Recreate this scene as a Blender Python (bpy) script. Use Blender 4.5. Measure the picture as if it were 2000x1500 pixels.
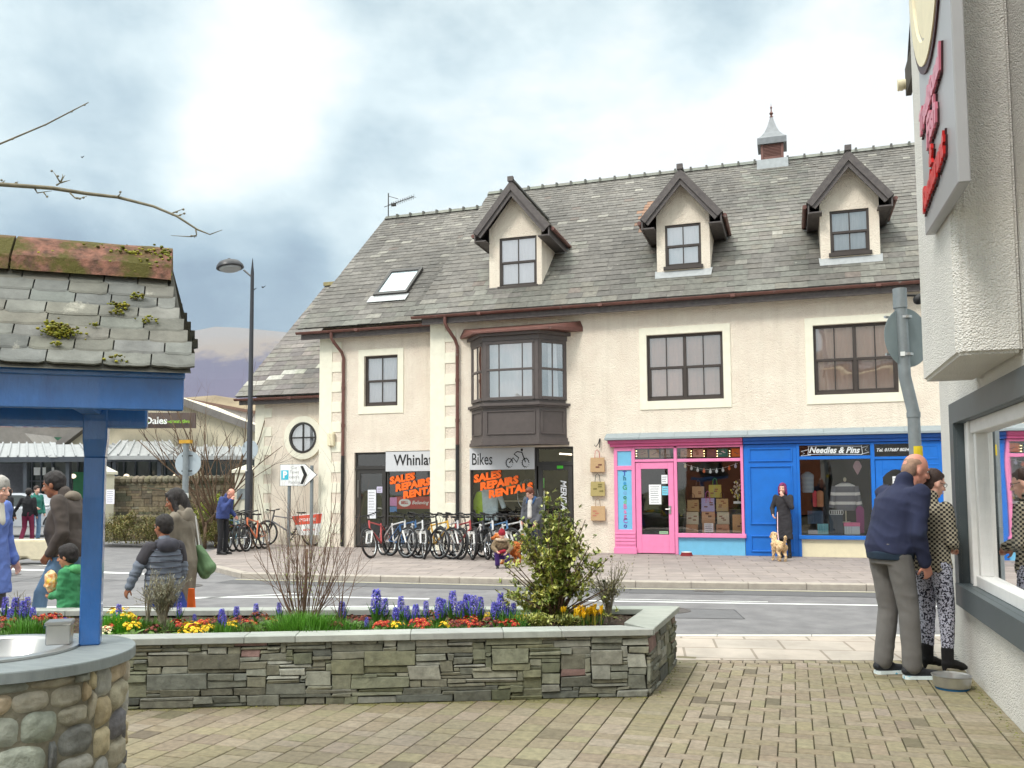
import bpy, bmesh, math, random
import numpy as np
from mathutils import Vector, Matrix, noise
D=bpy.data
for o in list(D.objects): D.objects.remove(o)
sc=bpy.context.scene; COL=sc.collection
rad=math.radians
# ---------------- camera ----------------
FPX,PX,PY=1700.,1000.,834.; YAW,PIT,ROLL,CH=rad(17.8),rad(4.07),rad(.33),1.5
CAM=Vector((0,0,CH))
_f=Vector((-math.sin(YAW)*math.cos(PIT),math.cos(YAW)*math.cos(PIT),math.sin(PIT)))
_r=Vector((math.cos(YAW),math.sin(YAW),0)); _u=_r.cross(_f)
_r,_u=_r*math.cos(ROLL)-_u*math.sin(ROLL),_u*math.cos(ROLL)+_r*math.sin(ROLL)
cd=D.cameras.new('camera'); cam=D.objects.new('camera',cd); COL.objects.link(cam); sc.camera=cam
cd.sensor_width=36; cd.lens=FPX/2000*36; cd.shift_y=(PY-750)/2000; cd.clip_end=20000; cd.clip_start=.05
m=Matrix.Identity(4)
for i in range(3): m[i][0]=_r[i]; m[i][1]=_u[i]; m[i][2]=-_f[i]; m[i][3]=CAM[i]
cam.matrix_world=m
def ray(x,y): return _f+_r*((x-PX)/FPX)-_u*((y-PY)/FPX)
def W(x,y,d): return CAM+ray(x,y)*d                   # photo direction at a real distance
def G(x,y,z=0.):
    v=ray(x,y); return CAM+v*((z-CH)/v.z)              # photo direction met with a level at height z
def GD(x,d,z=0.):                                      # ground position under a photo column at distance d
    p=W(x,955,d); return Vector((p.x,p.y,z))
# ---------------- world ----------------
SUN_EL,SUN_AZ=rad(48),rad(205)
w=D.worlds.new('World'); sc.world=w; w.use_nodes=True; nt=w.node_tree; nt.nodes.clear()
def N(t,ty,**k):
    n=t.nodes.new(ty)
    for a,b in k.items():
        if a.startswith('i_'):
            key=a[2:]; key=int(key) if key.isdigit() else key.replace('_',' ')
            n.inputs[key].default_value=b
        else: setattr(n,a,b)
    return n
def ramp(t,stops,interp='LINEAR'):
    n=t.nodes.new('ShaderNodeValToRGB'); n.color_ramp.interpolation=interp
    e=n.color_ramp.elements
    while len(e)<len(stops): e.new(.5)
    for x,(p,c) in zip(e,stops):
        x.position=p; x.color=(*c,1) if len(c)==3 else c
    return n
L=nt.links.new
sky=N(nt,'ShaderNodeTexSky',sky_type='NISHITA',sun_disc=False,sun_elevation=SUN_EL,sun_rotation=SUN_AZ)
tc=N(nt,'ShaderNodeTexCoord')
mp=N(nt,'ShaderNodeMapping'); mp.inputs['Scale'].default_value=(1,1,1.7); mp.inputs['Location'].default_value=(3.1,.7,.35)
L(tc.outputs['Generated'],mp.inputs['Vector'])
n1=N(nt,'ShaderNodeTexNoise',i_Scale=3.4,i_Detail=12.,i_Roughness=.58,i_Distortion=.12); L(mp.outputs[0],n1.inputs['Vector'])
n2=N(nt,'ShaderNodeTexNoise',i_Scale=1.15,i_Detail=3.,i_Roughness=.5); L(mp.outputs[0],n2.inputs['Vector'])
ad=N(nt,'ShaderNodeMath',operation='MULTIPLY_ADD'); L(n1.outputs[0],ad.inputs[0]); ad.inputs[1].default_value=.91
mu=N(nt,'ShaderNodeMath',operation='MULTIPLY'); L(n2.outputs[0],mu.inputs[0]); mu.inputs[1].default_value=.38; L(mu.outputs[0],ad.inputs[2])
bl=ad
def skyblob(px,py,inner,outer,amt,prev):
    d=ray(px,py).normalized()
    dp=N(nt,'ShaderNodeVectorMath',operation='DOT_PRODUCT'); L(tc.outputs['Generated'],dp.inputs[0]); dp.inputs[1].default_value=d
    mr=N(nt,'ShaderNodeMapRange',interpolation_type='SMOOTHSTEP'); L(dp.outputs['Value'],mr.inputs[0])
    mr.inputs[1].default_value=math.cos(rad(outer)); mr.inputs[2].default_value=math.cos(rad(inner)); mr.inputs[3].default_value=0; mr.inputs[4].default_value=amt
    a=N(nt,'ShaderNodeMath',operation='ADD'); L(prev.outputs[0],a.inputs[0]); L(mr.outputs[0],a.inputs[1]); return a
# cloud banks: (direction, inner/outer angular size, brighter or darker)
for b in ((490,120,1,8,.13),(470,340,1,6,.13),(150,230,2,10,-.04),(1250,150,3,10,-.04),(1300,330,2,9,.10),(1620,220,2,8,.14),(820,140,2,9,-.09),(650,300,2,7,-.07),(250,420,2,9,-.10),(1000,230,2,9,-.06),(1150,60,2,8,.0),(1420,60,2,9,-.05),
          (480,570,2,7,-.20),(200,560,2,9,-.08),(430,480,1,5,.06),(60,180,3,10,.05),(250,100,2,8,-.03),(60,420,2,8,-.05)): bl=skyblob(*b,bl)
cr=ramp(nt,[(.25,(.17,.24,.31)),(.39,(.255,.345,.41)),(.50,(.38,.475,.52)),(.60,(.51,.60,.625)),(.71,(.66,.69,.70))])
L(bl.outputs[0],cr.inputs[0])
bgS=N(nt,'ShaderNodeBackground',i_Strength=.09); L(sky.outputs[0],bgS.inputs[0])
sx=N(nt,'ShaderNodeSeparateXYZ'); L(tc.outputs['Generated'],sx.inputs[0])
mz=N(nt,'ShaderNodeMapRange'); L(sx.outputs['Z'],mz.inputs[0])
for i,v in ((1,.56),(2,.95),(3,1.0),(4,4.2)): mz.inputs[i].default_value=v
mz2=N(nt,'ShaderNodeMapRange',i_1=.45,i_2=.8); L(sx.outputs['Z'],mz2.inputs[0])
bgC=N(nt,'ShaderNodeBackground'); L(cr.outputs[0],bgC.inputs[0]); L(mz.outputs[0],bgC.inputs[1])
mx=N(nt,'ShaderNodeMixShader',i_0=.9); L(bgS.outputs[0],mx.inputs[1]); L(bgC.outputs[0],mx.inputs[2])
L(mx.outputs[0],N(nt,'ShaderNodeOutputWorld').inputs[0])
wc=N(nt,'ShaderNodeMixRGB',blend_type='MULTIPLY'); L(mz2.outputs[0],wc.inputs[0]); L(cr.outputs[0],wc.inputs[1]); wc.inputs[2].default_value=(1,.93,.85,1); L(wc.outputs[0],bgC.inputs[0])
# ---------------- sun ----------------
sl=D.lights.new('sun','SUN'); sl.energy=1.3; sl.angle=rad(14); sl.color=(1,.95,.88)
so=D.objects.new('sun',sl); COL.objects.link(so)
sd=Vector((math.sin(SUN_AZ)*math.cos(SUN_EL),math.cos(SUN_AZ)*math.cos(SUN_EL),math.sin(SUN_EL)))
so.rotation_euler=(-sd).to_track_quat('-Z','Y').to_euler(); so.location=(0,-10,30)
vs=sc.view_settings; vs.view_transform='Standard'; vs.look='None'; vs.gamma=1; vs.exposure=.74
sc.render.resolution_x=1024; sc.render.resolution_y=768
# ---------------- materials ----------------
M={}
def srgb(r,g,b):
    f=lambda c:(c/255/12.92) if c<=10 else ((c/255+.055)/1.055)**2.4
    return (f(r),f(g),f(b))
def mat(name,c,rough=.8,var=.15,scale=8.,bump=0.,bscale=60.,metal=0.,spec=.5,attr=False,c2=None,stretch=(1,1,1),coat=0.,dirt=None,detail=6.,bd=.01):
    """one procedural material: noise-varied colour, noise bump, optional face-colour attribute, optional dirt patches"""
    if name in M: return M[name]
    m=D.materials.new(name); m.use_nodes=True; t=m.node_tree; b=t.nodes['Principled BSDF']; k=t.links.new
    tc=N(t,'ShaderNodeTexCoord'); mp=N(t,'ShaderNodeMapping'); mp.inputs['Scale'].default_value=stretch; k(tc.outputs['Object'],mp.inputs[0])
    no=N(t,'ShaderNodeTexNoise',i_Scale=scale,i_Detail=detail,i_Roughness=.6); k(mp.outputs[0],no.inputs['Vector'])
    if attr:
        at=N(t,'ShaderNodeAttribute',attribute_name='Col')
        src=at.outputs['Color']
        mr=N(t,'ShaderNodeMapRange',i_3=1-var,i_4=1+var,i_1=.3,i_2=.7); k(no.outputs[0],mr.inputs[0])
        vm=N(t,'ShaderNodeVectorMath',operation='SCALE'); k(src,vm.inputs[0]); k(mr.outputs[0],vm.inputs['Scale']); out=vm.outputs[0]
    else:
        c2=c2 or tuple(x*(1-var) for x in c); c1=c if c2!=None and var==0 else tuple(min(1,x*(1+var*.5)) for x in c)
        cr=ramp(t,[(.35,c2),(.65,c1)]); k(no.outputs[0],cr.inputs[0]); out=cr.outputs[0]
    if dirt:   # (colour, scale, threshold, softness)
        dn=N(t,'ShaderNodeTexNoise',i_Scale=dirt[1],i_Detail=8.,i_Roughness=.65); k(mp.outputs[0],dn.inputs['Vector'])
        mr2=N(t,'ShaderNodeMapRange',i_1=dirt[2],i_2=dirt[2]+dirt[3]); k(dn.outputs[0],mr2.inputs[0])
        mi=N(t,'ShaderNodeMixRGB'); k(mr2.outputs[0],mi.inputs[0]); k(out,mi.inputs[1]); mi.inputs[2].default_value=(*dirt[0],1); out=mi.outputs[0]
    k(out,b.inputs['Base Color'])
    b.inputs['Roughness'].default_value=rough; b.inputs['Metallic'].default_value=metal; b.inputs['Specular IOR Level'].default_value=spec
    if coat: b.inputs['Coat Weight'].default_value=coat
    if bump:
        bn=N(t,'ShaderNodeTexNoise',i_Scale=bscale,i_Detail=4.,i_Roughness=.6); k(mp.outputs[0],bn.inputs['Vector'])
        bp=N(t,'ShaderNodeBump',i_Strength=bump,i_Distance=bd); k(bn.outputs[0],bp.inputs['Height']); k(bp.outputs[0],b.inputs['Normal'])
    M[name]=m; return m
def glassmat(name,tint=(.97,.98,.98),refl=.35,rough=.02,wav=.0):
    m=D.materials.new(name); m.use_nodes=True; t=m.node_tree; t.nodes.clear(); k=t.links.new
    tr=N(t,'ShaderNodeBsdfTransparent'); tr.inputs[0].default_value=(*tint,1)
    gl=N(t,'ShaderNodeBsdfGlossy',i_Roughness=rough); gl.inputs[0].default_value=(1,1,1,1)
    fr=N(t,'ShaderNodeLayerWeight',i_Blend=.25)
    mr=N(t,'ShaderNodeMapRange',i_3=refl,i_4=.95); k(fr.outputs['Fresnel'],mr.inputs[0])
    if wav:
        tc=N(t,'ShaderNodeTexCoord'); no=N(t,'ShaderNodeTexNoise',i_Scale=1.6,i_Detail=1.); k(tc.outputs['Object'],no.inputs['Vector'])
        bp=N(t,'ShaderNodeBump',i_Strength=wav,i_Distance=.02); k(no.outputs[0],bp.inputs['Height']); k(bp.outputs[0],gl.inputs['Normal'])
    mx=N(t,'ShaderNodeMixShader'); k(mr.outputs[0],mx.inputs[0]); k(tr.outputs[0],mx.inputs[1]); k(gl.outputs[0],mx.inputs[2])
    k(mx.outputs[0],N(t,'ShaderNodeOutputMaterial').inputs[0]); M[name]=m; return m
def emit(name,c,s):
    m=D.materials.new(name); m.use_nodes=True; t=m.node_tree; t.nodes.clear()
    e=N(t,'ShaderNodeEmission',i_Strength=s); e.inputs[0].default_value=(*c,1); t.links.new(e.outputs[0],N(t,'ShaderNodeOutputMaterial').inputs[0]); M[name]=m; return m
S=srgb
def roughcast(name,c,c2,bump=.9,scale=45.,stain=S(150,140,120),streak=False):
    m=mat(name,c,.92,.0,2.2,c2=c2,dirt=(stain,1.1,.60,.5),bump=0)
    t=m.node_tree; b=t.nodes['Principled BSDF']; tc=[n for n in t.nodes if n.type=='TEX_COORD'][0]
    v=N(t,'ShaderNodeTexVoronoi',i_Scale=scale); t.links.new(tc.outputs['Object'],v.inputs['Vector'])
    no=N(t,'ShaderNodeTexNoise',i_Scale=scale*.35,i_Detail=5.); t.links.new(tc.outputs['Object'],no.inputs['Vector'])
    if streak:   # rain-washed grime in vertical runs
        mp=N(t,'ShaderNodeMapping'); mp.inputs['Scale'].default_value=(3.2,3.2,.28); t.links.new(tc.outputs['Object'],mp.inputs[0]); sn=N(t,'ShaderNodeTexNoise',i_Scale=1.6,i_Detail=8.,i_Roughness=.62); t.links.new(mp.outputs[0],sn.inputs['Vector'])
        mr=N(t,'ShaderNodeMapRange',i_1=.5,i_2=.8,i_3=0.,i_4=.30); t.links.new(sn.outputs[0],mr.inputs[0]); src=b.inputs['Base Color'].links[0].from_socket; mi=N(t,'ShaderNodeMixRGB'); t.links.new(mr.outputs[0],mi.inputs[0]); t.links.new(src,mi.inputs[1]); mi.inputs[2].default_value=(*S(186,172,152),1); t.links.new(mi.outputs[0],b.inputs['Base Color'])
    a=N(t,'ShaderNodeMath',operation='SUBTRACT'); t.links.new(no.outputs[0],a.inputs[0]); t.links.new(v.outputs['Distance'],a.inputs[1])
    bp=N(t,'ShaderNodeBump',i_Strength=bump,i_Distance=.012); t.links.new(a.outputs[0],bp.inputs['Height']); t.links.new(bp.outputs[0],b.inputs['Normal'])
    return m
roughcast('cream_render',S(238,228,212),S(230,217,201),streak=True); roughcast('white_render',S(222,220,214),S(213,211,206),.8,95.,S(150,146,136))
mat('quoin',S(238,235,216),.85,.05,6,bump=.15,bscale=120)
mat('slate',(.2,.2,.2),.75,.28,9,bump=.35,bscale=40,attr=True,dirt=(S(178,176,164),5.5,.66,.1))
mat('stone',(.2,.2,.2),.85,.33,14,bump=.6,bscale=35,attr=True,bd=.012)
mat('paver',(.3,.3,.3),.9,.24,24,bump=.4,bscale=110,attr=True,bd=.005,dirt=(S(92,88,58),1.3,.60,.25))
mat('moss',S(112,116,30),1,.5,40,bump=1,bscale=90,c2=S(58,58,14))
mat('ridge_tile',S(132,92,78),.95,.3,22,bump=.9,bscale=45,c2=S(84,62,52),dirt=(S(80,76,30),6,.45,.12))
mat('grey_wood',S(92,86,84),.6,.15,12,c2=S(78,72,72)); mat('dark_frame',S(66,58,54),.5,.1,10)
mat('bay_wood',S(88,80,78),.45,.12,6,dirt=(S(130,118,104),14,.72,.05)); mat('copper',S(112,74,66),.5,.15,10,dirt=(S(128,116,112),5,.62,.05)); mat('lead',S(128,132,136),.5,.15,10,metal=.3); mat('lead_light',S(180,184,186),.4,.1,10,metal=.4)
mat('black_pipe',S(40,38,38),.4); mat('black',S(22,22,24),.6,.2); mat('rubber',S(34,34,36),.8,.2,30)
mat('charcoal_frame',S(54,52,50),.5,.1); mat('white_paint',S(230,230,228),.5,.05,10); mat('curtain',S(222,222,226),.9,.06,3,stretch=(30,30,.5)); mat('tan_blind',S(205,175,160),.9,.05,3,stretch=(1,1,30)); mat('orange_blind',S(205,120,70),.9,.05,3,stretch=(1,1,30))
mat('net',S(176,180,184),.9,.15,3,stretch=(20,20,.4))
mat('pink',S(236,138,184),.45,.05,8,bump=.1,bscale=20); mat('pink_dark',S(205,92,140),.5,.06,8); mat('pale_blue',S(118,190,226),.5,.05,8)
mat('blue_shop',S(24,112,206),.4,.08,4,bump=.1,bscale=15); mat('blue_shop_dark',S(18,86,170),.45,.08); mat('cream_paint',S(232,222,190),.6,.05)
mat('blue_post',S(50,108,180),.28,.12,14,bump=.8,bscale=48,coat=.7,bd=.004,stretch=(1,1,.4),dirt=(S(38,82,146),3.,.56,.2)); mat('slate_ledge',S(150,160,164),.7,.12,9,stretch=(1,1,8))
mat('steel',S(190,190,188),.28,.05,20,metal=.85); mat('galv',S(138,146,150),.5,.12,12,metal=.35); mat('sign_back',S(128,142,146),.55,.08,6); mat('lamp_paint',S(44,46,52),.4,.1)
mat('sign_grey',S(158,158,160),.35,.03,3); mat('sign_white',S(240,242,240),.5,.02); mat('sign_cyan',S(60,190,215),.5,.02); mat('frame_slate',S(74,84,88),.45,.06,6)
mat('red_letter',S(205,38,38),.35,.05); mat('red_letter_pale',S(205,120,140),.35,.05); mat('letter_edge',S(60,22,30),.5)
mat('asphalt',S(121,120,121),.93,.12,3.,c2=S(107,106,108),bump=.5,bscale=220,bd=.006,dirt=(S(98,98,102),.5,.6,.3)); mat('asphalt_dark',S(92,92,94),.95,.1,8,bump=.5,bscale=200,bd=.005)
mat('road_paint',S(222,224,222),.8,.12,20,dirt=(S(140,140,140),12,.62,.1)); mat('road_yellow',S(182,176,150),.8,.15,20)
mat('kerb',S(168,160,150),.9,.12,8,bump=.3,bscale=90); mat('kerb_light',S(200,196,186),.9,.1,8,bump=.3,bscale=90); mat('mortar',S(120,118,106),.95,.2,20,bump=.5,bscale=60)
mat('joint',S(84,76,58),1,.3,30,c2=S(58,60,34)); mat('soil',S(72,56,44),1,.4,25,bump=1,bscale=50,bd=.03); mat('bark',S(104,84,66),.9,.3,30,bump=.5,bscale=60); mat('twig_red',S(116,90,74),.85,.3,30); mat('twig_grey',S(132,126,108),.9,.3,30)
mat('leafc',(.1,.2,.05),.45,.25,18,attr=True,spec=.5); mat('petal',(.5,.5,.5),.7,.15,40,attr=True); mat('colour',(.5,.5,.5),.6,.08,12,attr=True)
mat('hill_far',S(112,108,128),1,.1,.002,c2=S(100,96,116)); mat('canopy_metal',S(168,170,170),.4,.1,4,metal=.4); mat('canopy_dark',S(70,76,84),.5,.1)
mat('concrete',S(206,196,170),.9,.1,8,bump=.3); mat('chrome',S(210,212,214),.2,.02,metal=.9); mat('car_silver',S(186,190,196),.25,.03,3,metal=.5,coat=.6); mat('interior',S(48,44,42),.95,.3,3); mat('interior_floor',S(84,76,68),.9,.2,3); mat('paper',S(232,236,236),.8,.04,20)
glassmat('glass',refl=.09,wav=.15); glassmat('glass_sky',refl=.36,wav=.5); glassmat('glass_clear',refl=.07,wav=.1)
# ---------------- mesh builder ----------------
def link(o): COL.objects.link(o); return o
def thing(name,label,cat,loc=(0,0,0),rz=0,group=None,s=1.):
    o=D.objects.new(name,None); o.empty_display_size=.1; link(o); o.location=loc; o.rotation_euler=(0,0,rz); o.scale=(s,s,s); o['label']=label; o['category']=cat
    if group: o['group']=group
    return o
def tag(o,label,cat,group=None):
    o['label']=label; o['category']=cat
    if group: o['group']=group
    return o
def struct(o): o['kind']='structure'; return o
class MB:
    def __init__(s): s.v=[]; s.f=[]; s.c=[]; s.col=(.5,.5,.5)
    def add(s,vs,fs,col=None):
        n=len(s.v); s.v+= [tuple(p) for p in vs]
        for f in fs: s.f.append([i+n for i in f]); s.c.append(col or s.col)
        return s
    def quad(s,a,b,c,d,col=None): return s.add([a,b,c,d],[(0,1,2,3)],col)
    def poly(s,ps,col=None): return s.add(ps,[tuple(range(len(ps)))],col)
    def box(s,x0,x1,y0,y1,z0,z1,col=None):
        if x0>x1:x0,x1=x1,x0
        if y0>y1:y0,y1=y1,y0
        if z0>z1:z0,z1=z1,z0
        return s.add([(x,y,z) for z in (z0,z1) for y in (y0,y1) for x in (x0,x1)],[(0,2,3,1),(4,5,7,6),(0,1,5,4),(2,6,7,3),(0,4,6,2),(1,3,7,5)],col)
    def obox(s,c,ax,ay,az,col=None):   # centre + three half-axis vectors
        c=Vector(c);ax=Vector(ax);ay=Vector(ay);az=Vector(az)
        return s.add([c+ax*i+ay*j+az*k for k in (-1,1) for j in (-1,1) for i in (-1,1)],[(0,2,3,1),(4,5,7,6),(0,1,5,4),(2,6,7,3),(0,4,6,2),(1,3,7,5)],col)
    def bar(s,a,b,w,h,up=(0,0,1),col=None):
        a=Vector(a);b=Vector(b);d=(b-a).normalized();x=d.cross(Vector(up))
        if x.length<1e-4: x=d.cross(Vector((1,0,0)))
        x.normalize(); y=x.cross(d)
        return s.obox((a+b)/2,(b-a)/2,x*w/2,y*h/2,col)
    def tube(s,pts,rs,n=8,col=None,cap=True,closed=False):
        pts=[Vector(p) for p in pts]; k=len(pts)
        if not hasattr(rs,'__len__'): rs=[rs]*k
        vs=[];prev=None
        for i,p in enumerate(pts):
            if closed: d=pts[(i+1)%k]-pts[i-1]
            else: d=pts[min(i+1,k-1)]-pts[max(i-1,0)]
            if d.length<1e-9: d=Vector((0,0,1))
            d.normalize()
            if prev is None:
                x=d.cross(Vector((0,0,1)))
                if x.length<.05: x=d.cross(Vector((1,0,0)))
            else:
                x=prev-d*prev.dot(d)
                if x.length<1e-4: x=d.orthogonal()
            x.normalize(); prev=x; y=d.cross(x)
            for j in range(n):
                a=2*math.pi*j/n; vs.append(p+(x*math.cos(a)+y*math.sin(a))*rs[i])
        fs=[]
        for i in range(k if closed else k-1):
            i2=(i+1)%k
            for j in range(n): j2=(j+1)%n; fs.append((i*n+j,i*n+j2,i2*n+j2,i2*n+j))
        if cap and not closed: fs.append(tuple(range(n))[::-1]); fs.append(tuple((k-1)*n+j for j in range(n)))
        return s.add(vs,fs,col)
    def lathe(s,prof,c=(0,0,0),n=24,col=None,sx=1,sy=1,caps=True,a0=0,a1=2*math.pi):
        c=Vector(c); full=abs(a1-a0-2*math.pi)<1e-6; m=n if full else n+1
        vs=[c+Vector((r*math.cos(a0+(a1-a0)*j/n)*sx,r*math.sin(a0+(a1-a0)*j/n)*sy,z)) for r,z in prof for j in range(m)]
        fs=[]
        for i in range(len(prof)-1):
            for j in range(n): j2=(j+1)%m; fs.append((i*m+j,i*m+j2,(i+1)*m+j2,(i+1)*m+j))
        if caps and full:
            if prof[0][0]>1e-6: fs.append(tuple(range(n))[::-1])
            if prof[-1][0]>1e-6: fs.append(tuple((len(prof)-1)*m+j for j in range(n)))
        return s.add(vs,fs,col)
    def ell(s,c,r,n=12,m=8,col=None,R=None):
        c=Vector(c); vs=[]
        for i in range(m+1):
            t=math.pi*i/m
            for j in range(n):
                a=2*math.pi*j/n; p=Vector((r[0]*math.sin(t)*math.cos(a),r[1]*math.sin(t)*math.sin(a),-r[2]*math.cos(t)))
                if R: p=R@p
                vs.append(c+p)
        fs=[(i*n+j,i*n+(j+1)%n,(i+1)*n+(j+1)%n,(i+1)*n+j) for i in range(m) for j in range(n)]
        return s.add(vs,fs,col)
    def cap(s,a,ra,b,rb,n=12,col=None):   # tapered limb with round ends
        a=Vector(a);b=Vector(b);d=(b-a)
        if d.length<1e-5: return s.ell(a,(ra,ra,ra))
        d.normalize();x=d.orthogonal().normalized();y=d.cross(x);vs=[];k=5
        rows=[(a,-ra*math.cos(t),ra*math.sin(t)) for t in [math.pi/2*i/k for i in range(k+1)]]+[(b,rb*math.sin(t),rb*math.cos(t)) for t in [math.pi/2*i/k for i in range(k+1)]]
        for o,h,r in rows:
            for j in range(n): al=2*math.pi*j/n; vs.append(o+d*h+(x*math.cos(al)+y*math.sin(al))*max(r,1e-4))
        return s.add(vs,[(i*n+j,i*n+(j+1)%n,(i+1)*n+(j+1)%n,(i+1)*n+j) for i in range(len(rows)-1) for j in range(n)],col)
    def prism(s,poly,a,b,axis='y',col=None):   # 2-D outline extruded between a and b along an axis
        f={'y':lambda p,t:(p[0],t,p[1]),'x':lambda p,t:(t,p[0],p[1]),'z':lambda p,t:(p[0],p[1],t)}[axis]; n=len(poly)
        vs=[f(p,a) for p in poly]+[f(p,b) for p in poly]
        return s.add(vs,[tuple(range(n)),tuple(range(2*n-1,n-1,-1))]+[(i,i+n,(i+1)%n+n,(i+1)%n) for i in range(n)],col)
    def build(s,name,mt,parent=None,local=False,smooth=False,bevel=0.,fix=True,bseg=1):
        me=D.meshes.new(name); vs=s.v
        if parent is not None and not local:
            inv=wm(parent).inverted(); vs=[inv@Vector(p) for p in vs]
        me.from_pydata(vs,[],s.f); me.update()
        if len(s.c)==len(me.polygons):
            ca=me.attributes.new('Col','FLOAT_COLOR','CORNER'); arr=np.ones((len(me.loops),4),dtype=np.float32)
            tot=np.array([len(f) for f in s.f]); arr[:,:3]=np.repeat(np.array(s.c,dtype=np.float32).reshape(-1,3),tot,axis=0)
            ca.data.foreach_set('color',arr.ravel())
        if fix:
            bm=bmesh.new(); bm.from_mesh(me); bmesh.ops.recalc_face_normals(bm,faces=bm.faces)
            if bevel: bmesh.ops.bevel(bm,geom=[e for e in bm.edges if len(e.link_faces)==2 and e.calc_face_angle(0)>.5],offset=bevel,segments=bseg,affect='EDGES',clamp_overlap=True)
            bm.to_mesh(me); bm.free()
        if smooth:
            me.polygons.foreach_set('use_smooth',[True]*len(me.polygons))
            if smooth=='auto': me.set_sharp_from_angle(angle=rad(40))
        o=D.objects.new(name,me); me.materials.append(M[mt] if isinstance(mt,str) else mt); link(o)
        if parent is not None: o.parent=parent
        return o
def wm(o):
    m=o.matrix_basis.copy(); m=Matrix.Translation(o.location)@Matrix.Rotation(o.rotation_euler.z,4,'Z')@Matrix.Diagonal((*o.scale,1)) if o.type=='EMPTY' else Matrix.Translation(o.location)
    return wm(o.parent)@m if o.parent else m
def clone(o,parent=None,loc=None,rz=None,label=None):
    c=o.copy(); COL.objects.link(c)
    if parent: c.parent=parent
    if loc is not None: c.location=loc
    if rz is not None: c.rotation_euler=(0,0,rz)
    if label: c['label']=label
    for ch in [x for x in o.children]: clone(ch,c)
    return c
def text(s,size,name,mt,parent,pos,xdir,ydir,depth=.01,bold=0.,shear=0.,align='CENTER',sx=1.):
    """lettering as real mesh: pos = world point, xdir reading direction, ydir up direction"""
    cu=D.curves.new(name,'FONT'); cu.body=s; cu.size=size; cu.extrude=depth/2; cu.offset=bold; cu.shear=shear; cu.align_x=align; cu.align_y='CENTER'; cu.resolution_u=2
    o=D.objects.new(name,cu); COL.objects.link(o); bpy.context.view_layer.update()
    me=D.meshes.new_from_object(o.evaluated_get(bpy.context.evaluated_depsgraph_get())); D.objects.remove(o); D.curves.remove(cu)
    X=Vector(xdir).normalized(); Yv=Vector(ydir).normalized(); Z=X.cross(Yv); R=Matrix((X*sx,Yv,Z)).transposed().to_4x4()
    T=Matrix.Translation(pos)@R
    if parent is not None: T=wm(parent).inverted()@T
    me.transform(T); me.name=name
    for p in me.polygons: p.use_smooth=False
    me.materials.clear(); me.materials.append(M[mt]); o=D.objects.new(name,me); link(o)
    if parent is not None: o.parent=parent
    return o
def rc(base,v=.1,r=random):
    k=1+r.uniform(-v,v); return tuple(max(0,x*k*(1+r.uniform(-v,v)*.25)) for x in base)
# ================= SETTING =================
random.seed(7)
R_=random
g=MB(); g.quad((-4000,-300,-.22),(4000,-300,-.22),(4000,6000,-.22),(-4000,6000,-.22)); mat('far_ground',S(120,122,88),1,.2,.01,c2=S(104,100,80)); struct(g.build('ground','far_ground'))
g=MB(); g.quad((-70,2,-.1),(40,2,-.1),(40,80,-.1),(-70,80,-.1)); struct(g.build('road','asphalt'))
def strip(pts,w,mt,z=-.096,name='road_marking'):
    mb=MB()
    for a,b in zip(pts[:-1],pts[1:]):
        a=Vector((a[0],a[1],z));b=Vector((b[0],b[1],z));d=(b-a).normalized();n=Vector((-d.y,d.x,0))*w/2
        mb.quad(a-n,b-n,b+n,a+n)
    return struct(mb.build(name,mt))
strip([(-2.9,12.27),(.24,12.72),(5,13.4)],.10,'road_paint'); strip([(-2.6,12.56),(-.37,12.82)],.05,'road_paint')
strip([(-8.9,11.0),(-6.6,11.72),(-5.1,11.87)],.11,'road_paint'); strip([(-9.6,9.75),(-7.4,10.2),(-5.2,11.05)],.11,'road_paint'); strip([(-8.65,10.9),(-7.3,12.0)],.08,'road_paint')
strip([(-18,14.2),(-11.8,14.0)],.24,'road_paint'); strip([(-19,15.6),(-14.6,14.9)],.12,'road_paint')
strip([(-11,9.2),(-8.2,10.05)],.3,'road_paint')
mat('patch',S(104,104,106),.95,.1,6,bump=.6,bscale=160,bd=.006); mat('seam',S(70,70,72),.9); mat('iron',S(84,80,78),.6,.2,30,bump=.6,bscale=80)
g=MB(); g.quad((-3.4,10.6,-.0975),(-.6,11.1,-.0975),(-.75,11.9,-.0975),(-3.5,11.4,-.0975)); struct(g.build('road_patch','patch')); g=MB(); g.quad((-16,12.1,-.0975),(-11.6,12.4,-.0975),(-11.6,12.9,-.0975),(-16,12.6,-.0975)); struct(g.build('road_patch','patch'))
strip([(-20,13.2),(-13,12.9),(-8,13.0),(-3,13.35),(3,13.9)],.018,'seam',-.0963,'road_seam'); strip([(-12.3,9.5),(-13.5,13),(-17,17)],.02,'seam',-.0963,'road_seam'); strip([(-3.6,11.5),(-3.45,10.6),(-.6,11.1),(-.78,11.92),(-3.6,11.5)],.015,'seam',-.0963,'road_seam')
for (x,y) in ((-1.6,11.6),(-9.8,12.4),(-14.5,13.1)):
    g=MB(); g.lathe([(.3,0),(.3,.004),(.26,.004),(.26,.001),(0,.001)],(x,y,-.0965),28); struct(g.build('manhole_cover','iron'))
g=MB(); g.box(-1.5,-1.05,13.8,14.05,-.0965,-.093)
for i in range(7): g.box(-1.47+.06*i,-1.44+.06*i,13.82,14.03,-.093,-.090)
struct(g.build('drain_grate','iron'))
kp=[(-13.891,18.5),(-12.9,16.8),(-11.1,14.9),(-9.6,13.75),(-7.6,13.85),(-5.45,14.0),(-2.46,14.15),(1.04,14.6),(8,15.5)]
strip([(x,y-.19) for x,y in kp[3:]],.09,'road_yellow',-.0955)
strip([(x,y-.55) for x,y in kp[3:]],.55,'asphalt_dark',-.0965,'gutter_strip')
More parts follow.
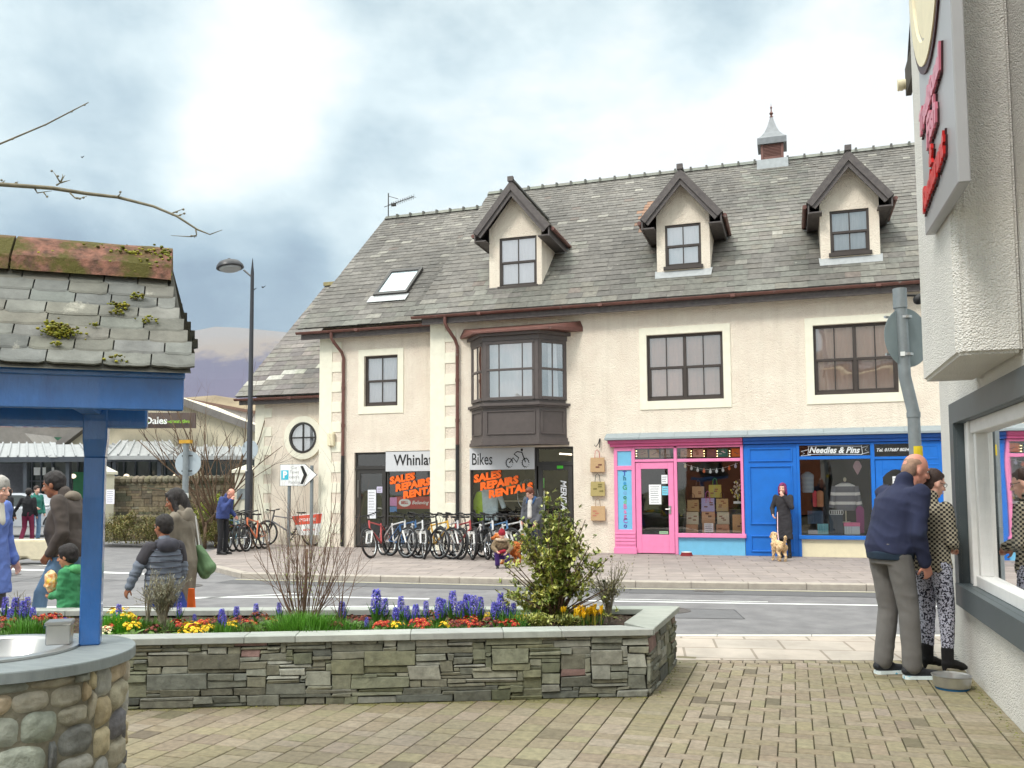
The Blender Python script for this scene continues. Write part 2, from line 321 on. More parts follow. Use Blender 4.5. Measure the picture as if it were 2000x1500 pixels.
def slabmat(name,c,c2,w,h,mortar):
    m=mat(name,c,.9,.1,3.,c2=c2,bump=.2,bscale=150); t=m.node_tree; b=t.nodes['Principled BSDF']
    tc=[n for n in t.nodes if n.type=='TEX_COORD'][0]
    br=N(t,'ShaderNodeTexBrick',i_Scale=1.,i_Mortar_Size=.012,i_Brick_Width=w,i_Row_Height=h,i_Bias=0.)
    br.inputs['Color1'].default_value=(*c,1); br.inputs['Color2'].default_value=(*c2,1); br.inputs['Mortar'].default_value=(*mortar,1)
    mp=N(t,'ShaderNodeMapping'); mp.inputs['Rotation'].default_value=(0,0,rad(-9)); t.links.new(tc.outputs['Object'],mp.inputs[0]); t.links.new(mp.outputs[0],br.inputs['Vector'])
    no=N(t,'ShaderNodeTexNoise',i_Scale=2.2,i_Detail=7.,i_Roughness=.65); t.links.new(tc.outputs['Object'],no.inputs['Vector'])
    mr=N(t,'ShaderNodeMapRange',i_1=.3,i_2=.7,i_3=.78,i_4=1.14); t.links.new(no.outputs[0],mr.inputs[0])
    vm=N(t,'ShaderNodeVectorMath',operation='SCALE'); t.links.new(br.outputs['Color'],vm.inputs[0]); t.links.new(mr.outputs[0],vm.inputs['Scale']); t.links.new(vm.outputs[0],b.inputs['Base Color'])
slabmat('slab_far',S(154,144,138),S(142,133,129),.6,.4,S(120,110,104)); slabmat('slab_near',S(180,168,156),S(170,162,152),.62,.5,S(138,128,116))
g=MB(); top=kp+[(8,24),(-15.2,24),(-14.9,20.8)]; g.prism(top,-.15,0,'z'); struct(g.build('pavement','slab_far'))
g=MB()
for (a,b) in zip(kp[2:-1],kp[3:]):
    a=Vector((*a,0));b=Vector((*b,0));n=int((b-a).length/.9)+1; d=(b-a).normalized(); q=Vector((d.y,-d.x,0))
    for i in range(n):
        s0=a+(b-a)*(i/n)+d*.006; s1=a+(b-a)*((i+1)/n)-d*.006
        g.add([s0+q*.02+Vector((0,0,-.15)),s1+q*.02+Vector((0,0,-.15)),s1-q*.12+Vector((0,0,-.15)),s0-q*.12+Vector((0,0,-.15)),s0+q*.02+Vector((0,0,-.012)),s1+q*.02+Vector((0,0,-.012)),s1-q*.12+Vector((0,0,.004)),s0-q*.12+Vector((0,0,.004)),s0+Vector((0,0,.004)),s1+Vector((0,0,.004))],[(0,1,5,4),(4,5,9,8),(8,9,6,7),(2,3,7,6),(1,2,6,9,5),(3,0,4,8,7)])
struct(g.build('kerb','kerb'))
# near pavement and its kerb
def yk(x): return 9.48+.28*x
def yn(x): return 8.09+.28*x
g=MB(); g.prism([(-9,yn(-9)),(6,yn(6)),(6,yk(6)-.14),(-9,yk(-9)-.14)],-.15,0,'z'); struct(g.build('near_pavement','slab_near'))
g=MB()
for i in range(17):
    x0=-9+i*.915; g.add([(x0,yk(x0)-.14,-.15),(x0+.905,yk(x0+.905)-.14,-.15),(x0+.905,yk(x0+.905),-.15),(x0,yk(x0),-.15),(x0,yk(x0)-.14,.004),(x0+.905,yk(x0+.905)-.14,.004),(x0+.905,yk(x0+.905),.0),(x0,yk(x0),.0)],[(0,1,5,4),(1,2,6,5),(2,3,7,6),(3,0,4,7),(4,5,6,7)])
struct(g.build('near_kerb','kerb_light'))
g=MB(); g.poly([(-10,-6,-.014),(6,-6,-.014),(6,yn(6),-.014),(-10,yn(-10),-.014)]); struct(g.build('courtyard_bed','joint'))
# block paving, one block at a time
pv=MB(); brown=[S(152,140,119),S(149,138,115),S(157,145,126),S(147,136,112),S(152,143,116),S(146,133,114),S(158,146,129)]
def block(x0,x1,y0,y1,c,gap=.0036,ch=.003):
    if x1-x0<.02 or y1-y0<.02: return
    x0+=gap;x1-=gap;y0+=gap;y1-=gap; z=R_.uniform(-.001,.001); ta=R_.uniform(-.0007,.0007)
    v=[(x0,y0,-.02),(x1,y0,-.02),(x1,y1,-.02),(x0,y1,-.02),(x0,y0,z-.003),(x1,y0,z-.003),(x1,y1,z-.003),(x0,y1,z-.003),(x0+ch,y0+ch,z+ta),(x1-ch,y0+ch,z-ta),(x1-ch,y1-ch,z-ta),(x0+ch,y1-ch,z+ta)]
    pv.add(v,[(0,1,5,4),(1,2,6,5),(2,3,7,6),(3,0,4,7),(4,5,9,8),(5,6,10,9),(6,7,11,10),(7,4,8,11),(8,9,10,11)],c)
def pcol(x,y):
    c=rc(R_.choice(brown),.07)
    if R_.random()<.025: c=tuple(k*.62 for k in c)
    green=max(0,noise.noise(Vector((x*.9,y*.9,3)))*1.2)+max(0,(x-.7)*.9)+max(0,1-abs(x+.95)*5)*.5*(5.5<y<8)
    wall=max(0,1-(abs((y-(6.4+.41*(x+1.02)))*.93)/.22)) if x<-.95 else 0
    k=min(.75,green*.38+wall*.8); gcol=S(122,122,62)
    return tuple((a*(1-k)+b*k)*.76 for a,b in zip(c,gcol))
x=-1.035
while x>-6.5:
    wd=R_.choice((.155,.16,.165)); y=3.0+R_.uniform(0,.15)
    while y<7:
        l=R_.choice((.11,.155,.155,.2,.22)); 
        if y<6.45+.41*(x+1.02): block(x-wd,x,y,y+l,pcol(x,y))
        y+=l
    x-=wd
y=3.0
while y<7.9: block(-1.03,-.825,y,y+.1,pcol(-.93,y)); y+=.1
y=3.0
while y<8.5:
    block(.965,1.17,y,y+.1,pcol(1.05,y))
    if y<yn(1.2): block(1.172,1.42,y,y+.1,pcol(1.3,y))
    y+=.1
a=.1
for r in range(0,56):
    for c in range(-1,18):
        k=(c-r)%4; X=-.82+c*a; Yb=2.9+r*a
        if k==0: b=(X,X+2*a,Yb,Yb+a)
        elif k==3: b=(X,X+a,Yb,Yb+2*a)
        else: continue
        x0=max(b[0],-.82);x1=min(b[1],.96); y1=min(b[3],yn(x0)-.11)
        if y1>b[2]+.03: block(x0,x1,b[2],y1,pcol(x0,Yb))
x=-.95
while x<1.35: # angled edge course beside the slabs
    block(x,x+.1,yn(x)-.105,yn(x)-.0,pcol(x,8)); x+=.1
struct(pv.build('paving','paver',fix=False))
# moss tufts and grit in the corners of the courtyard
g=MB()
for i in range(900):
    if i<430: y=R_.uniform(4.6,8.5); x=1.275-abs(R_.gauss(0,.035))+(.0 if y<8.4 else 0)
    elif i<760:
        x=R_.uniform(-4.6,-1.02); y=6.4+.41*(x+1.02)-abs(R_.gauss(0,.03))-.01
    else: x=-.98+abs(R_.gauss(0,.03)); y=R_.uniform(6.4,7.75)
    s=R_.uniform(.003,.009); g.ell((x,y,-.002),(s,s,s*R_.uniform(.4,1)),5,3,rc(R_.choice([S(96,102,34),S(70,74,34),S(104,92,60),S(120,120,52)]),.2))
o=struct(g.build('moss_fringe','petal')); 
# mountain and hills
def hill(name,prof,d,thick,mt):
    mb=MB(); base=[];n=len(prof)
    xs=[p[0] for p in prof]; rows=[]
    for k,(f,dd) in enumerate(((1,0),(.86,-.10),(.6,-.25),(.3,-.4),(0,-.55))):
        row=[]
        for i,(px,py) in enumerate(prof):
            p=W(px,py,d); gz=p.z*f; q=Vector((p.x,p.y,0))*(1+dd*thick); q.z=gz+noise.noise(Vector((i*.7,k*1.3,d*.01)))*p.z*.05*(f>0)*(f<1)-(6 if f==0 else 0); row.append(q)
        rows.append(row)
    for a,b in zip(rows[:-1],rows[1:]):
        for i in range(n-1): mb.quad(a[i],a[i+1],b[i+1],b[i])
    o=mb.build(name,mt,smooth=True); return struct(o)
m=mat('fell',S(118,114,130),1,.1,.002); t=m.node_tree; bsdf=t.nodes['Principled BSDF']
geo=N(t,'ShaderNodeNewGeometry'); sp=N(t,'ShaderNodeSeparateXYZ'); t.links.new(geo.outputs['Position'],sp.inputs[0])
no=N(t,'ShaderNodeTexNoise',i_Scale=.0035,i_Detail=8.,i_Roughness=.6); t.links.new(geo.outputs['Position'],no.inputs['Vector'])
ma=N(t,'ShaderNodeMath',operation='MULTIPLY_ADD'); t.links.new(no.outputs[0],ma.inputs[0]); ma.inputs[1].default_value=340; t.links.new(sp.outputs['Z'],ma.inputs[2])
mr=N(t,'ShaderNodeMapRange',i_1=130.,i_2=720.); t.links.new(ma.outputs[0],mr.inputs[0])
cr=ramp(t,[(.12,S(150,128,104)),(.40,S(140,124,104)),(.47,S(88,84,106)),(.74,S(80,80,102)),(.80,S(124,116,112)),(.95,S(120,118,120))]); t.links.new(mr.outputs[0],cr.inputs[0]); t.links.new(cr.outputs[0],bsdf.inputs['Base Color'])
random.seed(3)
prof=[(-400,700),(-100,690),(60,668),(200,655),(300,650),(370,648),(420,638),(470,640),(520,645),(570,650),(640,640),(760,650),(900,660),(1200,690),(1700,760)]
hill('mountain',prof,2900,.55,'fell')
mat('low_hill',S(150,134,108),1,.25,.03,c2=S(122,108,86))
hill('hill',[(-300,830),(0,812),(200,800),(340,778),(420,772),(470,780),(560,790),(800,815)],560,.5,'low_hill')
# ================= MAIN BUILDING =================
bd=thing('building','long cream rendered shop terrace with grey slate roof and three dormers','building',(-3,20.1,0))
def wall_holes(mb,x0,x1,z0,z1,Y,holes,depth):
    xs=sorted({x0,x1,*[h[0] for h in holes],*[h[1] for h in holes]}); zs=sorted({z0,z1,*[h[2] for h in holes],*[h[3] for h in holes]})
    for a,b in zip(xs[:-1],xs[1:]):
        for c,d in zip(zs[:-1],zs[1:]):
            mx,mz=(a+b)/2,(c+d)/2
            if any(h[0]<mx<h[1] and h[2]<mz<h[3] for h in holes): continue
            mb.quad((a,Y,c),(b,Y,c),(b,Y,d),(a,Y,d))
    for h in holes:
        a,b,c,d=h; e=Y+depth
        mb.quad((a,Y,c),(a,e,c),(a,e,d),(a,Y,d)); mb.quad((b,Y,c),(b,Y,d),(b,e,d),(b,e,c)); mb.quad((a,Y,d),(b,Y,d),(b,e,d),(a,e,d)); mb.quad((a,Y,c),(b,Y,c),(b,e,c),(a,e,c))
YA,YB,YC=20.1,20.6,21.2
winA=[(-3.15,-1.42,3.51,5.05),(.52,2.22,3.51,5.05)]
shA=(-7.55,-4.93,0,2.5); shP=(-3.9,-1.03,0,2.6); shB=(-1.02,2.98,0,2.6)
w_=MB(); wall_holes(w_,-8.61,6,0,5.8,YA,winA+[shA,shP,shB],.12)
w_.quad((-8.61,YA,0),(-8.61,YB,0),(-8.61,YB,5.8),(-8.61,YA,5.8)); w_.quad((6,YA,0),(6,31,0),(6,31,5.8),(6,YA,5.8)); w_.poly([(6,YA,5.8),(6,25.5,10.7),(6,31,5.8)]); w_.quad((-8.6,31,0),(6,31,0),(6,31,5.8),(-8.6,31,5.8))
w_.poly([(-8.61,20.6,5.8),(-8.61,25.5,10.7),(-8.61,30.5,5.8)])
w_.build('wall','cream_render',bd,fix=False)
winB=(-10.71,-9.74,3.69,5.03); shW=(-10.99,-8.62,0,2.48)
w_=MB(); wall_holes(w_,-12.05,-8.61,0,5.75,YB,[winB,shW],.12); w_.quad((-12.05,YB,0),(-12.05,31,0),(-12.05,31,5.75),(-12.05,YB,5.75)); w_.poly([(-12.05,YB,5.75),(-12.05,25.5,10.1),(-12.05,31,5.75)])
wall_holes(w_,-14.45,-12.05,0,4.12,YC,[],.1); w_.quad((-14.45,YC,0),(-14.45,30,0),(-14.45,30,4.1),(-14.45,YC,4.1)); w_.poly([(-14.45,YC,4.1),(-14.45,25.8,8.2),(-14.45,30,4.1)])
w_.build('wall','cream_render',bd,fix=False)
# quoins
def quoins(x,Y,z1,side,zs,w=.30,long=.50,pit=None,n=10):
    q=MB(); q.box(x,x+w*side,Y-.02,Y+.01,0,z1)
    h=(z1-zs)/n/2
    for i in range(n): q.box(x+w*side*1.002,x+long*side,Y-.018,Y+.01,zs+2*i*h,zs+(2*i+1)*h)
    return q.build('quoin','quoin',bd,bevel=.004)
quoins(-8.6,YA,5.72,1,.35,.40,.68); quoins(-12.045,YB,5.72,1,.35,.38,.66); quoins(-14.445,YC,4.08,1,.35,.30,.54,n=7)
# slates
SL=[S(121,117,111),S(113,109,105),S(127,123,118),S(107,103,100),S(132,128,123),S(117,114,109),S(123,117,110),S(136,132,127)]
GR=[S(134,136,127),S(142,143,134),S(132,135,127),S(127,127,118),S(140,136,124)]
def slate_plane(mb,P0,U,V,width,length,e0,e1,w0,w1,colf,t=.012,clip=None):
    P0=Vector(P0);U=Vector(U).normalized();V=Vector(V).normalized();Nn=U.cross(V).normalized()
    if Nn.z<0: Nn=-Nn
    v=0;row=0
    while v<length:
        f=v/length; e=e0+(e1-e0)*f; wd=w0+(w1-w0)*f; u=-R_.uniform(0,wd)
        while u<width:
            ww=wd*R_.uniform(.75,1.25); a=max(u,0)+.002; b=min(u+ww,width)-.002
            if b-a>.03 and not(clip and clip((a+b)/2,v)):
                tt=t*R_.uniform(.7,1.5); dv=R_.uniform(-.006,.006); v1=min(v+e*1.25,length); j=R_.uniform(-.004,.004)
                q=lambda uu,vv,nn:P0+U*uu+V*vv+Nn*nn
                mb.add([q(a,v+dv,tt*1.1),q(b,v+dv+j,tt*1.1),q(b,v1,.002),q(a,v1,.002),q(a,v+dv,-.004),q(b,v+dv+j,-.004)],[(0,1,2,3),(4,5,1,0),(4,0,3),(5,2,1)],colf(u,v))
            u+=ww
        v+=e; row+=1
def roofcol(dorm,x0):
    def f(u,v):
        x=x0+u; nz=noise.noise(Vector((x*.55,v*.45,2.)))
        c=R_.choice(SL)
        gsc=0
        if v<1.0: gsc=.7-.5*v
        for dx in dorm:
            if abs(abs(x-dx)-.95)<.38 and v<3.4: gsc=max(gsc,.75)
            if abs(x-dx)<.8 and v<1.6: gsc=.75
        if abs(x+.3)<.9 and v>1.8: gsc=max(gsc,.55)
        if R_.random()<gsc: c=R_.choice(GR)
        k=1+nz*.42+.35*noise.noise(Vector((x*1.5,v*.22,7.)))+R_.uniform(-.12,.12)
        if v>3: k*=1.06
        if abs(x+3.65)<.25 and 3.6<v<5.6 and R_.random()<.75: c=S(182,124,84)
        if R_.random()<.006: c=S(130,114,106)
        m_=S(122,119,112); c=tuple(a*.55+b*.45 for a,b in zip(c,m_))
        if R_.random()<.03: c=S(158,155,146)
        return tuple(min(.6,q*k*.64) for q in c)
    return f
pitch=math.atan2(10.78-5.85,25.4-19.7); Vd=(0,math.cos(pitch),math.sin(pitch))
zr=lambda y:5.85+(y-19.7)*math.tan(pitch)
rf=MB(); rf.add([(-8.88,19.66,5.80),(6,19.66,5.80),(6,25.45,10.8),(-8.88,25.45,10.8),(-8.88,31.2,5.8),(6,31.2,5.8)],[(0,1,2,3),(3,2,5,4)],S(90,90,86))
slate_plane(rf,(-8.9,19.66,5.825),(1,0,0),Vd,14.9,7.55,.27,.15,.36,.2,roofcol((-6.5,-2.33,1.38),-8.9))
rf.box(-8.95,-8.88,0,0,0,0) if 0 else None
roofA=rf.build('roof','slate',bd,fix=False)
def ridge(x0,x1,y,z,par):
    mb=MB(); n=int((x1-x0)/.45); s=(x1-x0)/n
    for i in range(n):
        a=x0+i*s; b=a+s-.01
        mb.add([(a,y-.14,z-.1),(a,y,z+.03),(a,y+.14,z-.1),(b,y-.14,z-.1),(b,y,z+.03),(b,y+.14,z-.1),(a,y,z-.1),(b,y,z-.1)],[(0,3,4,1),(1,4,5,2),(0,1,2,6),(3,5,4,7)],rc(S(112,114,106),.12))
        mb.box(b-.025,b+.03,y-.15,y+.15,z-.11,z+.02,rc(S(104,104,98),.1))
    return mb.build('ridge_tiles','slate',par,fix=False)
ridge(-8.9,6,25.45,10.86,roofA)
rf=MB(); rf.add([(-12.5,20.2,5.78),(-8.85,20.2,5.78),(-8.85,25.5,10.36),(-12.5,25.5,10.36),(-12.5,31,5.8),(-8.85,31,5.8)],[(0,1,2,3),(3,2,5,4)],S(90,90,86))
slate_plane(rf,(-12.53,20.17,5.80),(1,0,0),Vd,3.65,7.0,.27,.16,.38,.24,roofcol((-99,),-12.5))
roofB=rf.build('roof','slate',bd,fix=False); ridge(-12.5,-8.8,25.5,10.45,roofB)
rf=MB(); rf.add([(-14.86,20.85,4.1),(-12.06,20.85,4.1),(-12.06,25.8,8.38),(-14.86,25.8,8.38),(-14.86,30.4,4.1),(-12.06,30.4,4.1)],[(0,1,2,3),(3,2,5,4)],S(90,90,86))
def ccol(u,v):
    c=R_.choice(SL[:4]); 
    if abs(v-(.5+u*.45))<.13 and R_.random()<.7: c=S(168,165,156)
    return rc(c,.14)
slate_plane(rf,(-14.88,20.82,4.13),(1,0,0),Vd,2.82,6.5,.26,.2,.42,.32,ccol)
roofC=rf.build('roof','slate',bd,fix=False)
c_=MB(); c_.box(-14.9,-14.4,25.65,25.95,8.38,8.5,S(150,140,100)); c_.build('ridge_tiles','slate',roofC)
# verge boards, fascias, gutters
f_=MB()
f_.box(-8.7,6,19.78,19.84,5.6,5.79); f_.box(-8.7,6,19.84,YA,5.72,5.76)
f_.box(-12.45,-8.62,20.3,20.35,5.52,5.72); f_.box(-12.45,-8.62,20.35,YB,5.66,5.7); f_.box(-14.8,-12.06,20.92,20.97,3.9,4.06); f_.box(-14.8,-12.06,20.97,YC,4.02,4.06)
f_.build('fascia','grey_wood',bd)
def gutter(x0,x1,y,z,name='gutter'):
    mb=MB(); n=8; pr=[(.062*math.cos(math.pi+math.pi*i/n),.062*math.sin(math.pi+math.pi*i/n)) for i in range(n+1)]
    vs=[(x,y+p[0],z+p[1]) for x in (x0,x1) for p in pr]+[(x,y+p[0]*.85,z+p[1]*.85) for x in (x0,x1) for p in pr]; m_=n+1
    for i in range(n): mb.quad(vs[i],vs[i+1],vs[m_+i+1],vs[m_+i]); mb.quad(vs[2*m_+i],vs[3*m_+i],vs[3*m_+i+1],vs[2*m_+i+1])
    mb.quad(vs[0],vs[m_],vs[3*m_],vs[2*m_]); mb.quad(vs[n],vs[m_+n],vs[3*m_+n],vs[2*m_+n]); mb.poly([vs[i] for i in range(m_)]); mb.poly([vs[m_+i] for i in range(m_)])
    x=x0+1.8
    while x<x1: mb.box(x-.05,x+.05,y-.068,y+.064,z-.068,z+.004); x+=3
    return mb.build(name,'copper',bd,fix=False)
gutter(-8.95,6,19.71,5.80); gutter(-12.55,-8.62,20.23,5.71); gutter(-14.9,-12.06,20.85,4.07)
def downpipe(pts,zsplit,r=.042):
    a=MB(); a.tube(pts,r,10)
    for z in (4.2,3.2): a.tube([(pts[-1][0],pts[-1][1],z-.04),(pts[-1][0],pts[-1][1],z+.04)],r*1.25,10)
    a.build('downpipe','copper',bd,smooth='auto')
    b=MB(); x,y,_=pts[-1]; b.tube([(x,y,zsplit),(x,y,.02)],r*1.12,10); b.build('downpipe','black_pipe',bd,smooth='auto')
downpipe([(-8.05,19.71,5.75),(-8.05,19.71,5.6),(-8.02,19.75,5.5),(-7.88,19.97,5.2),(-7.85,20.03,5.05),(-7.85,20.03,2.55)],2.6)
downpipe([(-11.5,20.23,5.66),(-11.5,20.23,5.52),(-11.46,20.3,5.4),(-11.33,20.5,5.15),(-11.3,20.54,5.0),(-11.3,20.54,2.35)],2.4)
# windows
glassmat('glass_win',refl=.24,wav=.3); glassmat('glass_dormer',refl=.38,wav=.2)
def sash(x0,x1,z0,z1,Y,n=1,surr=True,blind='curtain',rec=.07,par=bd,fr='dark_frame',gl='glass_sky',fw=.06,sill=False):
    mb=MB(); y0=Y+rec; y1=y0+.06
    mb.box(x0,x0+fw,y0,y1,z0,z1);mb.box(x1-fw,x1,y0,y1,z0,z1);mb.box(x0+fw,x1-fw,y0,y1,z1-fw,z1);mb.box(x0+fw,x1-fw,y0,y1,z0,z0+fw*1.3)
    if sill: mb.box(x0-.04,x1+.04,y0-.09,y0-.002,z0-.05,z0+.03)
    cw=(x1-x0)/n; zm=(z0+z1)/2; o=None; panes=[]
    for i in range(n):
        a=x0+i*cw+(fw if i==0 else .035); b=x0+(i+1)*cw-(fw if i==n-1 else .035)
        if i<n-1: mb.box(b,b+.07,y0-.01,y1,z0+fw,z1-fw)
        mb.box(a,b,y0-.012,y1-.02,zm-.028,zm+.028)
        xm=(a+b)/2; mb.box(xm-.012,xm+.012,y0+.01,y1-.02,z0+fw,z1-fw)
        mb.box(a,a+.03,y0+.004,y1-.01,z0+fw,zm);mb.box(b-.03,b,y0+.004,y1-.01,z0+fw,zm)
        mb.box(a,b,y0+.004,y1-.01,z0+fw*1.3,z0+fw*1.3+.035)
    o=mb.build('window',fr,par,bevel=.004)
    p=MB(); p.quad((x0+.02,y0+.03,z0+.02),(x1-.02,y0+.03,z0+.02),(x1-.02,y0+.03,z1-.02),(x0+.02,y0+.03,z1-.02)); p.build('pane',gl,o)
    if blind:
        b=MB(); k=int((x1-x0)/.05)
        for i in range(k):   # softly pleated curtain
            a=x0+(x1-x0)*i/k; c=x0+(x1-x0)*(i+1)/k; b.quad((a,y0+.062+.012*(i%2),z0),(c,y0+.062+.012*((i+1)%2),z0),(c,y0+.062+.012*((i+1)%2),z1),(a,y0+.062+.012*(i%2),z1))
        b.build('curtain',blind,o,fix=False)
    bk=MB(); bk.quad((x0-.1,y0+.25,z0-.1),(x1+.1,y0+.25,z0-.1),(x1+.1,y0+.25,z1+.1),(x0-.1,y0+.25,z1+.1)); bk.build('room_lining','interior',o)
    if surr:
        s=MB(); w=.17; s.box(x0-w,x0,Y-.022,Y+.01,z0-.2,z1+w); s.box(x1,x1+w,Y-.022,Y+.01,z0-.2,z1+w); s.box(x0,x1,Y-.0215,Y+.01,z1,z1+w); s.box(x0,x1,Y-.0215,Y+.01,z0-.2,z0)
        s.build('surround','quoin',o,bevel=.004)
    return o
sash(*winA[0],YA,2,blind='tan_blind',gl='glass_win'); sash(*winA[1],YA,2,blind='tan_blind',gl='glass_win'); sash(*winB,YB,1,blind='curtain',gl='glass_win')
# round window
rw=MB(); rx,rz=-12.87,2.95; rr=.43
rw.lathe([(rr,0),(rr,.06),(rr-.06,.06),(rr-.06,0)],n=40,caps=False)
rw.box(-.02,.02,-rr+.04,rr-.04,.0,.04); rw.box(-rr+.04,rr-.04,-.02,.02,.0,.04)
def face(mb,x,Y,z): # turn a build made in the XY plane to face the street
    mb.v=[(x+a,Y-c,z+b) for a,b,c in mb.v]; return mb
o=face(rw,rx,YC-.02,rz).build('round_window','charcoal_frame',bd)
s=MB(); s.lathe([(rr+.17,-.02),(rr+.17,.05),(rr,.05),(rr,-.0)],n=48,caps=False); face(s,rx,YC-.02,rz).build('surround','quoin',o)
s=MB(); s.lathe([(rr-.03,.02),(0,.02)],n=40,caps=False); face(s,rx,YC-.02,rz).build('pane','glass_sky',o); s=MB(); s.lathe([(rr-.03,-.015),(0,-.015)],n=40,caps=False); face(s,rx,YC-.02,rz).build('room_lining','net',o)
s=MB(); s.box(-11.74,-11.55,20.48,20.58,2.66,3.02); s.build('meter_box','cream_paint',bd,bevel=.02)
# dormers
def dormer(xc,hw,zb,bl,gl,ze,za,ov,wc,ww,z1):
    Yf=20.5; k=(za-ze)/ov
    w=MB(); wx0,wx1=xc-.49,xc+.40 if hw<.66 else xc+.42
    wx0,wx1=wc-ww/2,wc+ww/2; z0=zb+.08
    zs=za-.25-hw*k; 
    # front with window hole
    w.quad((xc-hw,Yf,zb),(wx0,Yf,zb),(wx0,Yf,z1),(xc-hw,Yf,z1)); w.quad((wx1,Yf,zb),(xc+hw,Yf,zb),(xc+hw,Yf,z1),(wx1,Yf,z1)); w.quad((wx0,Yf,zb),(wx1,Yf,zb),(wx1,Yf,z0),(wx0,Yf,z0))
    w.poly([(xc-hw,Yf,z1),(xc+hw,Yf,z1),(xc+hw,Yf,zs),(xc,Yf,za-.2),(xc-hw,Yf,zs)])
    for sx in (-1,1): w.quad((xc+sx*hw,Yf,zb-.1),(xc+sx*hw,22.4,zb-.1),(xc+sx*hw,22.4,zs+.05),(xc+sx*hw,Yf,zs+.05))
    for (a,b) in ((wx0,wx0),(wx1,wx1)): w.quad((a,Yf,z0),(a,Yf+.1,z0),(a,Yf+.1,z1),(a,Yf,z1))
    w.quad((wx0,Yf,z1),(wx1,Yf,z1),(wx1,Yf+.1,z1),(wx0,Yf+.1,z1))
    dm=w.build('dormer','cream_render',bd,fix=False)
    r=MB()
    for sx in (-1,1):
        V=Vector((-sx*ov,0,za-ze)); ln=V.length
        r.add([(xc+sx*ov,20.18,ze-.02),(xc+sx*ov,23.7,ze-.02),(xc,23.7,za-.02),(xc,20.18,za-.02)],[(0,1,2,3)],S(90,90,86))
        slate_plane(r,(xc+sx*ov,20.16,ze),(0,1,0),V,3.5,ln,.2,.16,.26,.22,lambda u,v:rc(R_.choice(SL),.15))
    r.box(xc-.07,xc+.07,20.12,23.6,za,za+.05,S(90,90,86))
    r.build('dormer_roof','slate',dm,fix=False)
    b=MB(); dx=1/math.hypot(1,k)
    for sx in (-1,1):
        n=Vector((sx*k*dx,0,dx)) # normal
        a0=Vector((xc+sx*ov,0,ze)); a1=Vector((xc,0,za))
        for (off0,off1,y0,y1) in ((-.0,-.15,20.13,20.17),(-.05,-.24,20.171,20.21)):
            def cl(off):
                e=a0+n*off; e2=a1+Vector((0,0,off/dx)); return e,e2
            p,q=cl(off0); s_,t_=cl(off1)
            P=[(p.x,p.z),(q.x,q.z),(t_.x,t_.z),(s_.x,s_.z)]
            b.prism(P,y0,y1)
        # soffit + side fascia
        e=a0+n*-.03; b.prism([(e.x,e.z),(e.x-sx*.38,e.z+.38*k),(e.x-sx*.38,e.z+.38*k-.03),(e.x,e.z-.04)],20.21,22.2)
        b.box(e.x-sx*.03,e.x,20.17,22.1,e.z-.24,e.z-.02)
        b.box(e.x-sx*.30,e.x-sx*.03,20.19,22.0,e.z-.22,e.z-.19)
    b.box(xc-.07,xc+.07,20.10,20.2,za-.02,za+.1)
    b.build('bargeboard','grey_wood',dm)
    for sx in (-1,1): g2=MB(); g2.tube([(xc+sx*(ov+.04),20.25,ze-.06),(xc+sx*(ov+.04),22.15,ze-.06)],.05,8); g2.build('dormer_gutter','copper',dm)
    for sx in (-1,1):
        l=MB()
        for i in range(4): y=21.75+i*.13; l.box(xc+sx*hw,xc+sx*(hw+.33),y,y+.12,zr(y)+.02,zr(y)+.05+.01*i)
        l.build('flashing','lead_light',dm,fix=False)
    l=MB(); l.add([(xc-hw-.03,Yf-.16,zr(Yf-.16)+.03),(xc+hw+.03,Yf-.16,zr(Yf-.16)+.03),(xc+hw+.05,Yf+.02,zb+.03),(xc-hw-.05,Yf+.02,zb+.03)],[(0,1,2,3)])
    l.build('flashing','lead_light',dm,fix=False)
    sash(wx0,wx1,z0,z1,Yf,1,False,bl,.03,bd,'dark_frame',gl,.05,True)
dormer(-6.47,.69,6.46,'curtain','glass_dormer',7.93,9.15,1.0,-6.40,.98,7.82); dormer(-2.31,.62,6.62,'curtain','glass_dormer',7.84,8.96,.95,-2.31,.84,7.74); dormer(1.37,.62,6.62,'net','glass_win',7.84,8.94,.90,1.37,.82,7.70)
# skylight
s=MB(); y0,y1=21.35,22.85; zz=lambda y:5.80+(y-20.17)*math.tan(pitch)+.03; n_=Vector((0,-math.sin(pitch),math.cos(pitch)))
def rq(mb,xa,xb,ya,yb,h0,h1):
    vs=[Vector((x,y,zz(y)))+n_*h for h in (h0,h1) for (x,y) in ((xa,ya),(xb,ya),(xb,yb),(xa,yb))]; mb.add(vs,[(0,1,2,3),(4,5,6,7),(0,1,5,4),(1,2,6,5),(2,3,7,6),(3,0,4,7)])
rq(s,-10.78,-10.70,21.25,22.35,0,.08);rq(s,-9.86,-9.78,21.25,22.35,0,.08);rq(s,-10.70,-9.86,21.25,21.35,0,.08);rq(s,-10.70,-9.86,22.25,22.35,0,.085)
o=s.build('skylight','charcoal_frame',bd); s=MB(); rq(s,-10.7,-9.86,21.35,22.25,.03,.05); mat('sky_glass',S(200,215,222),.08,.02,2,spec=.9,metal=.6); s.build('pane','sky_glass',o); s=MB(); rq(s,-10.86,-9.72,21.0,21.25,.015,.03); s.build('flashing','lead_light',o)
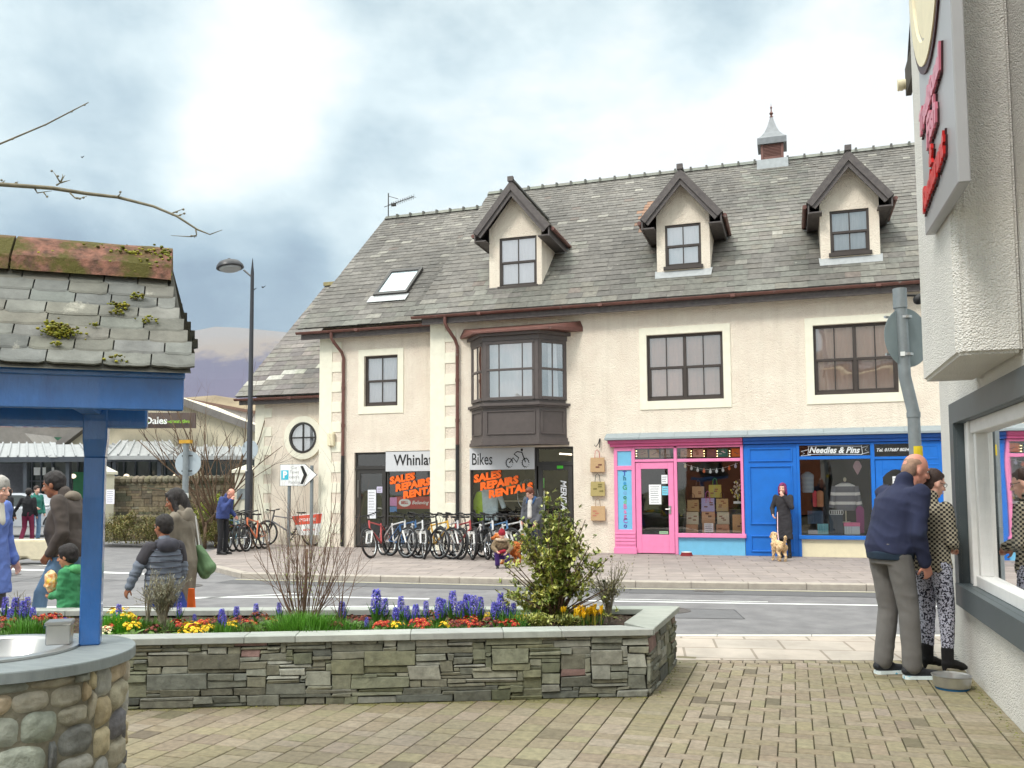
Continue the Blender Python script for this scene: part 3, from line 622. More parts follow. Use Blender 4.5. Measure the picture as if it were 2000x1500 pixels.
# cupola
c=MB(); cx,cy=-.29,25.45; h=.31
c.box(cx-h,cx+h,cy-h,cy+h,10.7,11.33)
for z in [10.88+i*.042 for i in range(10)]: c.bar((cx-.22,cy-h-.012,z),(cx+.22,cy-h-.012,z),.02,.022)
for x in (-h,h-.07): c.box(cx+x,cx+x+.07,cy-h-.025,cy-h+.002,10.72,11.32)
c.box(cx-.23,cx+.23,cy-h-.024,cy-h,11.29,11.33); c.box(cx-.23,cx+.23,cy-h-.024,cy-h,10.72,10.85)
o=c.build('cupola','copper',bd)
for nm,mt_,P in (('cupola_roof','lead',[(.47,11.20),(.47,11.38),(.36,11.46),(.24,11.60),(.15,11.78),(.08,11.98),(.045,12.1),(0,12.12)]),('finial','copper',[(.04,12.08),(.055,12.12),(.02,12.16),(.06,12.22),(.02,12.28),(.015,12.36),(.035,12.39),(.008,12.44),(0,12.56)]),('cupola_base','lead_light',[(.5,10.45),(.5,10.74),(.44,10.75)])):
    k=MB(); nn=4 if nm!='finial' else 10
    k.lathe(P,(cx,cy,0),nn,a0=math.pi/4,a1=math.pi/4+2*math.pi) if nn==4 else k.lathe(P,(cx,cy,0),nn)
    if nn==4: k.v=[(cx+(a-cx)*1.2,cy+(b-cy)*1.2,z) for a,b,z in k.v]
    k.build(nm,mt_,o)
# aerial
a=MB(); ax,ay=-12.42,25.5; a.tube([(ax,ay,10.2),(ax,ay,11.25)],.018,6); a.tube([(ax-.15,ay,10.8),(ax+.95,ay-.1,11.0)],.012,6); a.tube([(ax,ay,11.15),(ax+.35,ay,11.02)],.01,5)
for i in range(11): x=ax+.1+i*.08; z=10.85+.018*i*1.0; a.tube([(x,ay-.2,z-.04),(x,ay+.2,z+.04)],.007,4); a.tube([(x,ay,z-.09),(x+.02,ay,z+.09)],.006,4)
a.box(ax+.12,ax+.26,ay-.05,ay+.05,10.8,10.88); a.build('tv_aerial','charcoal_frame',bd)
# bay (oriel) window
PB=[(-7.5,20.1),(-6.98,19.5),(-5.6,19.5),(-5.08,20.1)]   # plan of the bay
def ring(mb,off,z0,z1,col=None):
    c=Vector((-6.29,20.1)); P=[]
    dirs=[Vector((-1,0)),Vector((-.45,-1)),Vector((.45,-1)),Vector((1,0))]
    P=[(p[0]+d.x*off,p[1]+d.y*off*(1 if i in(1,2) else 0)) for i,(p,d) in enumerate(zip(PB,dirs))]
    mb.prism(P,z0,z1,'z')
by=MB()
ring(by,.0,2.70,3.42); ring(by,.06,2.54,2.62); ring(by,.03,2.62,2.70); ring(by,.05,3.42,3.46); ring(by,.1,3.46,3.52); ring(by,-.02,3.52,3.60)
ring(by,.03,5.02,5.14); ring(by,.12,5.14,5.22)
# raised panel frames
def seg(i): a=Vector((*PB[i],0)); b=Vector((*PB[i+1],0)); return a,b
for i,(m0,m1) in enumerate(((.12,.9),(.07,.93),(.1,.88))):
    a,b=seg(i); d=b-a; n=Vector((d.y,-d.x,0)).normalized()
    P=a+d*m0;Q=a+d*m1
    for z in (2.8,3.34): by.bar(P+n*.012+Vector((0,0,z)),Q+n*.012+Vector((0,0,z)),.03,.03)
    for p in (P,Q): by.bar(p+n*.012+Vector((0,0,2.8)),p+n*.012+Vector((0,0,3.34)),.03,.03,(1,0,0))
# posts, rails
def postv(p,n,w,z0=3.6,z1=5.02,t=.07): by.bar(Vector((p.x,p.y,z0))-n*t*.3,Vector((p.x,p.y,z1))-n*t*.3,w,t,n)
for i,parts in enumerate((([.0,.18,.92],[.07,.05,.07]),([.03,.97],[.16,.16]),([.1,.5,.9],[.07,.06,.09]))):
    pass
zb0,zb1=3.6,5.02
for i in range(3):
    a,b=seg(i); d=b-a; L_=d.length; n=Vector((d.y,-d.x,0)).normalized()
    ed=.09 if i!=1 else .1
    for s in (ed/2,L_-ed/2): postv(a+d*(s/L_),n,ed)
    muls={0:[.5],1:[.29,.71],2:[.5]}[i]
    for mmu in muls: postv(a+d*mmu,n,.022,t=.035)
    for z,h in ((3.64,.07),(4.33,.05),(4.98,.07)): by.bar(a+d*(ed/L_)+Vector((0,0,z)),b-d*(ed/L_)+Vector((0,0,z)),.06,h)
    if i==1:
        for s in (ed+.03,L_-ed-.03): postv(a+d*(s/L_),n,.05)
bay=by.build('bay_window','bay_wood',bd,bevel=.003)
p=MB()
for i in range(3):
    a,b=seg(i); p.quad(a+Vector((0,0,3.6)),b+Vector((0,0,3.6)),b+Vector((0,0,5.02)),a+Vector((0,0,5.02)))
p.v=[(x*1.0,y+.012,z) for x,y,z in p.v]; p.build('pane','glass_sky',bay)
q=MB()
for i in range(27): x=-6.95+i*.05; q.quad((x,19.68+.012*(i%2),3.6),(x+.05,19.68+.012*((i+1)%2),3.6),(x+.05,19.68+.012*((i+1)%2),5.0),(x,19.68+.012*(i%2),5.0))
q.quad((-5.45,19.8,3.6),(-5.25,20.0,3.6),(-5.3,20.0,5.0),(-5.45,19.8,5.0)); q.build('curtain','curtain',bay,fix=False)
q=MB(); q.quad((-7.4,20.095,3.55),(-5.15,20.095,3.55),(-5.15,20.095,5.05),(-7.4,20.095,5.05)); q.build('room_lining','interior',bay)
r=MB(); r.add([(-7.8,20.1,5.30),(-7.15,19.28,5.24),(-5.3,19.28,5.27),(-4.66,20.1,5.34),(-7.7,20.1,5.48),(-4.72,20.1,5.50),(-7.8,20.1,5.24),(-7.15,19.28,5.2),(-5.3,19.28,5.21),(-4.66,20.1,5.24)],[(0,1,4),(1,2,5,4),(2,3,5),(0,6,7,1),(1,7,8,2),(2,8,9,3),(6,7,8,9)]); r.build('bay_roof','copper',bay,fix=False)
# ---- interiors of the shops ----
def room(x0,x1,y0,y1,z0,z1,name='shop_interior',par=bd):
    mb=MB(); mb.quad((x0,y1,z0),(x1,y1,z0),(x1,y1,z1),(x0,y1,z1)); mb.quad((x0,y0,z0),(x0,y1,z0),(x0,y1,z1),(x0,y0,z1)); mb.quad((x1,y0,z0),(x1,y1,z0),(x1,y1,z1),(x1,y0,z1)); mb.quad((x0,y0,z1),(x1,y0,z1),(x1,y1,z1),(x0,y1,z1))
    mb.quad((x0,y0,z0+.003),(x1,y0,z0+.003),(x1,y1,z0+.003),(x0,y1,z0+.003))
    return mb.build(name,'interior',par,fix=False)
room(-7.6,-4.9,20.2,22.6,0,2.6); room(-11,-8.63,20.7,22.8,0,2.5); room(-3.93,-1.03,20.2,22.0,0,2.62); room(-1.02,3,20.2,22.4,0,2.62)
# ---- bike shop fronts ----
def frame(mb,x0,x1,z0,z1,y0,y1,w,top=None,bot=None):
    mb.box(x0,x0+w,y0,y1,z0,z1);mb.box(x1-w,x1,y0,y1,z0,z1);mb.box(x0+w,x1-w,y0,y1,z1-(top or w),z1);mb.box(x0+w,x1-w,y0,y1,z0,z0+(bot or w))
def pane(x0,x1,z0,z1,y,par,gl='glass',name='pane'):
    p=MB(); p.quad((x0,y,z0),(x1,y,z0),(x1,y,z1),(x0,y,z1)); return p.build(name,gl,par)
f=MB(); frame(f,-7.55,-5.86,0,2.5,20.16,20.22,.05,bot=.32); frame(f,-5.86,-4.93,2.1,2.5,20.16,20.22,.05); f.box(-5.86,-4.93,20.15,20.23,2.05,2.1); bs=f.build('shop_front','charcoal_frame',bd,bevel=.004)
f=MB(); frame(f,-5.82,-4.97,.02,2.05,20.17,20.21,.11,bot=.25); f.build('door','charcoal_frame',bs,bevel=.004); f=MB(); f.tube([(-5.66,20.12,.95),(-5.66,20.12,1.45)],.015,6); f.build('handle','steel',bs)
pane(-7.5,-5.91,.3,2.0,20.19,bs); pane(-5.72,-5.07,.25,1.95,20.19,bs); pane(-5.82,-4.97,2.12,2.48,20.19,bs)
f=MB(); frame(f,-10.07,-8.62,0,2.48,20.66,20.72,.05,bot=.3); frame(f,-10.99,-10.07,2.08,2.48,20.66,20.72,.05); f.box(-10.99,-10.07,20.65,20.73,2.03,2.08); bs=f.build('shop_front','charcoal_frame',bd,bevel=.004)
f=MB(); frame(f,-10.95,-10.11,.02,2.03,20.67,20.71,.11,bot=.25); f.build('door','charcoal_frame',bs,bevel=.004); f=MB(); f.tube([(-10.2,20.64,1.0),(-10.2,20.6,1.02),(-10.3,20.6,1.02)],.014,6); f.tube([(-10.9,20.65,1.3),(-10.9,20.65,1.75)],.012,6); f.build('handle','steel',bs)
pane(-10.02,-8.66,.28,2.0,20.69,bs); pane(-10.85,-10.21,.25,1.93,20.69,bs); pane(-10.95,-10.11,2.1,2.46,20.69,bs)
# ---- pink shop ----
Y0=20.0
f=MB(); f.box(-3.94,-3.86,Y0,YA,0,2.45); f.box(-3.53,-3.45,Y0,YA,0,2.45); f.box(-3.86,-3.53,Y0,YA,2.36,2.45); f.box(-3.86,-3.53,Y0,YA,1.92,2.02); f.box(-3.86,-3.53,Y0,YA,.0,.55)
f.box(-3.96,-3.43,Y0-.03,Y0-.001,0,.14)
for z in (.2,.28,.36,.44): f.box(-3.93,-3.46,Y0-.012,Y0-.001,z,z+.05)
f.box(-2.56,-2.49,Y0,YA,0,2.45); f.box(-1.09,-1.03,Y0,YA,.38,2.45); f.box(-3.45,-1.09,Y0,YA,2.41,2.45); f.box(-3.45,-2.56,Y0,YA,2.1,2.16); f.box(-2.49,-1.09,Y0,YA,2.09,2.16); f.box(-2.5,-1.0,Y0-.05,YA,.39,.48)
pk=f.build('shop_front','pink',bd,bevel=.006)
f=MB(); f.box(-4.02,-1.03,19.94,YA,2.46,2.53); f.box(-4.06,-1.03,19.9,YA,2.53,2.61); f.build('cornice','pink_dark',pk,bevel=.006)
f=MB(); f.box(-3.86,-3.53,Y0+.025,YA,2.02,2.36); f.box(-3.86,-3.53,Y0+.025,YA,.55,1.92); f.build('name_panel','pale_blue',pk); 
f=MB(); f.box(-2.49,-1.03,Y0+.03,YA,0,.388); f.build('stall_riser','pale_blue',pk)
f=MB(); frame(f,-3.44,-2.57,.02,2.09,Y0+.02,Y0+.07,.125,top=.15,bot=.42); f.build('door','pink',pk,bevel=.006)
f=MB(); f.tube([(-2.66,Y0-.03,1.02),(-2.76,Y0-.03,1.02)],.012,6); f.box(-2.69,-2.64,Y0+.0,Y0+.019,.92,1.1); f.build('handle','steel',pk)
mat('sill_dark',S(30,30,30),.3)
pane(-3.32,-2.69,.44,1.95,Y0+.045,pk); pane(-2.49,-1.09,.48,2.09,Y0+.06,pk); pane(-3.45,-2.56,2.16,2.41,Y0+.06,pk); pane(-2.49,-1.09,2.16,2.41,Y0+.06,pk)
# ---- blue shop ----
f=MB(); f.box(-1.02,.10,Y0+.02,YA,0,2.45); f.box(.10,.16,Y0,YA,0,2.45); f.box(1.6,1.68,Y0,YA,0,2.45); f.box(.16,1.6,Y0,YA,2.41,2.45); f.box(.16,1.6,Y0,YA,2.1,2.17); f.box(.1,1.66,Y0-.05,YA,.38,.46)
f.box(2.5,2.98,Y0,YA,0,2.45); f.box(1.68,2.5,Y0,YA,2.41,2.45); f.box(1.68,2.5,Y0,YA,2.08,2.14)
for (a,b,c,d) in ((-.88,-.02,2.1,2.34),(-.88,-.02,.72,1.95),(-.88,-.02,.12,.42),(2.6,2.9,2.1,2.34),(2.6,2.9,.72,1.95)):
    for (x0,x1,z0,z1) in ((a,b,d,d+.03),(a,b,c-.03,c),(a-.03,a,c-.03,d+.03),(b,b+.03,c-.03,d+.03)): f.box(x0,x1,Y0-.008,Y0+.019,z0,z1)
bl_=f.build('shop_front','blue_shop',bd,bevel=.005)
f=MB(); f.box(-1.02,3.05,19.94,YA,2.46,2.53); f.box(-1.02,3.08,19.9,YA,2.53,2.61); f.build('cornice','blue_shop_dark',bl_,bevel=.006)
f=MB(); f.box(.16,1.6,Y0+.03,YA,0,.378); f.build('stall_riser','cream_paint',bl_)
f=MB(); frame(f,1.69,2.49,.02,2.07,Y0+.02,Y0+.07,.14,top=.2,bot=.75); f.prism([(1.83,1.87),(1.83,1.7),(1.9,1.78),(2.0,1.85),(2.09,1.868)],Y0+.021,Y0+.069); f.prism([(2.35,1.87),(2.35,1.7),(2.28,1.78),(2.18,1.85),(2.09,1.868)],Y0+.021,Y0+.069); f.build('door','blue_shop',bl_,bevel=.004)
pane(.16,1.6,.46,2.1,Y0+.06,bl_); pane(.16,1.6,2.17,2.41,Y0+.06,bl_,'glass_clear'); pane(1.68,2.5,2.14,2.41,Y0+.06,bl_,'glass_clear'); pane(1.83,2.35,.77,1.87,Y0+.045,bl_)
f=MB()
for i in range(9):
    x0=-4.12+i*.8; f.add([(x0,19.82,2.615),(x0+.795,19.82,2.615),(x0+.795,YA,2.615),(x0,YA,2.615),(x0,19.82,2.66),(x0+.795,19.82,2.66),(x0+.795,YA,2.78),(x0,YA,2.78)],[(0,1,5,4),(1,2,6,5),(3,0,4,7),(4,5,6,7),(0,1,2,3)])
f.build('canopy_ledge','slate_ledge',bd)
# ================= RIGHT-HAND BUILDING =================
XR=1.30
rb=thing('building','white roughcast corner building with jettied bay and grey shop window','building',(XR,6,0))
w_=MB(); WX=(4.5,7.97,.71,2.02)   # opening (Y0,Y1,z0,z1)
ys=[-4,WX[0],WX[1],8.72]; zs=[0,WX[2],WX[3],7.5]
for i in range(3):
    for j in range(3):
        if i==1 and j==1: continue
        w_.quad((XR,ys[i],zs[j]),(XR,ys[i+1],zs[j]),(XR,ys[i+1],zs[j+1]),(XR,ys[i],zs[j+1]))
w_.quad((XR,8.72,0),(8,8.72,0),(8,8.72,7.5),(XR,8.72,7.5)); w_.quad((8,8.72,0),(8,-4,0),(8,-4,7.5),(8,8.72,7.5)); w_.quad((XR,-4,0),(8,-4,0),(8,-4,7.5),(XR,-4,7.5)); w_.quad((XR,-4,7.5),(8,-4,7.5),(8,8.72,7.5),(XR,8.72,7.5))
w_.build('wall','white_render',rb,fix=False)
j=MB(); j.prism([(.95,5.7),(1.0,5.66),(XR-.005,5.66),(XR-.005,7.07),(.95,7.07)],2.275,6.6,'z'); j.build('bay','white_render',rb,bevel=.02,bseg=3)
f=MB(); a,b,c,d=WX; w=.17; x0=XR-.022;x1=XR+.002
f.box(x0,x1,b,b+w,c-w,d+.17); f.box(x0,x1,a-w,a,c-w,d+.17); f.box(x0,x1,a,b,d,d+.17); f.box(x0-.03,x1,a,b,c-w,c)
f.box(x0,XR+.12,b,b+.0,c,d) if 0 else None
f.quad((x1,b-.001,c),(XR+.14,b-.001,c),(XR+.14,b-.001,d),(x1,b-.001,d)); f.quad((x1,a,d-.001),(XR+.14,a,d-.001),(XR+.14,b,d-.001),(x1,b,d-.001)); f.quad((x1,a,c+.001),(XR+.14,a,c+.001),(XR+.14,b,c+.001),(x1,b,c+.001))
sf=f.build('window_surround','frame_slate',rb,fix=True)
f=MB(); x0=XR+.06; x1=XR+.14; f.box(x0,x1,b-.26,b-.002,c,d); f.box(x0,x1,a,b-.26,d-.1,d); f.box(x0,x1,a,b-.26,c,c+.09); f.box(x0+.02,x1,b-.34,b-.26,c+.09,d-.1)
f.box(x0-.02,x1,b-.262,b-.22,c,d)
wf=f.build('window','white_paint',rb,bevel=.006)
p=MB(); p.quad((XR+.092,a,c+.05),(XR+.128,b-.3,c+.05),(XR+.128,b-.3,d-.05),(XR+.092,a,d-.05)); glassmat('glass_side',refl=.1,wav=.05); p.build('pane','glass_side',wf)
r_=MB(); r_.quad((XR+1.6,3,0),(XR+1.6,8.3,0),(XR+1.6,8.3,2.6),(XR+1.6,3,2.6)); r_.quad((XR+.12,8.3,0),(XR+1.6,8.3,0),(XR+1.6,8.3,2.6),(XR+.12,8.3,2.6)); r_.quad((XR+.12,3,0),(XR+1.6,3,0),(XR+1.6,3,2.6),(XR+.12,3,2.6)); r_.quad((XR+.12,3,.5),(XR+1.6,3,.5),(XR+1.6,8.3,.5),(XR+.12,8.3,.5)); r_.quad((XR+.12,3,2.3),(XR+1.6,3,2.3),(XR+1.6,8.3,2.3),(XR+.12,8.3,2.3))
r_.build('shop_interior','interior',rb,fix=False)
# posters inside the glass
p=MB()
for (y0,y1,z0,z1) in ((6.9,7.1,1.1,1.74),(6.62,6.86,1.38,1.7),(6.62,6.88,1.05,1.34),(7.2,7.28,1.2,1.45)): p.box(XR+.142,XR+.146,y0,y1,z0,z1)
p.build('posters','paper',wf)
# roof edge and gutter seen beyond the sign
e=MB(); e.box(1.2,8,7.9,9.0,5.5,5.56,S(110,108,104)); e.add([(1.17,8.95,5.45),(8,8.95,5.45),(8,4.5,9.5),(1.17,4.5,9.5)],[(0,1,2,3)],S(104,104,102)); slate_plane(e,(1.16,8.98,5.5),(1,0,0),(0,-4.4,4.05),4,5.5,.25,.2,.3,.25,lambda u,v:rc(S(120,124,130),.15)); e.box(1.15,1.2,8.3,8.98,5.28,5.55,S(60,54,44)); e.build('roof','slate',rb,fix=False)
g=MB(); g.tube([(1.09,8.98,5.40),(4,8.98,5.40)],.05,10); g.tube([(1.08,8.98,5.40),(1.13,8.98,5.40)],.058,10); g.build('gutter','cream_paint',rb,smooth='auto')
# sign panel on the bay
sg=thing('shop_sign','tall grey wall sign with red raised italic lettering and oval emblem on white building','sign',(.9,5.7,4))
s=MB(); P=[(5.04,6.2),(5.04,3.13),(6.24,3.16-.0),(6.24,3.16)] ; s.prism([(5.05,6.2),(5.05,3.13),(5.16,3.02),(6.22,3.14),(6.22,6.2)] if 0 else [(5.06,6.2),(5.06,3.11),(5.5,3.08),(6.22,3.10),(6.22,6.2)],.885,.952,'x'); 
s.v=[]; s.f=[]; s.c=[]
s.prism([(5.05,6.2),(5.05,3.115),(6.24,3.16),(6.24,6.2)],.885,.948,'x'); s.build('panel','sign_grey',sg,bevel=.006)
XD=(0,-1,0); 
def st(tx,sz,y,z,ang,mt_):
    a=rad(ang); xd=(0,-math.cos(a),math.sin(a)); yd=(0,math.sin(a),math.cos(a))
    text(tx,sz*1.0,'lettering',mt_,sg,Vector((.868,y,z)),xd,yd,.016,.010,.35); text(tx,sz,'lettering','letter_edge',sg,Vector((.879,y+.006,z-.008)),xd,yd,.012,.016,.35)
st('Traditional',.19,5.76,3.9,6,'red_letter_pale'); st('Fish',.24,5.72,3.71,6,'red_letter_pale'); st('&',.16,5.78,3.53,0,'red_letter'); st('Restaurant',.19,5.74,3.39,6,'red_letter')
em=MB(); n=40
em.lathe([(.62,0),(.62,.02),(.5,.02),(.5,0)],n=n,caps=False,sy=1.25); em.lathe([(.48,.004),(0,.004)],n=n,caps=False,sy=1.25)
em.v=[(.884-c,5.78-a,4.93+b) for a,b,c in em.v]; em.build('emblem','cream_paint',sg)
em=MB(); em.lathe([(.66,0),(.66,.012),(.62,.012),(.62,0)],n=n,caps=False,sy=1.25); em.v=[(.884-c,5.78-a,4.93+b) for a,b,c in em.v]; em.build('emblem_rim','letter_edge',sg)
# spotlight on the wall behind the round sign
# ================= PLANTER =================
random.seed(11)
def occupancy(cols,rows,ws,hs,r=random):
    occ=[[0]*cols for _ in range(rows)]; out=[]
    for j in range(rows):
        for i in range(cols):
            if occ[j][i]: continue
            h=min(r.choice(hs),rows-j); w=r.choice(ws); k=0
            while k<w and i+k<cols and not occ[j][i+k]: k+=1
            for jj in range(h):
                for ii in range(k): occ[j+jj][i+ii]=1
            out.append((i,j,k,h))
    return out
STN=[S(116,118,108),S(122,123,112),S(106,108,98),S(130,130,120),S(114,113,98),S(110,109,96),S(120,120,106),S(98,101,94),S(138,139,130)]
def dry_wall(mb,A,B,z0,z1,du=.045,dz=.0245,nrm=None,seed=1):
    A=Vector((*A,0));B=Vector((*B,0));d=B-A;L_=d.length;d.normalize();n=Vector((d.y,-d.x,0)) if nrm is None else nrm
    cols=int(L_/du)+1; rows=int((z1-z0)/dz); dz=(z1-z0)/rows; r=random.Random(seed)
    mb.add([A-n*.012+Vector((0,0,z0)),B-n*.012+Vector((0,0,z0)),B-n*.012+Vector((0,0,z1)),A-n*.012+Vector((0,0,z1))],[(0,1,2,3)],S(50,50,44))
    for i,j,w,h in occupancy(cols,rows,(2,3,4,5,6,8,9,3,5),(1,1,1,2,2,2,3,4),r):
        u0=i*du+.002;u1=min((i+w)*du,L_)-.002;a0=z0+j*dz+.0022;a1=z0+(j+h)*dz-.0022
        if u1-u0<.015: continue
        p=r.uniform(.002,.022); c=r.choice(STN)
        if r.random()<.02: c=S(130,106,102)
        st=noise.noise(Vector((u0*2.2+seed,a0*3,5)))
        k=1+.35*st+r.uniform(-.12,.12)
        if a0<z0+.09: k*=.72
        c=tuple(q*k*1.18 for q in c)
        if noise.noise(Vector((u0*1.7,a0*2.5,9+seed)))>.12: c=tuple(a*.65+b*.35 for a,b in zip(c,S(100,104,58)))
        jt=lambda:r.uniform(-.006,.006); jz=lambda:r.uniform(-.0045,.0045)
        P=lambda u,z,q:A+d*u+n*q+Vector((0,0,z)); e=.004
        o=[(u0+jt(),a0+jz()),(u1+jt(),a0+jz()),(u1+jt(),a1+jz()),(u0+jt(),a1+jz())]
        if r.random()<.4: s_=r.uniform(-.012,.012); o=[(x+(s_ if q>1 else 0),y) for q,(x,y) in enumerate(o)]
        cx=(u0+u1)/2;cz=(a0+a1)/2; sh=lambda pt,m_:(pt[0]+(e*m_ if pt[0]<cx else -e*m_),pt[1]+(e*m_ if pt[1]<cz else -e*m_))
        tl=r.uniform(-.004,.004)
        vs=[P(*q,-.012) for q in o]+[P(*q,p) for q in o]+[P(*sh(q,1.0),p+.005+(tl if k_>1 else -tl)) for k_,q in enumerate(o)]
        mb.add(vs,[(0,1,5,4),(1,2,6,5),(2,3,7,6),(3,0,4,7),(4,5,9,8),(5,6,10,9),(6,7,11,10),(7,4,8,11),(8,9,10,11)],c)
pl=thing('planter','low dry stone raised flower bed with pale slate coping in the courtyard','planter',(-3,6,0))
F0=(-7.2,6.4+.41*(-7.2+1.02)); F1=(-1.03,6.41); F2=(-1.0,7.62); F3=(-7.2,7.62-.30*6.2)
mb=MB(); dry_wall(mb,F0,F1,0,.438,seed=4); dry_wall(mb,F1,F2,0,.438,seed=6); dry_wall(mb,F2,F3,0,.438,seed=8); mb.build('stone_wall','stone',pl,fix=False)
def off(a,b,t): d=(Vector(b)-Vector(a)).normalized(); return Vector((d.y,-d.x))*t
# coping slabs: front run, right end, back run
cp=MB()
def coping(a,b,wout,win,lens,mit0=0,mit1=0):
    a=Vector(a);b=Vector(b);d=(b-a);L_=d.length;d.normalize();n=Vector((d.y,-d.x)); u=0;i=0
    while u<L_-.01:
        l=min(lens[i%len(lens)],L_-u); u1=u+l; i+=1
        if L_-u1<.12: u1=L_
        e0=mit0 if u==0 else 0; e1=mit1 if u1>=L_ else 0
        q=[a+d*(u-(wout if e0 else 0)+.0015)+n*wout,a+d*(u1+(wout if e1 else 0)-.0015)+n*wout,a+d*(u1-(win if e1 else 0)-.0015)-n*win,a+d*(u+(win if e0 else 0)+.0015)-n*win]
        z=R_.uniform(-.0015,.0015); c=rc(S(158,162,156),.07)
        cp.add([(*p,.438) for p in q]+[(*p,.486+z) for p in q],[(0,1,2,3),(4,5,6,7),(0,1,5,4),(1,2,6,5),(2,3,7,6),(3,0,4,7)],c); u=u1
coping(F0,F1,.045,.16,(.66,.42,.52,.7,.61,.9,.35,.8),0,1); coping(F1,F2,.045,.22,(.55,.6),1,1); coping(F2,F3,.045,.14,(.6,.8,.5),1,0)
mat('coping',(.3,.3,.3),.7,.14,7,bump=.12,bscale=60,attr=True,stretch=(1,4,1),dirt=(S(116,120,96),2.5,.62,.2)); cp.build('coping','coping',pl,bevel=.004)
so_=MB(); n1=[(-7,4.0),(-1.25,6.55),(-1.25,7.45),(-7,5.75)]
a=Vector(n1[0]);b=Vector(n1[1]);c=Vector(n1[2]);d=Vector(n1[3]); nx,ny=70,14; gv=[]
for j in range(ny+1):
    for i in range(nx+1):
        p=(a.lerp(b,i/nx)).lerp(d.lerp(c,i/nx),j/ny); gv.append((p.x,p.y,.425+.018*noise.noise(Vector((p.x*5,p.y*5,1)))+.012*noise.noise(Vector((p.x*18,p.y*18,1)))))
so_.add(gv,[(j*(nx+1)+i,j*(nx+1)+i+1,(j+1)*(nx+1)+i+1,(j+1)*(nx+1)+i) for j in range(ny) for i in range(nx)]); so_.build('soil','soil',pl,smooth=True)
# ================= PLANTS =================
def leaf(mb,p,d,l,w,c,up=Vector((0,0,1)),curl=.25,seg=3):
    d=d.normalized(); s=d.cross(up)
    if s.length<.05: s=d.cross(Vector((1,0,0)))
    s.normalize(); nn=s.cross(d); vs=[];q=p.copy(); dd=d.copy()
    ws=[.35,1,.75,0] if seg==3 else [.5,.9,1,.8,.5,0]
    for i,wk in enumerate(ws):
        vs+= [q-s*w*wk*.5+nn*w*.12*(wk>.3),q,q+s*w*wk*.5+nn*w*.12*(wk>.3)]
        dd=(dd-up*curl/seg).normalized(); q=q+dd*l/(len(ws)-1)
    k=len(ws); mb.add(vs,[f for i in range(k-1) for f in ((3*i,3*i+1,3*i+4,3*i+3),(3*i+1,3*i+2,3*i+5,3*i+4))],c)
def rdir(el0=0.,el1=1.): a=R_.uniform(0,6.283);e=R_.uniform(el0,el1); return Vector((math.cos(a)*math.cos(e),math.sin(a)*math.cos(e),math.sin(e)))
def hyacinth(h=.2,c=S(84,80,190),nf=120,nl=7):
    fl=MB(); lv=MB(); st=MB(); st.tube([(0,0,0),(.004,0,h*.5),(0,0,h)],.006,5,S(70,120,50))
    for i in range(nf):
        t=(i+.5)/nf; z=h*.42+h*.62*t; r=.030*(1-.55*t**2.5)*(.75+.25*min(1,t*6)); a=i*2.4; o=Vector((math.cos(a),math.sin(a),.12))
        cc=rc(c,.28) if R_.random()<.75 else rc(S(128,120,215),.2)
        for k in range(3):
            q=Vector((math.cos(a),math.sin(a),0))*r*.75+Vector((0,0,z)); d=(o+rdir(-1,1)*.8).normalized(); leaf(fl,q,d,.019,.0085,cc,curl=.9,seg=3)
    for i in range(nl): a=i*6.283/nl+R_.uniform(-.3,.3); leaf(lv,Vector((0,0,0)),Vector((math.cos(a)*.35,math.sin(a)*.35,1)),h*R_.uniform(.7,.95),.022,rc(S(74,124,44),.15),Vector((0,0,1)),.25,5)
    return fl,lv,st
def mk(name,label,cat,group,parts,loc,rz=0,s=1):
    t=thing(name,label,cat,loc,rz,group,s)
    for nm,mb,mt_ in parts: mb.build(nm,mt_,t,local=True,fix=False)
    return t
hy=[]
for i in range(3):
    f,l,s_=hyacinth(.2+.02*i,[S(84,80,190),S(74,70,176),S(96,88,196)][i]); hy.append((f,l,s_))
PLACE=[ # photo column, depth row (0 front .. 1 back), scale, variety
 (668,.45,1.0,0),(735,.35,1.35,1),(752,.5,.9,2),(773,.3,.85,0),(783,.5,.95,2),(795,.35,.8,1),(812,.3,.95,0),(832,.5,.8,2),(858,.25,1.1,1),(866,.55,1.0,0),(884,.4,1.15,2),(899,.3,.95,1),(912,.5,1.2,0),(925,.3,1.05,2),(938,.5,1.0,1),(966,.3,1.0,0),(978,.45,1.05,2),(990,.35,.9,1),(1003,.5,.85,0),
 (716,.15,.5,2),(433,.35,.85,0),(438,.2,.6,2),(30,.7,1.1,0),(45,.6,.95,1),(53,.75,.9,2),(20,.5,.75,1),(64,.6,.8,0),(88,.25,.4,2),(128,.35,.55,1),(138,.2,.45,0),(232,.6,.8,1),(10,.75,.9,2),(380,.5,.5,1),(462,.55,.8,0),(350,.7,.7,2),(500,.65,.75,1),(545,.7,.7,2)]
def bed(px,row):
    """soil position under a photo column, row 0 = front coping, 1 = back coping"""
    v=ray(px,1200); # intersect with front and back soil lines
    def hit(a,b):
        dx,dy=b[0]-a[0],b[1]-a[1]; t=(a[0]*dy-a[1]*dx)/(v.x*dy-v.y*dx); return Vector((v.x*t,v.y*t,.425))
    A=hit(n1[0],n1[1]);B=hit(n1[3],n1[2]); k=.06+row*.86; p=A.lerp(B,k); p.z=.42; return p
protoH={}
zone=lambda px:'beside the pink shrub end' 
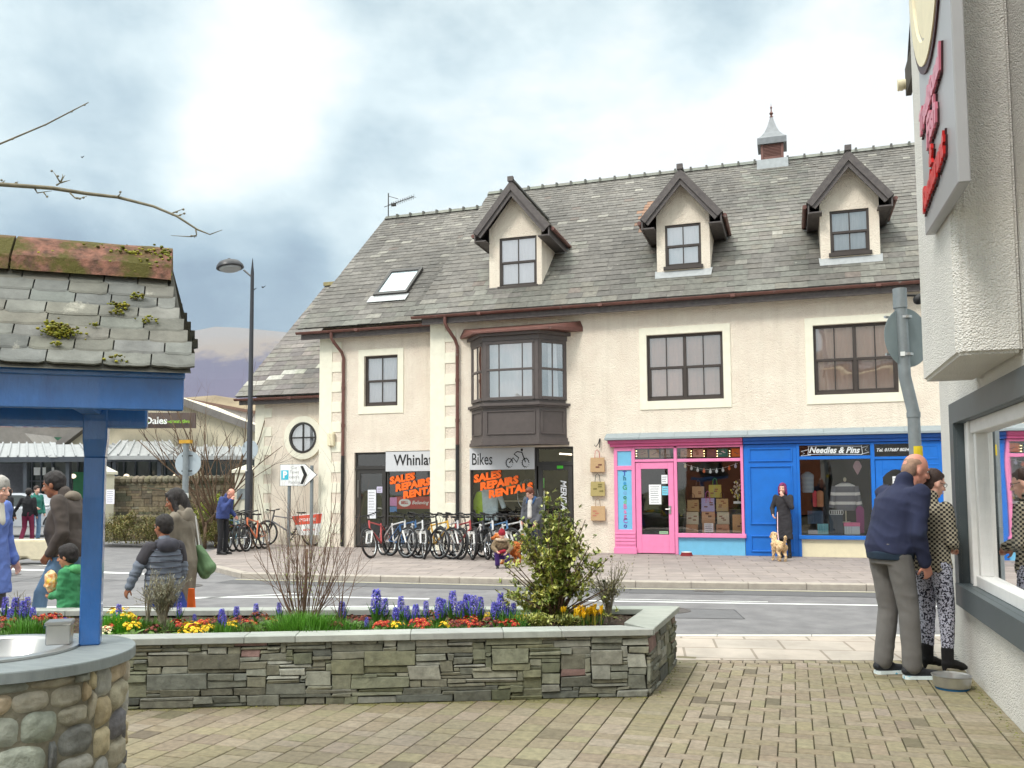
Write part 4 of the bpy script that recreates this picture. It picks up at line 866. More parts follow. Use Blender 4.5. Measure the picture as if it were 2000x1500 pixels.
for i,(px,row,s_,v) in enumerate(PLACE):
    p=bed(px,row)
    side='left of the blue post' if px<160 else ('between blue post and bare shrub' if px<600 else 'right of the bare shrub')
    size='large' if s_>1.1 else ('small' if s_<.7 else 'medium'); tone=['violet blue','deep blue','pale lilac blue'][v]
    dep='near the front coping' if row<.32 else ('in the middle of the bed' if row<.52 else 'towards the back of the bed')
    nb=sorted([q for q in PLACE],key=lambda q:q[0]); idx=nb.index(PLACE[i])+1
    lab=f'{size} {tone} hyacinth {dep} {side}, number {idx} from left'
    order=['leftmost','second','third','fourth','fifth','sixth','seventh','eighth','ninth','tenth','eleventh','twelfth','thirteenth','fourteenth','fifteenth','sixteenth','seventeenth','eighteenth','nineteenth','twentieth','twenty-first','twenty-second','twenty-third','twenty-fourth','twenty-fifth','twenty-sixth']
    grp=[q for q in nb if (q[0]<160)==(px<160) and (q[0]>=600)==(px>=600)]; lab=f'{size} {tone} hyacinth {side}, {order[grp.index(PLACE[i])]} from the left there'
    if v not in protoH: protoH[v]=mk('hyacinth',lab,'flower','hyacinths in the raised bed',[('flower_spike',hy[v][0],'petal'),('leaves',hy[v][1],'leafc'),('stem',hy[v][2],'leafc')],p,R_.uniform(0,6),s_)
    else:
        c=clone(protoH[v],None,p,R_.uniform(0,6),lab); c.scale=(s_,s_,s_)
def primrose(c,c2,n=26):
    fl=MB();lv=MB()
    for i in range(n):
        a=R_.uniform(0,6.28);r=.055*math.sqrt(R_.random()); q=Vector((math.cos(a)*r,math.sin(a)*r,.075+R_.uniform(-.012,.02)-r*.25)); nn=(Vector((q.x,q.y,.06))).normalized()
        for k in range(5): b=k*1.2566+a; t=nn.orthogonal().normalized(); t2=nn.cross(t); leaf(fl,q,(t*math.cos(b)+t2*math.sin(b)+nn*.2),.014,.013,rc(c,.2),nn,.2)
        fl.ell(q+nn*.003,(.0035,.0035,.002),5,3,c2)
    for i in range(16): a=R_.uniform(0,6.28); leaf(lv,Vector((0,0,0)),Vector((math.cos(a),math.sin(a),R_.uniform(.2,1.0))),R_.uniform(.07,.11),.035,rc(S(104,140,50),.2),curl=.5,seg=5)
    return fl,lv
kinds={'dark red':(S(150,24,22),S(225,180,60)),'yellow':(S(238,206,40),S(230,150,30)),'crimson':(S(176,34,30),S(235,200,80)),'maroon':(S(104,24,34),S(200,160,80)),'cream':(S(232,226,190),S(230,200,60))}
PR=[(380,.15,'crimson',.9),(393,.3,'crimson',1.0),(415,.55,'maroon',.7),(462,.5,'maroon',.9),(473,.55,'maroon',.7),(362,.02,'yellow',.75),(375,.08,'yellow',1.1),(385,.02,'yellow',.8),(245,.4,'yellow',1.3),(257,.2,'yellow',1.0),(690,.55,'maroon',.8),(704,.4,'maroon',.9),(718,.45,'maroon',.9),(818,.12,'crimson',1.1),(826,.03,'crimson',1.0),(888,.1,'maroon',1.0),(898,.2,'crimson',.9),(925,.05,'crimson',.8),(935,.15,'dark red',.7),(980,.2,'crimson',.7),(700,.0,'yellow',.4),(80,.5,'dark red',1.1),(98,.5,'dark red',1.2),(112,.45,'dark red',1.0),(90,.35,'dark red',.8),(12,.5,'dark red',1.0),(5,.25,'maroon',1.0),(230,.75,'yellow',1.2),(262,.5,'crimson',.9),(300,.2,'maroon',.8),(350,.35,'crimson',.9),(405,.15,'yellow',.8),(430,.45,'maroon',1.0),(450,.25,'yellow',.9),(488,.35,'crimson',.9),(505,.6,'maroon',1.0),(530,.5,'crimson',.8),(655,.15,'maroon',.9),(745,.1,'crimson',1.0),(775,.15,'yellow',.8),(850,.6,'crimson',1.0),(870,.12,'yellow',.8),(915,.15,'crimson',1.1),(955,.1,'maroon',1.0),(1000,.1,'crimson',.9),(1015,.35,'yellow',.9),(215,.3,'crimson',.8),(130,.6,'dark red',.7),(955,.6,'yellow',.8),(208,.15,'cream',.8)]
proto={}
snb=sorted(PR,key=lambda q:q[0])
for i,(px,row,k,s_) in enumerate(PR):
    p=bed(px,row); same=[q for q in snb if q[2]==k]; lab=f'{k} primrose clump with pale green leaves, {order[same.index(PR[i])]} {k} clump from the left'
    if k not in proto:
        f,l=primrose(*kinds[k]); proto[k]=mk('primrose',lab,'flower','primroses in the raised bed',[('flowers',f,'petal'),('leaves',l,'leafc')],p,0,s_*1.25)
    else: c=clone(proto[k],None,p,R_.uniform(0,6),lab); c.scale=(s_*1.25,)*3
def crocus(n=26):
    fl=MB();lv=MB()
    for i in range(n):
        q=Vector((R_.gauss(0,.05),R_.gauss(0,.035),0)); h=R_.uniform(.07,.13)
        for k in range(5): a=k*1.2566; leaf(fl,q+Vector((0,0,h)),Vector((math.cos(a)*.5,math.sin(a)*.5,1)),.05,.024,rc(S(250,206,30),.12),Vector((0,0,1)),-.2)
        fl.tube([q,q+Vector((0,0,h))],.003,4,S(190,180,80))
        for k in range(3): leaf(lv,q,Vector((R_.uniform(-.4,.4),R_.uniform(-.4,.4),1)),.11,.008,rc(S(90,130,50),.2),curl=.4)
    return fl,lv
f,l=crocus(); mk('crocus_clump','yellow crocus clump beneath the green shrub near the planter end','flower',None,[('flowers',f,'petal'),('leaves',l,'leafc')],bed(1152,.42))
f,l=crocus(14); mk('crocus_clump','smaller yellow crocus clump to the left, under the green shrub','flower',None,[('flowers',f,'petal'),('leaves',l,'leafc')],bed(1128,.25),1)
# grass tufts
def grass(px,row,w,h,n,label,col=S(100,168,40),white=0):
    lv=MB(); A=bed(px,row)
    for i in range(n):
        q=Vector((R_.gauss(0,w*.42),R_.gauss(0,w*.22),0)); d=Vector((q.x*1.6+R_.uniform(-.25,.25),q.y*1.6+R_.uniform(-.25,.25),1)); leaf(lv,q,d,h*R_.uniform(.6,1.15),.0055,rc(col,.25),curl=R_.uniform(.2,.9),seg=5)
    for i in range(white):
        q=Vector((R_.gauss(0,w*.35),R_.gauss(0,w*.2),0)); z=h*R_.uniform(.5,1)
        for k in range(5): a=k*1.2566; leaf(lv,q+Vector((0,0,z)),Vector((math.cos(a),math.sin(a),.5)),.016,.01,S(236,232,190))
    t=thing('grass_clump',label,'grass',A); lv.build('blades','leafc',t,local=True,fix=False)
grass(590,.12,.28,.17,1500,'bright green clump of fine grass in front of the bare twiggy shrub',S(92,146,44)); grass(640,.35,.14,.14,260,'thin green grass tuft right of the bright clump',S(96,150,44))
grass(226,.35,.16,.16,420,'dense green shoots with small white flowers right of the blue post',S(84,158,40),8); grass(680,.12,.1,.12,120,'small green shoot clump under the tall hyacinths',S(84,140,44)); grass(440,.12,.12,.11,160,'green leafy shoots in front of the left hyacinth',S(88,140,44))
grass(1005,.25,.16,.16,130,'broad green leaf blades beside the evergreen shrub',S(90,150,60)); grass(60,.25,.3,.16,420,'green bulb leaves left of the blue post',S(84,136,44)); grass(850,.2,.5,.09,500,'low green leaves spreading under the hyacinth row',S(88,140,50))
grass(400,.4,.5,.09,700,'low leafy green growth along the bed left of the bare shrub',S(92,128,48)); grass(270,.45,.3,.10,420,'low leafy green growth beside the lavender bush',S(88,132,48)); grass(760,.25,.3,.10,260,'low green leaves under the tallest hyacinth',S(80,128,46)); grass(480,.3,.35,.07,260,'sparse low green weeds left of the twiggy shrub',S(104,128,56))
# bare twiggy shrub: many stems rising from the base
def twig(mb,p,d,l,r,depth,up=.12,col=None,wob=.16,br=(2,3),n=6,ups=Vector((0,0,1))):
    pts=[p.copy()];dd=d.normalized();rs=[r]
    for i in range(n):
        dd=(dd+rdir(-1.2,1.2)*wob+ups*up*.3).normalized(); p=p+dd*l/n; pts.append(p.copy()); rs.append(r*(1-.6*(i+1)/n))
    mb.tube(pts,rs,5 if r>.004 else 4,col)
    if depth>0:
        for k in range(R_.randint(*br)):
            j=R_.randint(2,n); q=pts[j]; d2=(pts[j]-pts[j-1]).normalized(); d2=(d2+rdir(-.8,1.3)*.65).normalized(); twig(mb,q,d2,l*R_.uniform(.35,.65),rs[j]*.75,depth-1,up,col,wob,br,max(4,n-1),ups)
b0=bed(592,.42); t=thing('bare_shrub','leafless reddish brown twiggy shrub spreading from the middle of the raised bed','shrub',b0)
st=MB(); random.seed(21)
for i in range(38):
    a=R_.uniform(0,6.283); sp=R_.uniform(.15,1.0)*(1.6 if i%2 else .8); d=Vector((math.cos(a)*sp,math.sin(a)*sp*.5,1.3)); q=Vector((math.cos(a)*.08*R_.random(),math.sin(a)*.06*R_.random(),0)); twig(st,q,d,R_.uniform(.55,1.05)*(1.15 if i<12 else .9),R_.uniform(.003,.006),2,.25,None,.13,(2,3),7)
for i in range(9): a=R_.uniform(0,6.28); st.cap((math.cos(a)*.05,math.sin(a)*.04,-.02),.022,(math.cos(a)*.1,math.sin(a)*.08,.07),.012,8)
st.tube([(0,0,0),(.02,0,.3),(.03,0,.62)],[.014,.012,.008],7)
st.build('stems','twig_red',t,local=True,fix=False,smooth=True)
bu=MB()
for i in range(520):
    f=R_.random(); a=R_.uniform(0,6.28); z=R_.uniform(.08,.75); r=.06+z*.42*math.sqrt(R_.random()); leaf(bu,Vector((math.cos(a)*r,math.sin(a)*r*.6,z)),rdir(-.2,1.4),.014,.006,rc(S(134,150,58),.2))
bu.build('buds','leafc',t,local=True,fix=False)
b0=bed(660,.4); t=thing('bare_sapling','thin dark bare twigs rising between grass clump and hyacinths','shrub',b0); st=MB()
for i in range(5): twig(st,Vector((R_.uniform(-.03,.03),0,0)),Vector((R_.uniform(-.2,.5),0,1)),R_.uniform(.35,.7),.004,2,.2,None,.16)
st.build('stems','twig_red',t,local=True,fix=False)
# evergreen shrub (golden-green, lozenge leaves)
b0=bed(1085,.5); random.seed(5); t=thing('evergreen_shrub','tall glossy variegated evergreen shrub near the right end of the raised bed','shrub',b0)
st=MB(); lv=MB(); tips=[]
for i in range(86):
    a=R_.uniform(0,6.283); sp=R_.uniform(0,.78); h=R_.uniform(.14,.96)*(1-.35*sp/.8)
    if i>=62: sp=R_.uniform(.1,.45); h=R_.uniform(.62,.9)
    d=Vector((math.cos(a)*sp*.60,math.sin(a)*sp*.42,h)); 
    if i<5: d=Vector((-.06+.05*i,0,1.0-.07*i))
    st.tube([(0,0,0),(d.x*.35,d.y*.35,d.z*.5),(d.x,d.y,d.z)],[.012,.007,.003],5)
    for k in range(44):
        f=R_.uniform(.12,1.04); p=Vector((d.x*f**1.5,d.y*f**1.5,d.z*f))+rdir(-1.5,1.5)*R_.uniform(.0,.13); tips.append((p,f))
P_=[S(138,152,64),S(116,134,56),S(156,164,74),S(186,186,88),S(206,204,124),S(96,112,50)]
for (p,f) in tips:
    if p.z<.03: continue
    clump=noise.noise(p*4.5)
    if clump<-.17: continue
    base=R_.choice(P_[:3]+[P_[5]]) if clump<.12 else R_.choice(P_[2:5]+[P_[0]])
    ax=rdir(-.2,1.4)
    for k in range(R_.randint(5,8)):
        d=(ax+rdir(-1,1)*.9).normalized(); leaf(lv,p,d,R_.uniform(.030,.050),R_.uniform(.014,.021),rc(base,.22) if R_.random()<.8 else rc(S(176,176,112),.15),curl=.4)
st.build('stems','bark',t,local=True,fix=False); lv.build('foliage','leafc',t,local=True,fix=False)
def leafy(name,label,px,row,w,h,n,cols,ls,lw,stems=10,sm='bark',cat='shrub',group=None):
    t=thing(name,label,cat,bed(px,row),0,group); st=MB();lv=MB()
    for i in range(stems):
        a=R_.uniform(0,6.28);sp=R_.uniform(.1,1); d=Vector((math.cos(a)*sp*w,math.sin(a)*sp*w*.6,h*R_.uniform(.6,1))); pts=[Vector((0,0,0)),Vector((d.x*.3,d.y*.3,d.z*.5))+rdir()*.02,d]; st.tube(pts,[.006,.004,.002],5)
        for k in range(3):
            e=pts[1].lerp(d,R_.random())+rdir(0,1.2)*h*.25; st.tube([pts[1].lerp(d,.4),e],[.003,.0015],4)
            for q in range(n): p=pts[1].lerp(e,R_.random()); leaf(lv,p+rdir(-1,1)*.02,rdir(-.2,1.4),ls*R_.uniform(.7,1.3),lw,rc(R_.choice(cols),.2))
    st.build('stems',sm,t,local=True,fix=False); lv.build('foliage','leafc',t,local=True,fix=False); return t
leafy('small_shrub','sparse grey green shrub with bare twisted stems at the planter corner',1190,.5,.19,.46,30,[S(120,122,74),S(140,134,88),S(108,104,66)],.022,.007,16,'twig_grey')
leafy('variegated_shrub','low pale yellow green variegated shrub at the foot of the evergreen',1052,.12,.12,.12,40,[S(176,180,96),S(140,156,76),S(200,200,130)],.03,.016,14)
leafy('variegated_shrub','low mixed green plant right of the pale variegated shrub',1110,.1,.12,.10,26,[S(120,132,60),S(140,140,70),S(96,104,50)],.028,.013,12)
leafy('lavender_bush','grey leafless looking lavender bush in front of the boy',320,.45,.20,.42,26,[S(140,140,116),S(126,122,104),S(160,158,132)],.024,.004,44,'twig_grey')
leafy('thin_twigs','wispy dry grey twigs just left of the lavender bush',288,.6,.08,.42,4,[S(130,120,96)],.012,.004,9,'twig_grey')
leafy('thin_twigs','sparse bare twigs sprouting left behind the blue post',32,.7,.14,.30,3,[S(120,124,80)],.014,.005,8,'twig_grey')
lt=MB(); 
for i in range(1400):
    u=R_.random();v_=R_.random(); q=Vector(n1[0]).lerp(Vector(n1[1]),u).lerp(Vector(n1[3]).lerp(Vector(n1[2]),u),v_); leaf(lt,Vector((q.x,q.y,.437)),rdir(-.1,.5),R_.uniform(.012,.03),R_.uniform(.006,.016),rc(R_.choice([S(96,70,50),S(120,92,60),S(70,96,40),S(84,74,50),S(100,130,50)]),.25))
o=lt.build('leaf_litter','leafc',fix=False); o['kind']='stuff'; tag(o,'fallen leaves and small weeds scattered on the planter soil','leaf litter')
# ================= WELL =================
random.seed(9)
WC=Vector((-3.27,3.02)); WR=.47
wl=thing('wishing_well','round cobble stone drinking basin with blue timber posts and mossy slate roof','well',(*WC,0))
mb=MB(); mb.lathe([(WR-.024,0),(WR-.024,.755)],(*WC,0),64,S(128,124,110),caps=False)
cols=int(2*math.pi*WR/.035); rows=18; dz=.752/rows
COB=[S(156,152,138),S(142,144,136),S(170,160,136),S(124,126,122),S(178,172,158),S(148,142,126),S(108,108,110),S(162,146,120),S(134,140,130),S(150,150,146)]
def cobble(th0,th1,z0,z1,c,r):
    nu,nv=9,7; P=r.uniform(.013,.028); ph=[r.uniform(0,9) for _ in range(3)]; vs=[]; e=r.uniform(2.3,4.5)
    for j in range(nv+1):
        for i in range(nu+1):
            u=-1+2*i/nu; v=-1+2*j/nv; k=max(abs(u),abs(v)); l=(abs(u)**e+abs(v)**e)**(1/e) if k>0 else 1; q=k/l if l>0 else 1
            uu,vv=u*q,v*q; rr=min(1,k); h=P*(1-rr**4.5)**.5
            nz=noise.noise(Vector((uu*1.3+ph[0],vv*1.3+ph[1],ph[2])))
            th=(th0+th1)/2+(th1-th0)/2*uu*(1+.10*nz); z=(z0+z1)/2+(z1-z0)/2*vv*(1+.12*nz); R=WR-.026+h*(1+.5*nz)
            vs.append((WC.x+R*math.cos(th),WC.y+R*math.sin(th),z))
    mb.add(vs,[(j*(nu+1)+i,j*(nu+1)+i+1,(j+1)*(nu+1)+i+1,(j+1)*(nu+1)+i) for j in range(nv) for i in range(nu)],c)
rr_=random.Random(5); tot=2*math.pi
for i,j,w,h in occupancy(cols,rows,(3,4,5,6,7,8),(2,2,3,3,4),rr_):
    if w<2 and rr_.random()<.5: pass
    a0=tot*i/cols;a1=tot*(i+w)/cols; cobble(a0+.002,a1-.002,j*dz+.001,(j+h)*dz-.001,tuple(q*1.15 for q in rc(rr_.choice(COB),.16,rr_)),rr_)
mb.build('stone_drum','stone',wl,smooth=True,fix=False)
mb=MB(); c0=(WC.x,WC.y,0); BC=Vector((-3.40,3.02)); BR=.345
nseg=72; vs=[]
for k in range(nseg):
    t_=2*math.pi*k/nseg; o=(WC.x+.492*math.cos(t_),WC.y+.492*math.sin(t_)); i_=(BC.x+BR*math.cos(t_),BC.y+BR*math.sin(t_)); vs+=[(*o,.755),(*o,.795),(o[0]*.996+WC.x*.004,o[1]*.996+WC.y*.004,.80),(*i_,.80),(*i_,.755)]
fs=[]
for k in range(nseg):
    a_=5*k;b_=5*((k+1)%nseg)
    for q in range(5): fs.append((a_+q,a_+(q+1)%5,b_+(q+1)%5,b_+q))
mb.add(vs,fs,S(132,140,142)); mb.build('coping','coping',wl)
mb=MB(); mb.lathe([(.36,.802),(.36,.812),(.34,.816),(.30,.812),(.285,.80),(.26,.73),(.2,.68),(.05,.665),(0,.665)],(*BC,0),56,caps=False); bsn=mb.build('basin','steel',wl,smooth='auto')
mb=MB(); mb.lathe([(.03,.668),(.03,.672),(0,.672)],(*BC,0),16); mb.build('drain','chrome',bsn)
pxy=Vector((-3.09,3.27)); AX=Vector((.8,.6,0)); NX=Vector((.6,-.8,0))
def wp(s,n,z): return Vector((pxy.x,pxy.y,0))+AX*s+NX*n+Vector((0,0,z))
mb=MB(); q=wp(-.125,.02,0); mb.obox(q+Vector((0,0,.86)),AX*.05,NX*.05,Vector((0,0,.045))); mb.obox(q+Vector((0,0,.91)),AX*.055,NX*.055,Vector((0,0,.008))); mb.build('soap_box','steel',wl,bevel=.004)
mb=MB(); q=wp(-.36,.33,.803); mb.obox(q,AX*.05,NX*.02,Vector((0,0,.004))); mb.build('plate','white_paint',wl,bevel=.003)
mb=MB(); q=wp(-.47,.12,0); mb.tube([q+Vector((0,0,.8)),q+Vector((0,0,.97)),q+Vector((.03,-.0,1.0))],.013,8); mb.build('tap','chrome',wl,smooth=True)
for nm,s0 in (('post',0),('post',-.62)):
    mb=MB(); h=.044
    mb.obox(wp(s0,0,(.80+1.66)/2),AX*h,NX*h,Vector((0,0,(1.66-.80)/2))); 
    # flared head
    b_=[wp(s0+i*h,j*h,1.66) for i,j in ((-1,-1),(1,-1),(1,1),(-1,1))]; t_=[wp(s0+i*h*1.18,j*h*1.18,1.74) for i,j in ((-1,-1),(1,-1),(1,1),(-1,1))]; u_=[p+Vector((0,0,.17)) for p in t_]
    mb.add(b_+t_+u_,[(0,1,5,4),(1,2,6,5),(2,3,7,6),(3,0,4,7),(4,5,9,8),(5,6,10,9),(6,7,11,10),(7,4,8,11),(8,9,10,11)])
    mb.build(nm,'blue_post',wl,bevel=.006)
mb=MB(); mb.obox(wp(-.31,.0,1.845),AX*.53,NX*.045,Vector((0,0,.05))); mb.build('beam','blue_post',wl,bevel=.008)
mb=MB()
for s0 in (-.02,-.62): mb.obox(wp(s0,.06,1.89),AX*.045,NX*.31,Vector((0,0,.035)))
mb.build('beam','blue_post',wl,bevel=.008)
mb=MB(); mb.obox(wp(-.29,.385,1.925),AX*.68,NX*.018,Vector((0,0,.075))); mb.obox(wp(-.29,.395,2.008),AX*.685,NX*.022,Vector((0,0,.02))); mb.obox(wp(-.43,-.25,1.96),AX*.52,NX*.018,Vector((0,0,.072)))
mb.build('fascia','blue_post',wl,bevel=.005)
# roof
mb=MB(); ez,rz_=2.03,2.62; en=.455
s1=.37; 
for sg in (1,-1):
    en,ez=(.455,2.03) if sg>0 else (.30,2.62-.59*.30/.455)
    e0=wp(-.97,sg*en,ez-.02); e1=wp(s1+.05,sg*en,ez-.02); r0=wp(-.93,0,rz_-.02); r1=wp(s1-.06,0,rz_-.02); mb.add([e0,e1,r1,r0],[(0,1,2,3)],S(84,84,78))
WS=[S(112,115,112),S(107,110,107),S(120,122,117),S(101,104,101),S(114,113,105),S(108,108,100)]
def thick_slates(sg):
    en,ez=(.455,2.03) if sg>0 else (.30,2.62-.59*.30/.455)
    V=(Vector((0,0,rz_-ez))-NX*sg*en); ln=V.length; V.normalize(); n=AX.cross(V); n=n if n.dot(NX*sg)>0 else -n
    rows=9; e=ln/rows*.90; rr=random.Random(3)
    for r in range(rows):
        u=-1.0-rr.uniform(0,.10); uend=s1+.065-.16*r/rows
        while u<uend:
            w=rr.uniform(.15,.23)*(1-.015*r); a_=max(u,-.99+rr.uniform(-.008,.008))+.003; b_=min(u+w-.003,uend+rr.uniform(-.008,.008)); 
            if uend-b_<.06: b_=uend+rr.uniform(-.01,.01); w=9
            if b_-a_>.03:
                base=wp(0,sg*en,ez)+V*(r*e); th=rr.uniform(.007,.011); c=rc(rr.choice(WS),.1,rr); m_=7; vs=[]
                for row_,(vv,nn) in enumerate(((0,.0),(0,th),(.012,th+.003),(e*1.2,.008))):
                    for i in range(m_+1):
                        uu=a_+(b_-a_)*i/m_; rg=rr.uniform(-.004,.004) if row_<2 and 0<i<m_ else 0
                        if row_==0: rgs=[] 
                        x=base+AX*uu+V*(vv+(noise.noise(Vector((uu*18,r,sg)))*.007 if row_<3 else 0)+(.008 if (i in(0,m_) and row_<3) else 0))+n*nn; vs.append(x)
                k=m_+1; mb.add(vs,[(j*k+i,j*k+i+1,(j+1)*k+i+1,(j+1)*k+i) for j in range(3) for i in range(m_)]+[(0,k,2*k,3*k),(m_,k+m_,2*k+m_,3*k+m_)],c)
            u+=w
thick_slates(1); thick_slates(-1)
rfw=mb.build('roof','slate',wl,fix=False)
mb=MB(); rt=[(-.155,-.115),(-.13,-.02+.0),(-.03,.115),(0,.135),(.03,.115),(.13,-.02),(.155,-.115)]
for (sa,sb) in ((-.96,-.36),(-.35,s1-.055)):
    m_=len(rt); N_=14; vs=[]
    for k in range(N_+1):
        s_=sa+(sb-sa)*k/N_
        for (nn,zz_) in rt: q=wp(s_,nn*.95,rz_-.045+zz_*.75); q+=Vector((0,0,noise.noise(q*9)*.006)); vs.append(q)
    mb.add(vs,[(k*m_+i,k*m_+i+1,(k+1)*m_+i+1,(k+1)*m_+i) for k in range(N_) for i in range(m_-1)]+[tuple(N_*m_+i for i in range(m_)),tuple(range(m_))])
mb.build('ridge_tile','ridge_tile',rfw)
ms=MB()
def mossy(s,n_,z,r,k=26,fl=.5):
    for i in range(int(k*2.2)):
        q=wp(min(s1-.06-.01*R_.random(),s+R_.gauss(0,r)),n_+R_.gauss(0,r*.3),z+R_.gauss(0,r*.45)); q2=R_.uniform(.004,.012)*(.6+r*6); ms.ell(q,(q2,q2,q2*.7),6,4,rc(R_.choice([S(128,130,30),S(104,108,28),S(150,146,40),S(92,84,26)]),.2))
en,ez=.455,2.03
V1=lambda f:(en*(1-f)+.015,ez+(rz_-ez)*f+.02)
for (s,f,r,k) in ((.26,.95,.05,150),(.3,.87,.04,90),(-.62,.97,.05,60),(-.2,.86,.04,40),(-.42,.86,.03,30),(-.75,.9,.05,60),(.14,.93,.05,120),(.2,.83,.045,100),(.1,.8,.03,50),(.02,.965,.04,40),(-.08,.97,.03,30),(-.25,.98,.03,20),(-.5,.95,.04,60),(-.38,.70+.1,.02,8),(-.105,.22,.032,110),(-.13,.28,.02,30),(.115,.48,.016,30),(.1,.42,.014,14),(.18,.57,.015,18),(.24,.37,.02,12),(.13,.03,.02,10),(-.11,.12,.01,8),(-.45,.4,.01,6),(.02,.3,.008,5)):
    n_,z=V1(f); mossy(s,n_,z,r,k)
for i in range(260): s=R_.uniform(-.95,.3); n_,z=V1(.845+R_.gauss(0,.006)); ms.ell(wp(s,n_+.01,z),(R_.uniform(.006,.012),)*3,5,3,rc(S(96,92,30),.2))
ms.build('moss','petal',rfw,smooth=True,fix=False)
# overhanging tree at the left (trunk outside the picture)
random.seed(31)
tr=thing('bare_tree','bare budding branches reaching in over the well roof from the left','tree',(-5.2,1.8,0))
def path(pts,rs,mb,n=7): mb.tube(pts,rs,n)
mb=MB(); dD=3.3; B0=Vector((-5.2,1.8,2.9))
main=[W(x,y,dD+dd) for x,y,dd in ((-60,352,-.05),(0,360,0),(100,367,.02),(170,378,.03),(230,385,.03),(300,403,.02),(345,422,.0),(385,448,0),(410,458,0),(434,449,0))]
mb.tube([B0]+main,[.02,.0092,.0085,.0078,.007,.0062,.0052,.0046,.0036,.0022,.001],7)
def tw(pp,r0=.0035): mb.tube([W(x,y,dD+.02) for x,y in pp],[r0*(1-.75*i/(len(pp)-1)) for i in range(len(pp))],5)
for pp in (((68,368),(73,377),(85,375),(101,373)),((85,375),(92,385)),((110,362),(118,357),(127,342)),((118,357),(123,345),(122,340)),((118,357),(110,344),(104,335)),((118,357),(137,352)),((137,377),(146,386),(158,387),(170,383)),((146,386),(150,388),(156,389)),((230,384),(234,380),(236,373)),((333,418),(345,413),(358,408)),((336,420),(350,421),(361,416)),((382,447),(384,458),(379,465)),((384,460),(370,462),(334,460)),((4,358),(10,352)),((20,362),(36,355))): tw(pp)
for x,y in ((92,384),(150,387),(156,388),(163,386),(235,375),(358,409),(360,417),(345,414),(352,420),(374,461),(101,334),(113,344),(3,352),(32,357)): mb.ell(W(x,y,dD+.02),(.006,.004,.0045),6,4)
up=[W(x,y,dD+.4) for x,y in ((-70,312),(0,281),(90,243),(140,217),(173,200))]; mb.tube([B0+Vector((0,.2,.1))]+up,[.015,.0042,.0038,.003,.0026,.0018],6)
for x,y in ((24,272),(88,244),(140,218),(165,205)): mb.ell(W(x,y,dD+.4),(.007,.004,.004),6,4)
for k in range(9): twig(mb,B0+Vector((0,0,.2*k)),Vector((-.4+R_.uniform(-.7,.3),R_.uniform(-1,1),.8)),1.6,.02,2,.2,n=7)
mb.build('crown','twig_grey',tr,smooth=True,fix=False)
mb=MB(); mb.tube([(-5.35,1.7,-.1),(-5.3,1.75,1.2),(-5.2,1.8,2.9),(-5.25,1.85,4.6)],[.11,.085,.055,.02],12); mb.build('trunk','bark',tr,smooth=True,fix=False)
# ================= STREET FURNITURE =================
random.seed(17)
def Yp(x,y,Yv): v=ray(x,y); return CAM+v*(Yv/v.y)
lp=Yp(484.5,1071,19.6); lx,ly=lp.x,lp.y
t=thing('street_lamp','tall dark street lamp with domed head in front of the left wing','street lamp',(lx,ly,0))
zt=Yp(490,505,19.6).z
mb=MB(); mb.tube([(lx,ly,0),(lx,ly,2.0),(lx,ly,2.05),(lx,ly,zt-.4),(lx,ly,zt)],[.105,.10,.074,.045,.006],14); mb.build('column','lamp_paint',t,smooth='auto',fix=False)
mb=MB(); ah=Yp(470,526,19.6); mb.tube([(lx,ly,Yp(488,542,19.6).z),(ah.x+.1,ly,ah.z-.03)],.025,8); mb.build('arm','lamp_paint',t)
hc=Yp(449,519,19.6); mb=MB(); mb.lathe([(.36,-.06),(.35,.0),(.28,.09),(.16,.14),(.06,.16),(.04,.2),(0,.2)],(0,0,0),28); mb.lathe([(.36,-.06),(.3,-.075)],(0,0,0),28,caps=False); 
Rt=Matrix.Rotation(rad(-9),3,'Y'); mb.v=[tuple(Rt@Vector(p)+Vector((hc.x,ly,hc.z))) for p in mb.v]; o=mb.build('lamp_head','lamp_paint',t,smooth='auto')
mb=MB(); mb.lathe([(.29,-.075),(.24,-.12),(.1,-.14),(0,-.145)],(0,0,0),24); mb.v=[tuple(Rt@Vector(p)+Vector((hc.x,ly,hc.z))) for p in mb.v]; mb.build('lens','net',o,smooth=True)
mb=MB(); mb.box(lx-.02,lx+.02,ly-.15,ly-.125,2.0,2.04); mb.build('label_tag','white_paint',t)
# parking direction sign
t=thing('parking_sign','white arrow sign with blue P on two grey posts before the round window','sign',(-12.4,20.3,0))
for x in (-12.78,-12.1): mb=MB(); mb.tube([(x,20.34,0),(x,20.34,2.15)],.045,12); mb.build('post','galv',t,smooth='auto')
def signpoly(sc_,y0,y1): 
    a,b,c,d,e=-13.03,-12.26,1.61,2.19,-11.90; m_=(c+d)/2; P=[(a,c),(b,c),(e,m_),(b,d),(a,d)]; cx,cz=-12.5,m_; 
    mb=MB(); mb.prism([(cx+(x-cx)*sc_,cz+(z-cz)*sc_) for x,z in P],y0,y1,'y'); return mb
o=signpoly(1,20.27,20.285).build('board','black',t); signpoly(.972,20.262,20.27).build('face','sign_white',t,bevel=.0)
mb=MB(); mb.box(-12.98,-12.76,20.256,20.261,1.78,2.03); mb.build('blue_square','sign_cyan',t); text('P',.24,'letter','sign_white',t,Vector((-12.865,20.253,1.905)),(1,0,0),(0,0,1),.004,.012)
for z,tx in ((2.10,'Car'),(1.98,'Town'),(1.85,'centre'),(1.71,'Parking')): text(tx,.12,'lettering','sign_grey',t,Vector((-12.58,20.258,z)),(1,0,0),(0,0,1),.004,-.002)
mb=MB()
for sgn in (1,-1): mb.add([(-12.30,20.256,1.9),(-12.40,20.256,1.9+.24*sgn),(-12.32,20.256,1.9+.24*sgn),(-12.19,20.256,1.9)],[(0,1,2,3)])
mb.build('chevron','black',t,fix=False)
